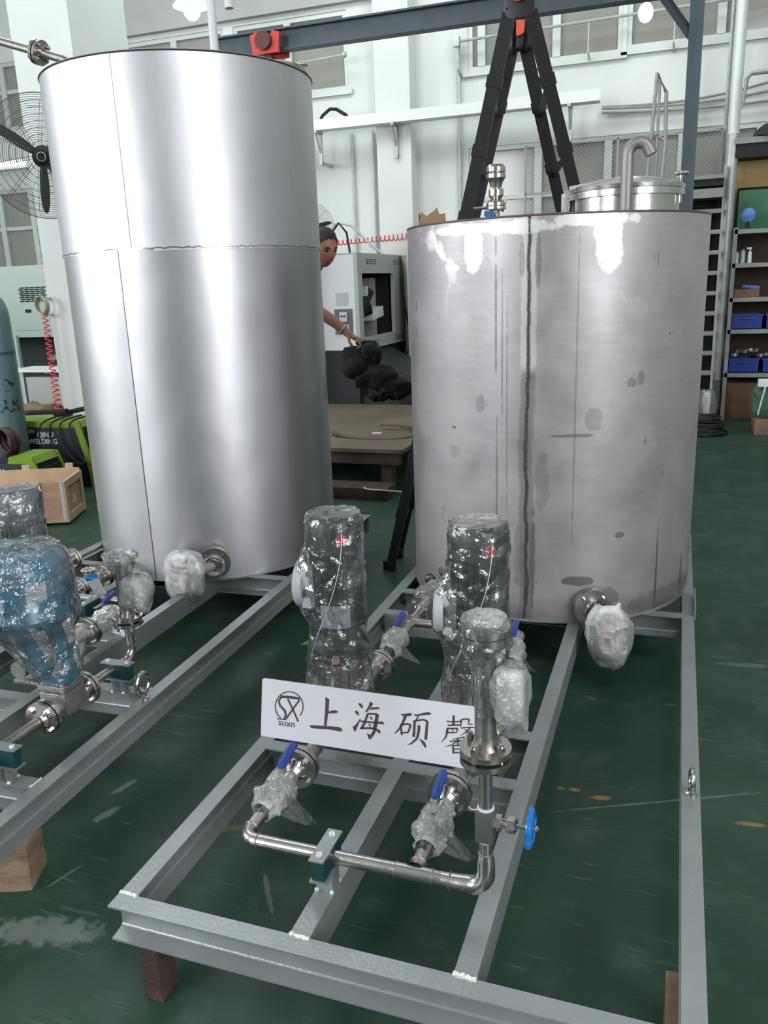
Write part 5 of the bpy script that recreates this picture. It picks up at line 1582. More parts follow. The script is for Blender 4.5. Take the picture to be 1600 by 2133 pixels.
# ============================================================ fans
def fan(label, c, rad, face, blades=3, rings=22, blade_rot=0.0, mount=None):
    t = thing('wall_fan', label, 'fan', c)
    c = Vector(c)
    ax = Vector(face).normalized()
    e1 = Vector((0, 0, 1)).cross(ax).normalized()
    e2 = ax.cross(e1)
    g = G()
    wr = rad * 0.0045
    for k in range(1, rings + 1):
        f = k / rings
        r = rad * (0.16 + 0.84 * f)
        dep = rad * 0.20 * math.sqrt(max(0.0, 1 - f * f)) + 0.01
        g.torus(c + ax * dep, ax, r, wr if k < rings else wr * 2, 64, 4)
    for k in range(10):
        a = 2 * PI * k / 10 + 0.15
        d = e1 * math.cos(a) + e2 * math.sin(a)
        for off in (-0.012, 0.012):
            o = (e1 * -math.sin(a) + e2 * math.cos(a)) * off * rad * 2
            g.tube([c + o + d * rad * (0.14 + 0.86 * f) + ax * (rad * 0.20 * math.sqrt(max(0.0, 1 - f * f)) + 0.012) for f in (0, 0.3, 0.6, 0.8, 0.93, 1.0)], wr, 4)
    for k in range(8):
        f = (k + 1) / 8
        g.torus(c - ax * (rad * 0.16 * math.sqrt(max(0.0, 1 - f * f))), ax, rad * (0.16 + 0.84 * f), wr, 64, 4)
    g.link('cage', MT['cage'], t)
    for k in range(blades):
        a = blade_rot + 2 * PI * k / blades
        d = e1 * math.cos(a) + e2 * math.sin(a)
        n_ = -e1 * math.sin(a) + e2 * math.cos(a)
        g = G()
        prof = [(0.12, 0.06), (0.3, 0.10), (0.55, 0.115), (0.75, 0.10), (0.88, 0.06), (0.92, 0.02)]
        up = [c + d * rad * s + n_ * rad * w * 0.75 + ax * rad * w * 0.35 for s, w in prof]
        dn = [c + d * rad * s - n_ * rad * w * 0.75 - ax * rad * w * 0.35 for s, w in prof]
        for i in range(len(prof) - 1):
            g.face([up[i], up[i + 1], dn[i + 1], dn[i]])
        bmesh.ops.remove_doubles(g.bm, verts=g.bm.verts, dist=1e-5)
        bmesh.ops.solidify(g.bm, geom=g.bm.faces[:], thickness=0.006)
        g.link('fan_blade', MT['matt_black'], t)
    g = G(); g.lathe([(0.0, 0.13 * rad), (0.10 * rad, 0.12 * rad), (0.15 * rad, 0.02 * rad), (0.19 * rad, -0.04 * rad), (0.19 * rad, -0.22 * rad), (0.14 * rad, -0.42 * rad), (0, -0.44 * rad)], c, ax, 28, cap=False); hb_ = g.link('motor_hub', MT['matt_black'], t)
    g = G(); g.torus(c + ax * rad * 0.13, ax, 0.035 * rad / 0.5, 0.004, 20, 4); g.link('hub_badge', MT['galv'], hb_)
    if mount:
        m = Vector(mount)
        g = G(); g.tube([c - ax * rad * 0.35, c.lerp(m, 0.5) - Vector((0, 0, rad * 0.25)), m], 0.028 * rad / 0.4, 8); g.link('mount_arm', MT['matt_black'], t)
    return t


MT['cage'] = simple('dark_wire_cage', (0.10, 0.105, 0.10), 0.5, 0.3)
fan('big black wall fan with wire cage left of the tall tank', (-4.30, 5.25, 2.90), 0.525, (0.55, -1, -0.12), 3, 24, 2.53, (-4.22, 5.60, 2.62))
fan('small caged fan low on the wall behind the white pillar at left', (-6.02, 7.6, 2.38), 0.30, (0.7, -1, 0), 3, 12, 0.6, (-6.1, 8.3, 2.1))
fan('small caged fan seen just above the head of the person', (-2.62, 7.35, 2.30), 0.25, (0.5, -1, 0), 3, 14, 0.2, (-2.75, 7.9, 1.99))

# ============================================================ machining centre behind
MT['machine_white'] = simple('white_machine_paint', (0.68, 0.71, 0.73), 0.4)
MT['machine_grey'] = simple('warm_grey_machine_paint', (0.40, 0.42, 0.40), 0.45)
MT['machine_green'] = simple('pale_green_machine_paint', (0.42, 0.52, 0.47), 0.45, 0, 0.05, 2)
MT['machine_base'] = simple('black_machine_base', (0.014, 0.017, 0.022), 0.6)
cn = thing('machining_centre', 'white and grey machining centre with open side window behind the person', 'machine', (-2.8, 8.3, 0))
g = G(); g.box(-3.7, -2.195, 7.50, 7.56, 0.96, 2.0); g.box(-3.7, -3.64, 7.56, 9.3, 0.96, 2.0); g.box(-3.7, -2.2, 9.24, 9.3, 0.96, 2.0); g.link('front_cover', MT['machine_white'], cn)
g = G()
g.box(-2.20, -2.155, 7.495, 9.3, 1.80, 2.01); g.box(-2.20, -2.155, 7.495, 9.3, 0.95, 1.09)
g.box(-2.20, -2.155, 7.495, 7.63, 1.09, 1.80); g.box(-2.20, -2.155, 8.75, 9.3, 1.09, 1.80)
g.box(-3.7, -2.16, 7.50, 9.3, 2.0, 2.02)
g.link('side_panel', MT['machine_grey'], cn)
g = G(); g.box(-3.0, -2.98, 7.6, 9.2, 0.98, 1.98); g.box(-3.0, -2.2, 8.85, 8.87, 0.98, 1.98); g.box(-3.0, -2.2, 7.6, 9.2, 0.97, 0.98); g.link('inner_lining', MT['machine_base'], cn)
g = G(); g.box(-2.6, -2.35, 8.40, 8.60, 1.0, 1.75); g.link('column_cover', MT['machine_grey'], cn)
g = G(); g.cyl((-2.40, 7.95, 1.40), (-2.25, 8.05, 1.46), 0.13, seg=24); g.tube([(-2.35, 7.75, 1.15), (-2.30, 7.9, 1.35), (-2.25, 8.1, 1.6)], 0.06, 10); g.link('spindle_head', MT['matt_black'], cn)
g = G(); g.box(-2.45, -2.20, 8.05, 8.45, 1.28, 1.40, 0.01, Matrix.Rotation(0.1, 3, 'X')); g.link('tool_guard', MT['machine_white'], cn)
g = G(); g.box(-2.28, -2.235, 7.95, 8.02, 1.45, 1.66); g.link('white_bracket', MT['machine_white'], cn)
g = G(); g.box(-3.7, -2.2, 7.52, 9.3, 0.0, 0.955); g.box(-2.2, -1.75, 7.6, 8.6, 0.0, 0.42); g.prism([(-2.2, 0.42), (-1.62, 0.60), (-1.60, 0.62), (-2.2, 0.93)], lambda u, v, w: (u, w, v), 7.7, 8.6); g.link('base', MT['machine_base'], cn)
for y0 in (7.78, 8.75):
    g = G()
    for k in range(3):
        for j in range(4):
            g.box(-2.158, -2.154, y0 + 0.09 * j, y0 + 0.09 * j + 0.06, 1.90 + 0.022 * k, 1.91 + 0.022 * k)
            g.box(-2.158, -2.154, y0 + 0.09 * j, y0 + 0.09 * j + 0.06, 0.985 + 0.022 * k, 0.995 + 0.022 * k)
    g.link('vent_slots', MT['matt_black'], cn)
g = G(); g.box(-2.45, -2.24, 7.485, 7.50, 1.14, 1.42); cni = g.link('control_niche', simple('dark_grey_panel', (0.10, 0.11, 0.125), 0.5), cn)
g = G(); g.box(-2.385, -2.295, 7.46, 7.487, 1.28, 1.385, 0.004); g.link('control_box', MT['paper'], cni)
g = G(); g.box(-2.36, -2.275, 7.475, 7.487, 1.17, 1.25); g.link('lower_switch', MT['machine_grey'], cni)
g = G(); g.box(-2.37, -2.345, 7.455, 7.461, 1.335, 1.35); g.box(-2.335, -2.31, 7.455, 7.461, 1.335, 1.35); g.link('switch_mark', MT['matt_black'], cni)
g = G(); g.box(-2.43, -2.28, 7.496, 7.50, 1.46, 1.60); g.link('notice_paper', simple('faded_notice', (0.50, 0.52, 0.54), 0.7), cn)
pipe_run('cable', 'black cable hanging down the grey side of the machining centre', [(-2.13, 8.95, 2.0), (-2.10, 8.9, 1.88), (-2.10, 8.88, 1.6), (-2.02, 8.85, 1.2), (-1.95, 8.8, 1.0), (-1.97, 8.75, 0.86), (-2.05, 8.7, 0.80)], 0.014, MT['matt_black'], 'cable')
for i, (pts, lab, mt) in enumerate(((([(-2.95, 8.6, 2.0), (-2.92, 8.6, 2.28), (-2.80, 8.6, 2.42), (-2.70, 8.6, 2.30), (-2.66, 8.6, 2.0)]), 'dark hose arching up over the top of the machining centre', MT['matt_black']), (([(-2.80, 8.7, 2.42), (-2.66, 8.7, 2.38), (-2.42, 8.7, 2.14), (-2.25, 8.7, 2.02)]), 'grey hose slanting down to the right above the machining centre', MT['galv']), (([(-3.15, 8.7, 2.05), (-2.98, 8.7, 2.28), (-2.88, 8.7, 2.42), (-2.80, 8.7, 2.40)]), 'thin grey hose slanting up from the left above the machining centre', MT['galv']))):
    pipe_run('hose', lab, pts, 0.014, mt, 'hose')
MT['red_hose'] = simple('coral_red_hose', (0.75, 0.07, 0.07), 0.4)
pts = [(-3.25 + 1.35 * k / 260, 9.35 + 0.0 * k, 2.22 + 0.045 * (k / 260) + (0.028 + 0.030 * (k / 260) ** 3) * math.sin(k * 0.55)) for k in range(261)]
pts = [(x, y + 0.045 * math.cos(i * 0.55), z) for i, (x, y, z) in enumerate(pts)]
pipe_run('coiled_hose', 'pink red coiled air hose stretched along the wall above the machining centre', pts, 0.0075, MT['red_hose'], 'hose', 6)
cb = thing('control_cabinet', 'grey steel cabinet with narrow door handles partly hidden by the shorter tank', 'cabinet', (-1.7, 9.2, 0))
g = G(); g.box(-2.10, -1.30, 9.0, 9.46, 0.62, 1.98, 0.006); g.box(-2.05, -1.35, 9.05, 9.42, 0.0, 0.62); g.link('body', MT['machine_grey'], cb)
g = G(); g.box(-1.945, -1.941, 8.992, 9.002, 0.66, 1.95); g.link('door_gap', MT['matt_black'], cb)
for z in (1.62, 0.86):
    g = G(); g.box(-1.875, -1.855, 8.98, 9.0, z, z + 0.16, 0.004); g.link('door_handle', MT['matt_black'], cb)

# wooden platform and the things on it
pf = thing('timber_platform', 'low brown board platform on the floor between the two tanks', 'platform', (-2.3, 6.2, 0))
g = G(); g.box(-2.80, -0.85, 4.95, 7.42, 0.325, 0.36, 0.003); g.link('board_top', MT['board'], pf)
for y in (5.0, 7.3):
    g = G(); g.box(-2.78, -0.9, y, y + 0.08, 0.22, 0.325); g.link('edge_beam', MT['wood_dark'], pf)
for x in (-2.7, -1.05):
    for y in (5.15, 7.2):
        g = G(); g.box(x - 0.05, x + 0.05, y - 0.05, y + 0.05, 0, 0.325); g.link('leg', MT['wood_dark'], pf)
g = G()
n = 60
for i in range(n):
    a0, a1 = -2.9 + 4.6 * i / n, -2.9 + 4.6 * (i + 1) / n
    q = []
    for a, rr in ((a0, 0.44), (a1, 0.44), (a1, 0.38), (a0, 0.38)):
        q.append((-1.32 + rr * math.cos(a), 5.62 + 0.62 * rr * math.sin(a), 0.363 + 0.02 * (1 + math.sin(a * 1.3))))
    g.face(q)
bmesh.ops.remove_doubles(g.bm, verts=g.bm.verts, dist=1e-5)
bmesh.ops.solidify(g.bm, geom=g.bm.faces[:], thickness=0.008)
tag(g.link('curved_offcut', simple('dull_brown_strip', (0.10, 0.075, 0.055), 0.5, 0.4), origin=(-1.32, 5.62, 0.36)), 'curved brown metal offcut lying on the board platform', 'offcut')
g = G(); g.tube([(-1.20, 5.98, 0.372), (-1.08, 5.90, 0.372), (-0.90, 5.95, 0.372)], [0.012, 0.018, 0.010], 8); tag(g.link('offcut_strip', simple('pale_edge_strip', (0.26, 0.22, 0.19), 0.5, 0.3), origin=(-1.08, 5.9, 0.36)), 'small pale strip on the platform beside the shorter tank', 'offcut')
g = G(); g.box(-1.36, -1.27, 5.60, 5.65, 0.361, 0.372, 0.002, Matrix.Rotation(0.3, 3, 'Z')); tag(g.link('paper_scrap', MT['paper'], origin=(-1.3, 5.6, 0.36)), 'tiny white scrap in the middle of the platform', 'scrap')
g = G(); g.tube([(-1.08, 4.62, 0.11), (-1.05, 4.62, 0.10), (-0.55, 4.72, 0.06)], [0.011, 0.007, 0.007], 8); g.tube([(-0.55, 4.72, 0.06), (-0.2, 4.78, 0.008)], 0.007, 8)
tag(g.link('steel_rod', MT['galv'], origin=(-0.8, 4.65, 0.0)), 'thin pale steel rod lying under the front of the platform', 'rod')
g = G(); g.box(-2.6, -0.9, 4.66, 4.90, 0.0, 0.095, 0.004); tag(g.link('dark_plank', MT['wood_dark'], origin=(-1.8, 4.78, 0)), 'dark plank on the floor in front of the platform', 'plank')

# ============================================================ person
pn = thing('person', 'person in black T-shirt leaning behind the tall tank, face and one forearm showing', 'person', (-1.55, 4.1, 0.20))
MT['skin'] = simple('tanned_skin', (0.36, 0.165, 0.115), 0.5, 0, 0.1, 12)
MT['hair'] = simple('black_hair', (0.012, 0.010, 0.010), 0.6, 0, 0, 8, 0.6, 200)
MT['shirt'] = simple('black_tshirt', (0.013, 0.013, 0.015), 0.85)
MT['trousers'] = simple('dark_trousers', (0.02, 0.023, 0.03), 0.85)


def skin_mesh(name, joints, edges, mat, parent, root=0, sub=2):
    me = bpy.data.meshes.new(name)
    W = WM[parent]
    inv = W.inverted()
    me.from_pydata([inv @ Vector(j[:3]) for j in joints], edges, [])
    o = bpy.data.objects.new(name, me)
    COL.objects.link(o)
    me.materials.append(mat)
    m = o.modifiers.new('skin', 'SKIN')
    m.use_smooth_shade = True
    for i, j in enumerate(joints):
        sv = me.skin_vertices[0].data[i]
        r = j[3]
        sv.radius = (r, r) if not isinstance(r, tuple) else r
        sv.use_root = (i == root)
    s = o.modifiers.new('sub', 'SUBSURF')
    s.levels = sub
    s.render_levels = sub
    dg = bpy.context.evaluated_depsgraph_get()
    dg.update()
    nm = bpy.data.meshes.new_from_object(o.evaluated_get(dg))
    bpy.data.objects.remove(o)
    nm.name = name
    nm.shade_smooth()
    o = bpy.data.objects.new(name, nm)
    COL.objects.link(o)
    o.parent = parent
    WM[o] = W
    return o


J = [(-1.62, 4.12, 1.12, 0.135), (-1.55, 4.11, 1.32, 0.130), (-1.42, 4.09, 1.52, 0.145), (-1.32, 4.07, 1.66, 0.12), (-1.22, 4.06, 1.77, 0.052), (-1.16, 4.05, 1.83, 0.055),
     (-1.30, 3.90, 1.67, 0.056), (-1.20, 3.86, 1.60, 0.048), (-1.12, 3.88, 1.555, 0.043), (-0.985, 3.92, 1.455, 0.041), (-0.885, 3.93, 1.375, 0.027),
     (-1.30, 4.24, 1.64, 0.058), (-1.36, 4.36, 1.40, 0.046), (-1.42, 4.34, 1.16, 0.036), (-1.44, 4.30, 1.10, 0.026),
     (-1.62, 4.02, 1.04, 0.10), (-1.58, 3.99, 0.66, 0.068), (-1.63, 4.01, 0.30, 0.045), (-1.56, 3.98, 0.24, 0.042),
     (-1.64, 4.24, 1.04, 0.10), (-1.60, 4.28, 0.66, 0.068), (-1.68, 4.28, 0.30, 0.045), (-1.61, 4.26, 0.24, 0.042)]
Eg = [(0, 1), (1, 2), (2, 3), (3, 4), (4, 5), (3, 6), (6, 7), (7, 8), (8, 9), (9, 10), (3, 11), (11, 12), (12, 13), (13, 14), (0, 15), (15, 16), (16, 17), (17, 18), (0, 19), (19, 20), (20, 21), (21, 22)]
# hand: palm and five fingers closing on the bundle
hx, hy, hz = -0.862, 3.93, 1.355
J += [(hx, hy, hz, (0.030, 0.017)), (hx + 0.040, hy, hz - 0.022, (0.034, 0.015))]
Eg += [(10, 23), (23, 24)]
for k, (dy, ln) in enumerate(((-0.030, 0.92), (-0.010, 1.0), (0.010, 0.95), (0.030, 0.78))):
    b = len(J)
    J += [(hx + 0.062, hy + dy, hz - 0.036, 0.0095), (hx + 0.062 + 0.028 * ln, hy + dy, hz - 0.062, 0.0085), (hx + 0.062 + 0.026 * ln, hy + dy, hz - 0.088 * ln, 0.0078), (hx + 0.050, hy + dy, hz - 0.100 * ln, 0.007)]
    Eg += [(24, b), (b, b + 1), (b + 1, b + 2), (b + 2, b + 3)]
b = len(J)
J += [(hx + 0.004, hy - 0.036, hz - 0.020, 0.011), (hx + 0.018, hy - 0.046, hz - 0.055, 0.0095), (hx + 0.036, hy - 0.036, hz - 0.080, 0.008)]
Eg += [(23, b), (b, b + 1), (b + 1, b + 2)]
skin_mesh('body', J, Eg, MT['skin'], pn)
# head facing the viewer's right and down
HM = Matrix.Translation((-1.065, 4.05, 1.925)) @ Matrix.Rotation(-0.62, 4, 'Z') @ Matrix.Rotation(0.42, 4, 'Y')
g = G(HM)                            # +x is the face direction
g.ball((0, 0, 0), 0.100, 0.078, 0.120, 4)
for v in g.bm.verts:
    p = v.co
    if p.z < 0:
        f = -p.z / 0.12
        p.y *= 1 - 0.30 * f
        p.x = p.x * (1 - 0.18 * f) + 0.022 * f
    if p.x > 0.05:
        p.x += 0.020 * math.exp(-((p.y / 0.013) ** 2 + ((p.z + 0.018) / 0.020) ** 2)) + 0.010 * math.exp(-((p.y / 0.011) ** 2 + ((p.z - 0.012) / 0.028) ** 2))
        for s in (-1, 1):
            p.x -= 0.012 * math.exp(-(((p.y - s * 0.031) / 0.014) ** 2 + ((p.z - 0.015) / 0.010) ** 2))
        p.x += 0.007 * math.exp(-((p.y / 0.022) ** 2 + ((p.z + 0.052) / 0.008) ** 2))
        p.x += 0.006 * math.exp(-((p.y / 0.045) ** 2 + ((p.z - 0.034) / 0.007) ** 2))
for s in (-1, 1):
    g.ball((-0.005, s * 0.078, -0.005), 0.020, 0.009, 0.030, 2)
g.cyl((-0.03, 0, -0.06), (-0.075, 0, -0.16), 0.048, 0.05, seg=20)
g.link('head', MT['skin'], pn, angle=80)
for s in (-1, 1):
    g = G(HM); g.ball((0.083, s * 0.031, 0.015), 0.010, 0.012, 0.008, 2); g.link('eye', MT['hair'], pn)
    g = G(HM); g.tube([(0.096, s * 0.018, 0.036), (0.093, s * 0.032, 0.040), (0.082, s * 0.046, 0.034)], 0.0045, 6); g.link('eyebrow', MT['hair'], pn)
g = G(HM); g.tube([(0.092, -0.022, -0.052), (0.100, 0, -0.054), (0.092, 0.022, -0.052)], 0.005, 6); g.link('mouth', simple('lips', (0.26, 0.09, 0.08), 0.5), pn)
g = G(HM); g.ball((-0.014, 0, 0.026), 0.106, 0.088, 0.112, 4)
bmesh.ops.delete(g.bm, geom=[v for v in g.bm.verts if v.co.x > 0.045 + max(0, (v.co.z - 0.06)) * 1.2 or (v.co.z < -0.02 + 0.5 * max(0, v.co.x + 0.02) and v.co.x > -0.05) or v.co.z < -0.06], context='VERTS')
g.rumple(0.006, 40, 3.0)
g.link('hair', MT['hair'], pn)
# clothing
skin_mesh('tshirt', [(-1.62, 4.12, 1.04, 0.155), (-1.55, 4.11, 1.32, 0.148), (-1.42, 4.09, 1.52, 0.158), (-1.32, 4.07, 1.66, 0.132), (-1.25, 4.06, 1.735, 0.075), (-1.30, 3.89, 1.675, 0.074), (-1.20, 3.85, 1.605, 0.064), (-1.165, 3.865, 1.585, 0.061), (-1.30, 4.25, 1.64, 0.074), (-1.33, 4.35, 1.46, 0.062)], [(0, 1), (1, 2), (2, 3), (3, 4), (3, 5), (5, 6), (6, 7), (3, 8), (8, 9)], MT['shirt'], pn)
skin_mesh('trousers', [(-1.62, 4.12, 1.08, 0.150), (-1.62, 4.01, 0.98, 0.108), (-1.58, 3.99, 0.66, 0.082), (-1.63, 4.01, 0.31, 0.062), (-1.64, 4.25, 0.98, 0.108), (-1.60, 4.28, 0.66, 0.082), (-1.68, 4.28, 0.31, 0.062)], [(0, 1), (1, 2), (2, 3), (0, 4), (4, 5), (5, 6)], MT['trousers'], pn)
for x, y in ((-1.60, 4.0), (-1.65, 4.27)):
    g = G(); g.ball((x, y, 0.245), 0.13, 0.048, 0.045, 3, 0.8); g.link('shoe', MT['matt_black'], pn)
g = G(); g.box(-1.95, -1.42, 3.80, 4.45, 0.0, 0.20, 0.006); tag(g.link('wooden_step', MT['wood_old'], origin=(-1.7, 4.1, 0)), 'low wooden step under the feet of the person behind the tall tank', 'step')
g = G(); g.torus((-0.905, 3.93, 1.392), (0.75, 0.05, -0.62), 0.031, 0.006, 24, 6); g.link('bracelet', MT['wood_light'], pn)
g = G()
for c_, r_ in (((-0.84, 3.93, 1.17), (0.100, 0.08, 0.125)), ((-0.74, 3.94, 1.22), (0.10, 0.06, 0.09)), ((-0.70, 3.95, 1.08), (0.17, 0.08, 0.10)), ((-0.57, 3.96, 1.00), (0.13, 0.07, 0.085)), ((-0.66, 3.95, 0.96), (0.10, 0.06, 0.06)), ((-0.74, 3.93, 1.30), (0.07, 0.03, 0.025))):
    h = G(); h.ball((0, 0, 0), *r_, 4); h.rumple(0.022, 10, c_[0] * 9, 0.010)
    me_ = bpy.data.meshes.new('tmp'); h.bm.transform(Matrix.Translation(c_)); h.bm.to_mesh(me_); h.bm.free(); g.bm.from_mesh(me_); bpy.data.meshes.remove(me_)
tag(g.link('black_bundle', MT['matt_black'], origin=(-0.75, 3.94, 1.0), angle=80), 'black bundle of work clothes hanging from the hand of the person', 'clothes')

# ============================================================ left background
ml = thing('enclosed_machine', 'pale green enclosed machine with slotted vent at the far left', 'machine', (-7.0, 8.0, 0))
g = G(); g.box(-9.0, -6.25, 7.5, 9.2, 1.17, 2.07, 0.01); g.link('upper_housing', MT['machine_green'], ml)
g = G(); g.box(-9.0, -6.25, 8.1, 9.2, 0, 1.17); g.link('recessed_base', MT['machine_base'], ml)
g = G()
for k in range(8):
    for j in range(5):
        g.box(-6.86 + j * 0.085 + (k % 2) * 0.02, -6.86 + j * 0.085 + 0.065 + (k % 2) * 0.02, 7.49, 7.502, 1.62 + k * 0.024, 1.634 + k * 0.024)
g.link('vent_slots', MT['matt_black'], ml)
g = G(); g.box(-6.80, -6.71, 7.49, 7.502, 1.485, 1.525, 0.003); g.link('latch', MT['matt_black'], ml)
g = G(); g.box(-7.0, -6.25, 7.493, 7.502, 1.263, 1.268); g.link('panel_seam', MT['grey_steel'], ml)
g = G(); g.box(-7.02, -6.98, 7.45, 7.5, 0.02, 1.2); g.link('corner_leg', MT['machine_green'], ml)
g = G(); g.box(-7.0, -6.1, 8.04, 8.10, 0.83, 0.90); g.link('cross_bar', MT['grey_steel'], ml)

gc = thing('gas_cylinder', 'grey teal gas cylinder cut off by the left edge', 'gas cylinder', (-4.33, 4.4, 0))
MT['cyl'] = simple('grey_teal_cylinder_paint', (0.13, 0.22, 0.225), 0.4, 0.1, 0.08, 4)
g = G(); g.lathe([(0.105, 0.0), (0.115, 0.02), (0.115, 1.50), (0.11, 1.58), (0.085, 1.66), (0.045, 1.71), (0.03, 1.73)], (-4.315, 4.4, 0), seg=48); g.link('cylinder_body', MT['cyl'], gc)
g = G(); g.lathe([(0.1155, 1.205), (0.1155, 1.235)], (-4.315, 4.4, 0), seg=48, cap=False); g.link('paint_ring', simple('dark_teal_ring', (0.03, 0.09, 0.10), 0.5), gc)
g = G(); g.cyl((-4.315, 4.4, 1.73), (-4.315, 4.4, 1.82), 0.02, seg=16); g.link('valve_neck', MT['cast'], gc)


def cyl_text(body, size, z, az, r, root, mat, nm):
    Mt = Matrix.Translation((-4.315, 4.4, 0)) @ Matrix.Rotation(az + PI / 2, 4, 'Z') @ Matrix.Translation((0, -r, z)) @ Matrix.Rotation(PI / 2, 4, 'X')
    o = text_mesh(body, size, Mt, mat, nm, root, 'CENTER', 0.004)
    W = WM[root]
    for v in o.data.vertices:
        p = W @ v.co
        d = Vector((p.x + 4.315, p.y - 4.4))
        loc = Matrix.Rotation(-(az + PI / 2), 2) @ d
        a = loc.x / r
        q = Matrix.Rotation(az + PI / 2, 2) @ Vector((math.sin(a) * (r + 0.001), -math.cos(a) * (r + 0.001)))
        v.co = W.inverted() @ Vector((-4.315 + q.x, 4.4 + q.y, p.z))
    return o


dk = simple('dark_green_stencil', (0.015, 0.06, 0.065), 0.6)
cyl_text('I X', 0.15, 0.90, -0.75, 0.1155, gc, dk, 'stencil_text')
cyl_text('AS', 0.15, 0.72, -0.75, 0.1155, gc, dk, 'stencil_text')

MT['lime'] = simple('lime_green_casing', (0.19, 0.33, 0.02), 0.4)
MT['casing'] = simple('dark_blue_black_casing', (0.012, 0.016, 0.024), 0.4)
MT['print_white'] = simple('white_print', (0.62, 0.64, 0.66), 0.5)


def welder(label, x0, x1, y0, y1, z0, z1, rz, txt_x, top='lime'):
    M = Matrix.Translation(((x0 + x1) / 2, (y0 + y1) / 2, 0)) @ Matrix.Rotation(rz, 4, 'Z')
    hx, hy = (x1 - x0) / 2, (y1 - y0) / 2
    t = thing('welding_machine', label, 'welder', (0, 0, z0), M=M)
    g = G(M); g.box(-hx, hx - 0.10, -hy, hy, z0 + 0.02, z1 - 0.055, 0.008); cs_ = g.link('casing', MT['casing'], t)
    g = G(M); g.prism([(-hx, z1 - 0.055), (hx - 0.09, z1 - 0.055), (hx - 0.13, z1), (-hx + 0.04, z1)], lambda u, v, w: (u, w, v), -hy, hy); g.link('top_cover', MT[top], t)
    if top != 'lime':
        g = G(M); g.prism([(hx - 0.34, z1 - 0.052), (hx - 0.09, z1 - 0.052), (hx - 0.125, z1 + 0.004), (hx - 0.32, z1 + 0.004)], lambda u, v, w: (u, w, v), -hy - 0.003, hy + 0.003); g.link('corner_cover', MT['lime'], t)
    for s in (-1, 1):
        g = G(M)
        g.prism([(hx - 0.16, z1), (hx - 0.10, z1 + 0.0), (hx, z0 + 0.12), (hx, z0), (hx - 0.05, z0), (hx - 0.06, z0 + 0.15)], lambda u, v, w: (u, w, v), s * hy - 0.012, s * hy + 0.012)
        g.link('end_guard', MT['lime'], t)
    g = G(M); g.box(hx - 0.10, hx - 0.07, -hy + 0.02, hy - 0.02, z0 + 0.05, z1 - 0.10); g.link('control_face', MT['matt_black'], t)
    Mt = M @ Matrix.Translation((txt_x, -hy - 0.001, z1 - 0.205)) @ Matrix.Rotation(PI / 2, 4, 'X')
    text_mesh('QINU', 0.066, Mt @ Matrix.Translation((0.10, 0.062, 0)), MT['print_white'], 'brand_text', cs_, 'LEFT', 0.0025)
    text_mesh('WELDING', 0.066, Mt, MT['print_white'], 'brand_text', cs_, 'LEFT', 0.0025)
    g = G(M)
    cxx, cz_ = txt_x + 0.045, z1 - 0.115
    for k in range(4):
        r = 0.012 + 0.009 * k
        n = 14
        for i in range(n):
            a0, a1 = 0.5 + 2.4 * i / n, 0.5 + 2.4 * (i + 1) / n
            g.face([(cxx + rr * math.cos(a), -hy - 0.0012, cz_ + rr * math.sin(a)) for a, rr in ((a0, r), (a1, r), (a1, r + 0.004), (a0, r + 0.004))])
    g.link('brand_mark', MT['print_white'], cs_)
    return t


welder('larger lime and black welding machine behind the open crate', -4.60, -3.66, 4.55, 4.95, 0.0, 0.60, 0.10, -0.18)
welder('smaller lime and black welding machine tucked behind the crate at the left edge', -4.50, -3.60, 3.86, 4.20, 0.0, 0.415, 0.12, -0.20, 'casing')
g = G(); g.tube([(-4.75, 4.75, 0.62), (-4.5, 4.72, 0.64), (-4.2, 4.70, 0.66), (-3.95, 4.72, 0.66), (-3.75, 4.75, 0.70), (-3.55, 4.8, 0.66)], 0.022, 8)
g.tube([(-4.05, 4.66, 0.655), (-3.92, 4.66, 0.67)], 0.034, 10)
tag(g.link('welding_torch_cable', MT['matt_black'], origin=(-4.2, 4.7, 0.6)), 'thick black torch cable lying across the welding machines', 'cable')
for i, lab in enumerate(('black cable looping down the front of the lime welder, leftmost of four', 'black cable looping down the front of the lime welder, second of four', 'black cable looping down the front of the lime welder, third of four', 'black cable looping down to the right corner of the lime welder')):
    x = -3.98 + 0.10 * i
    pts = [(x - 0.02, 4.70, 0.64), (x - 0.06, 4.46, 0.60), (x - 0.08 + 0.03 * i, 4.43, 0.45 - 0.03 * i), (x + 0.05 + 0.03 * i, 4.42, 0.28 - 0.01 * i), (x + 0.20, 4.42, 0.22 + 0.03 * i)]
    sm = []
    for k in range(25):
        s = k / 24 * (len(pts) - 1)
        j = min(int(s), len(pts) - 2)
        f = s - j
        p0, p1, p2, p3 = [Vector(pts[max(0, min(len(pts) - 1, j + d))]) for d in (-1, 0, 1, 2)]
        sm.append(0.5 * ((2 * p1) + (-p0 + p2) * f + (2 * p0 - 5 * p1 + 4 * p2 - p3) * f * f + (-p0 + 3 * p1 - 3 * p2 + p3) * f ** 3))
    pipe_run('cable', lab, sm, 0.008, MT['matt_black'], 'cable', 6)
g = G()
for k in range(7):
    g.torus((-4.02 + 0.004 * k, 3.98 + 0.012 * k, 0.53), (0.3, 1, 0.1), 0.10 + 0.006 * (k % 3), 0.009, 28, 6)
tag(g.link('cable_reel', simple('dark_maroon_cable', (0.05, 0.014, 0.018), 0.5), origin=(-4.02, 4.0, 0.42)), 'dark maroon cable coil resting against the welding machines at the left edge', 'cable coil')

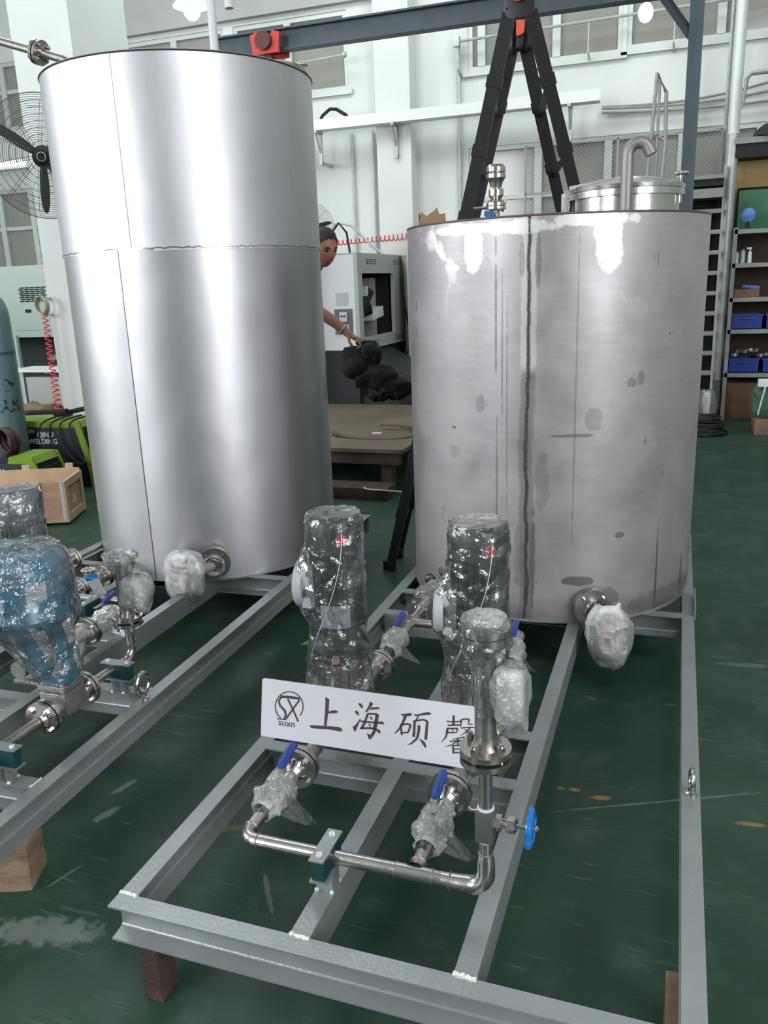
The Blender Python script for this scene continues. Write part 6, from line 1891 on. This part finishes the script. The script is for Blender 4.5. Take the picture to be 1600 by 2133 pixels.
# open plywood crate
MC = Matrix.Translation((-3.073, 3.513, 0)) @ Matrix.Rotation(0.389, 4, 'Z')
cr = thing('wooden_crate', 'open plywood crate with battens on the floor left of the tall tank', 'crate', (-0.4, 0.2, 0), M=MC)
CH, CD, CL = 0.335, 0.43, 1.15
g = G(MC); g.box(-CL, 0, 0, 0.012, 0.03, CH); g.link('front_panel', MT['wood'], cr)
g = G(MC); g.box(-CL, 0, CD - 0.012, CD, 0.03, CH + 0.02); g.link('back_panel', MT['wood_light'], cr)
g = G(MC); g.box(-0.012, 0, 0.012, CD - 0.012, 0.03, CH); ep_ = g.link('end_panel', MT['wood'], cr)
g = G(MC); g.box(-CL, -CL + 0.012, 0.012, CD - 0.012, 0.03, CH); g.link('end_panel', MT['wood'], cr)
g = G(MC); g.box(-CL, 0, 0, CD, 0.018, 0.03); g.link('floor_panel', MT['wood'], cr)
for x in (-0.20, -0.52, -0.85):
    g = G(MC); g.box(x - 0.032, x + 0.032, -0.022, 0.0, 0.0, CH + 0.012, 0.002); g.link('batten', MT['wood_light'], cr)
for x in (-0.08, -0.42):
    g = G(MC); g.box(x - 0.03, x + 0.03, CD, CD + 0.02, 0.0, CH + 0.055, 0.002); g.link('batten', MT['wood_light'], cr)
g = G(MC)
for a in ((0.0, 0.014, 0.0, CD, CH - 0.055, CH), (0.0, 0.014, 0.0, CD, 0.018, 0.075), (0.0, 0.014, 0.0, 0.06, 0.075, CH - 0.055), (0.0, 0.014, CD - 0.06, CD, 0.075, CH - 0.055)):
    g.box(*a)
g.link('end_frame', MT['wood_light'], cr)
g = G(MC); g.box(-0.024, 0.0, -0.003, -0.0005, 0.03, CH + 0.002); g.link('paper_edge_strip', MT['paper'], cr)
g = G(MC); g.prism([(0.16, 0.13), (0.26, 0.12), (0.25, 0.17), (0.20, 0.21), (0.19, 0.17)], lambda u, v, w: (w, u, v), 0.0005, 0.003); g.link('torn_label', MT['paper'], ep_)

# small trolley, sack, coiled red hose on the pillar
st = thing('small_trolley', 'small white topped trolley in the dark left of the pillar', 'trolley', (-5.85, 6.6, 0))
g = G(); g.box(-6.2, -5.35, 6.35, 6.85, 0.84, 0.865); g.link('top_plate', MT['white_plastic'], st)
g = G(); g.box(-5.95, -5.4, 6.4, 6.8, 0.45, 0.78, 0.01); g.link('cabinet', MT['machine_grey'], st)
for x in (-5.98, -5.38):
    for y in (6.4, 6.8):
        g = G(); g.box(x - 0.015, x + 0.015, y - 0.015, y + 0.015, 0, 0.84); g.link('leg', MT['galv'], st)
g = G(); g.ball((0, 0, 0), 0.33, 0.25, 0.13, 4, 0.8); g.rumple(0.05, 7, 2.0, 0.02)
for v in g.bm.verts:
    v.co += Vector((-5.15, 5.55, 0.475))
    v.co.z = max(v.co.z, 0.401)
tag(g.link('burlap_sack', simple('tan_burlap', (0.22, 0.15, 0.09), 0.85, 0, 0.2, 30), origin=(-5.15, 5.55, 0.4)), 'crumpled tan sack on a low black box beside the coiled red hose', 'sack')
g = G(); g.box(-5.7, -4.82, 5.2, 5.95, 0.0, 0.40, 0.01); tag(g.link('low_black_box', MT['machine_base'], origin=(-5.2, 5.6, 0)), 'low black box under the crumpled tan sack', 'box')
g = G(); pts = []
for k in range(420):
    s = k / 419
    a = k * 2 * PI / 22
    r = 0.030 + 0.014 * s
    pts.append((-4.735 + r * math.cos(a) * 0.9, 5.48 + r * math.sin(a) * 0.6, 1.50 - 0.94 * s))
g.tube(pts, 0.0065, 6)
tag(g.link('coiled_hose', MT['red_hose'], origin=(-4.735, 5.48, 0.55)), 'bright red coiled air hose hanging on the left edge of the pillar', 'hose')
g = G()
for k in range(5):
    g.torus((-4.79, 5.50 + 0.012 * k, 1.60 - 0.004 * k), (0.25, 1, 0), 0.085 + 0.003 * (k % 2), 0.007, 28, 6)
tag(g.link('hose_loop', simple('pale_yellow_hose', (0.50, 0.47, 0.30), 0.5), origin=(-4.79, 5.5, 1.5)), 'pale yellow hose coil hanging above the red coiled hose', 'hose')

g = G(); g.tube([(-4.74, 5.60, 1.66), (-4.74, 5.47, 1.66), (-4.74, 5.45, 1.70)], 0.007, 6); g.tube([(-4.735, 5.60, 1.50), (-4.735, 5.46, 1.50), (-4.735, 5.45, 1.53)], 0.006, 6)
tag(g.link('wall_hook', MT['galv'], origin=(-4.74, 5.6, 1.5)), 'small steel hooks on the pillar edge carrying the coiled hoses', 'hook')

# ============================================================ right background
MT['expanded'] = simple('expanded_metal', (0.24, 0.25, 0.24), 0.5, 0.3)
ms = thing('mesh_guard', 'expanded metal guard panel in front of the lower windows', 'guard', (0.5, 9.3, 2.3))
g = G(); x0, x1, z0, z1 = -0.62, 1.57, 2.30, 3.20
for zz in (z0, 2.66, z1):
    g.box(x0, x1, 9.29, 9.31, zz - 0.012, zz + 0.012)
for xx in (x0, 0.45, x1):
    g.box(xx - 0.012, xx + 0.012, 9.29, 9.31, z0 - 2.3 if xx != 0.45 else z0, z1)
g.link('guard_frame', MT['grey_steel'], ms)
g = G(); sp_ = 0.050
k = x0 - (z1 - z0)
while k < x1 + (z1 - z0):
    for s in (1, -1):
        a = Vector((k, 9.30, z0 if s > 0 else z1)); L = (z1 - z0)
        xa, xb = k, k + L * 1.0
        za, zb = (z0, z1) if s > 0 else (z1, z0)
        t0 = max(0.0, (x0 - xa) / (xb - xa)); t1 = min(1.0, (x1 - xa) / (xb - xa))
        if t1 > t0:
            g.tube([(xa + (xb - xa) * t0, 9.30, za + (zb - za) * t0), (xa + (xb - xa) * t1, 9.30, za + (zb - za) * t1)], 0.0018, 3, cap=False)
    k += sp_
tag(g.link('wire_mesh', MT['expanded'], ms), None, None)

sr = thing('steel_stair', 'steep grey steel stair with open treads beside the shelving', 'stair', (1.3, 8.7, 0))
for i in range(11):
    z = 0.36 + 0.2165 * i
    g = G(); g.box(0.92, 1.60, 8.62 + 0.02 * i, 8.80 + 0.02 * i, z - 0.022, z + 0.022, 0.003); g.link('tread', MT['expanded'], sr)
for x in (0.89, 1.61):
    g = G(); g.prism([(8.58, 0.0), (8.72, 0.0), (9.00, 2.78), (8.86, 2.78)], lambda u, v, w: (w, u, v), x - 0.012, x + 0.012); g.link('stringer', MT['grey_steel'], sr)
g = G(); g.box(0.9, 1.62, 9.10, 9.12, 0.0, 2.5); g.link('dark_backing', simple('dark_stair_backing', (0.010, 0.008, 0.008), 0.9), sr)
g = G(); g.box(0.93, 1.60, 8.72, 9.2, 2.56, 2.63); g.link('platform_edge', MT['matt_black'], sr)
g = G(); g.box(0.93, 1.60, 8.70, 9.2, 2.63, 2.67); g.box(0.93, 1.60, 8.70, 9.2, 2.44, 2.53); g.link('platform_plate', MT['expanded'], sr)
hr = thing('handrail', 'narrow grey steel handrail frame rising above the stair beside the gantry post', 'handrail', (0.88, 8.7, 2.6))
g = G()
g.tube([(0.80, 8.72, 2.46), (0.83, 8.72, 3.0), (0.87, 8.72, 3.72), (0.97, 8.72, 3.52), (0.985, 8.72, 3.0), (0.965, 8.72, 2.62)], 0.020, 8)
g.tube([(0.83, 8.72, 3.15), (0.985, 8.72, 3.05)], 0.014, 6)
g.tube([(0.90, 8.72, 3.66), (0.90, 8.72, 2.62)], 0.014, 6)
g.link('rail_tube', MT['grey_steel'], hr)

dp = thing('downpipe', 'thick pale grey vertical duct pipe between the stair and the shelving', 'pipe', (1.69, 9.05, 0.46))
g = G(); g.lathe([(0.062, 0.45), (0.068, 0.47), (0.068, 3.10)], (1.674, 9.08, 0), seg=24); g.link('lower_pipe', MT['galv'], dp)
g = G(); g.lathe([(0.072, 3.10), (0.060, 3.12), (0.058, 7.0)], (1.674, 9.08, 0), seg=24); g.link('upper_pipe', MT['frame'], dp)
g = G(); g.cyl((1.60, 9.35, 0.0), (1.60, 9.35, 6.9), 0.022, seg=10); tag(g.link('thin_pipe', MT['galv'], origin=(1.60, 9.35, 0)), 'thin grey pipe just behind the thick pale duct pipe', 'pipe')
g = G(); g.tube([(1.735, 8.85, 3.33), (1.76, 8.84, 3.60), (1.80, 8.84, 3.64), (2.9, 8.84, 3.66)], [0.012, 0.022, 0.024, 0.024], 8); tag(g.link('bent_handrail', MT['grey_steel'], origin=(1.8, 8.84, 3.3)), 'bent dark handrail tube at the upper right edge', 'handrail')

sh = thing('shelving_unit', 'grey green steel shelving unit at the right edge', 'shelf', (2.3, 9.2, 0))
MT['shelf'] = simple('grey_green_shelf_paint', (0.25, 0.28, 0.26), 0.5, 0.1, 0.08, 6)
SX0, SX1, SY0, SY1 = 1.745, 2.95, 8.98, 9.48
for x in (SX0, SX1):
    for y in (SY0, SY1):
        g = G(); g.box(x, x + 0.042, y - 0.02, y + 0.02, 0, 2.13); g.link('upright', MT['shelf'], sh)
for z in (0.54, 1.03, 1.38, 1.75, 2.11):
    g = G(); g.box(SX0 + 0.01, SX1 + 0.03, SY0 - 0.02, SY1 + 0.02, z - 0.045, z); g.link('shelf_board', MT['shelf'], sh)
g = G(); g.box(SX0, SX1, SY1 + 0.025, SY1 + 0.035, 0.3, 2.1); g.link('back_sheet', simple('brown_backing', (0.085, 0.055, 0.04), 0.8, 0, 0.3, 2), sh)
# blue storage bins: two rows
MT['bin'] = simple('blue_polypropylene', (0.006, 0.035, 0.26), 0.35)


def bin_(label, x, z):
    t = thing('storage_bin', label, 'storage bin', (x + 0.165, 9.18, z), group=None)
    g = G()
    h, w, d = 0.165, 0.33, 0.34
    y = 9.0
    g.box(x, x + w, y, y + d, z, z + 0.008)
    g.box(x, x + w, y, y + 0.008, z, z + h); g.box(x, x + w, y + d - 0.008, y + d, z, z + h)
    g.box(x, x + 0.008, y, y + d, z, z + h); g.box(x + w - 0.008, x + w, y, y + d, z, z + h)
    g.box(x - 0.006, x + w + 0.006, y - 0.008, y + 0.004, z + h - 0.02, z + h)
    bb_ = g.link('bin_body', MT['bin'], t)
    g = G(); g.box(x + 0.09, x + 0.24, y - 0.012, y - 0.0, z + 0.105, z + 0.125, 0.003); g.link('bin_handle', MT['bin'], bb_)
    return t


for z, row in ((1.032, 'upper'), (0.542, 'lower')):
    for i, x in enumerate((1.79, 2.15, 2.51)):
        bin_('blue plastic bin, %s on the %s bin shelf of the shelving' % (('leftmost', 'second', 'third')[i], row), x, z)
rnd = random.Random(9)
for i in range(9):
    x = 1.86 + 0.055 * i
    z = 0.72 + 0.02 * rnd.random() + (0.05 if i in (1, 2, 3, 4) else 0)
    g = G(); g.ball((x, 9.14 + 0.06 * rnd.random(), z), 0.035, 0.035, 0.03, 2, 0.7); g.cyl((x - 0.03, 9.12, z), (x + 0.035, 9.2, z + 0.01), 0.018, seg=8)
    o = tag(g.link('pipe_fitting', MT['cast'], origin=(x, 9.15, z)), 'small grey metal pipe fitting heaped in the lower blue bins', 'fitting', 'metal fittings heaped in the lower blue bins')
g = G(); g.box(1.80, 2.06, 9.02, 9.3, 1.382, 1.47); tag(g.link('cardboard_box', simple('brown_cardboard', (0.20, 0.10, 0.065), 0.8), origin=(1.93, 9.16, 1.38)), 'small brown box on the third shelf under a blue packet', 'box')
g = G(); g.box(1.88, 2.06, 9.04, 9.2, 1.472, 1.51, 0.01, Matrix.Rotation(0.1, 3, 'Y')); tag(g.link('blue_packet', simple('blue_packet_print', (0.05, 0.12, 0.5), 0.4, 0, 0.5, 30), origin=(1.97, 9.12, 1.47)), 'blue and white packet on the small brown box', 'packet')
for i, (x, h, lab) in enumerate(((1.80, 0.13, 'short grey can on the shelf beneath the green panel'), (1.865, 0.15, 'dull silver can beside the white spray bottle'))):
    g = G(); g.lathe([(0.03, 0), (0.03, h * 0.85), (0.018, h * 0.95), (0.018, h)], (x, 9.1, 1.752), seg=20); tag(g.link('can', MT['galv'], origin=(x, 9.1, 1.752)), lab, 'can')
g = G(); g.lathe([(0.022, 0), (0.022, 0.11), (0.008, 0.13), (0.008, 0.15)], (1.935, 9.08, 1.752), seg=16); g.box(1.90, 1.95, 9.07, 9.09, 1.90, 1.92); tag(g.link('spray_bottle', MT['white_plastic'], origin=(1.935, 9.08, 1.752)), 'white spray bottle on the shelf beneath the green panel', 'bottle')
g = G(); g.box(1.80, 2.5, 9.02, 9.4, 0.002, 0.42, 0.005); tag(g.link('cardboard_box', simple('brown_carton', (0.17, 0.095, 0.06), 0.8, 0, 0.15, 3), origin=(2.1, 9.2, 0)), 'large brown carton on the floor under the shelving', 'box')
# green printed panel and yellow board on top
gp = thing('printed_sign', 'green printed panel with a blue globe standing on the shelving', 'sign', (2.2, 9.05, 2.112))
MT['green_print'] = simple('green_print', (0.025, 0.13, 0.06), 0.35, 0, 0.4, 3)
g = G(); g.box(1.775, 2.75, 9.04, 9.075, 2.112, 2.52, 0.02); g.link('panel_face', MT['green_print'], gp)
g = G(); g.box(1.755, 2.77, 9.076, 9.09, 2.112, 2.545, 0.03); g.link('panel_rim', MT['matt_black'], gp)
g = G(); g.lathe([(0.0, 0.004), (0.075, 0.0)], (1.885, 9.0385, 2.26), (0, -1, 0), 32, cap=False); g.link('globe_print', simple('globe_blue', (0.07, 0.20, 0.55), 0.4, 0, 0.6, 12), gp)
g = G(); g.prism([(1.86, 2.13), (1.91, 2.13), (1.90, 2.19), (1.87, 2.19)], lambda u, v, w: (u, w, v), 9.036, 9.039); g.link('globe_stand_print', MT['matt_black'], gp)
g = G(); g.box(1.70, 2.9, 9.30, 9.33, 2.112, 2.845); tag(g.link('yellow_board', simple('mustard_board', (0.42, 0.30, 0.12), 0.7, 0, 0.08, 2), origin=(2.3, 9.31, 2.11)), 'mustard yellow board standing behind the green panel', 'board')
ts = thing('high_shelf', 'grey shelf board with black underside above the yellow board', 'shelf', (2.3, 9.2, 2.85))
g = G(); g.box(1.69, 2.95, 9.0, 9.78, 2.99, 3.05); g.link('shelf_board', MT['expanded'], ts)
g = G(); g.box(1.70, 2.95, 9.02, 9.78, 2.85, 2.99); g.link('underside', MT['matt_black'], ts)
g = G(); g.ball((2.06, 9.1, 3.055), 0.19, 0.15, 0.13, 4)
for v in g.bm.verts:
    v.co.z = max(v.co.z, 3.052)
g.rumple(0.02, 8, 1.0)
tag(g.link('dark_sack', simple('dark_brown_sack', (0.025, 0.02, 0.018), 0.8), origin=(2.06, 9.1, 3.05)), 'dark rounded sack on the high shelf at the right edge', 'sack')
# floor things at right
g = G(); g.lathe([(0.09, 0.0), (0.10, 0.05), (0.085, 0.15), (0.10, 0.17), (0.095, 0.33), (0.08, 0.40), (0.05, 0.42)], (1.575, 8.42, 0.0), seg=28); g.rumple(0.012, 20, 3.0, 0.008)
for v in g.bm.verts:
    v.co.z = max(0.001, v.co.z)
tag(g.link('foil_roll', MT['cast'], origin=(1.575, 8.42, 0)), 'crumpled silver wrapped roll standing at the foot of the duct pipe', 'roll')
g = G(); g.box(1.40, 1.50, 8.95, 9.05, 0.0, 0.40, 0.02); tag(g.link('red_canister', simple('dull_crimson', (0.16, 0.01, 0.03), 0.5), origin=(1.45, 9.0, 0)), 'dull crimson canister half hidden behind the shorter tank', 'canister')
g = G()
rnd = random.Random(3)
for k in range(16):
    g.torus((1.55 + rnd.uniform(-0.03, 0.03), 8.02 + rnd.uniform(-0.03, 0.03), 0.02 + 0.011 * k), (rnd.uniform(-0.12, 0.12), rnd.uniform(-0.12, 0.12), 1), 0.20 - 0.004 * k + rnd.uniform(-0.02, 0.02), 0.013, 40, 6)
tag(g.link('cable_coil', MT['rubber'], origin=(1.55, 8.02, 0.0)), 'heap of coiled black cable on the floor beside the shorter tank', 'cable coil')
g = G(); g.ball((0, 0, 0), 0.17, 0.14, 0.19, 4, 0.7); g.rumple(0.03, 8, 6.0, 0.01)
for v in g.bm.verts:
    v.co += Vector((2.17, 8.25, 0.325))
gb = thing('green_bag', 'dull green bag tied with white on the carton at the right edge', 'bag', (2.17, 8.25, 0.16))
g.link('bag_body', simple('dull_green_cloth', (0.06, 0.14, 0.10), 0.8), gb)
g = G(); g.box(2.05, 2.16, 8.10, 8.2, 0.49, 0.57, 0.01); g.link('white_top', MT['white_plastic'], gb)
g = G(); g.tube([(2.12, 8.09, 0.50), (2.09, 8.07, 0.35), (2.07, 8.10, 0.20)], 0.008, 6); g.link('white_cord', MT['white_plastic'], gb)
g = G(); g.box(2.04, 2.45, 8.0, 8.45, 0.0, 0.155, 0.006); tag(g.link('cardboard_box', simple('worn_carton', (0.22, 0.13, 0.09), 0.8, 0, 0.2, 8), origin=(2.2, 8.2, 0)), 'low open carton on the floor under the green bag', 'box')
# torn cardboard box on the machine beside the pier
cbx = thing('torn_cardboard_box', 'torn brown cardboard box peeking over the rim left of the ladder', 'box', (-1.6, 8.8, 2.0))
g = G(); g.box(-1.80, -1.46, 8.7, 8.95, 1.985, 2.36); g.link('box_body', simple('torn_cardboard', (0.22, 0.13, 0.07), 0.8, 0, 0.2, 6), cbx)
g = G(); g.prism([(-1.80, 2.36), (-1.76, 2.49), (-1.70, 2.44), (-1.60, 2.50), (-1.57, 2.53), (-1.54, 2.45), (-1.47, 2.46), (-1.46, 2.36)], lambda u, v, w: (u, w, v), 8.70, 8.705); g.link('torn_flap', simple('torn_cardboard_inner', (0.30, 0.19, 0.10), 0.8), cbx)
g = G(); g.prism([(8.70, 2.36), (8.72, 2.48), (8.82, 2.42), (8.95, 2.36)], lambda u, v, w: (w, u, v), -1.80, -1.795); g.link('side_flap', MT['wood_dark'], cbx)
g = G(); g.box(-1.95, -1.30, 8.64, 8.98, 0.0, 1.98, 0.006); tag(g.link('grey_cabinet', MT['machine_grey'], origin=(-1.6, 8.75, 0)), 'grey cabinet standing in front of the wall, hidden behind the shorter tank', 'cabinet')
# small triangular offcut and debris on the floor between the tanks
g = G(); g.prism([(-0.42, 1.98), (-0.33, 2.02), (-0.40, 2.06)], lambda u, v, w: (u, v, w), 0.001, 0.004); tag(g.link('sheet_offcut', MT['galv'], origin=(-0.4, 2.0, 0)), 'tiny triangular sheet offcut on the floor behind the left pump', 'offcut')

# groups of like things
for o in bpy.data.objects:
    if o.parent is None and 'label' in o and 'group' not in o:
        gname = {'ball_valve': 'wrapped ball valves with blue levers', 'vertical_pump': 'film wrapped vertical pumps', 'flow_meter': 'wrapped flow meters', 'level_transmitter': 'foam wrapped level transmitters',
                 'storage_bin': 'blue plastic bins on the shelving', 'wall_fan': 'black caged fans', 'storage_tank': 'stainless storage tanks', 'skid_frame': 'silver skid frames',
                 'welding_machine': 'lime and black welding machines', 'lamp_or_reflection': 'glowing pendant lamp and added reflection bulb', 'conduit': 'grey conduits on the back wall', 'can': 'metal cans on the shelving'}.get(o.name.split('.')[0])
        if gname:
            o['group'] = gname
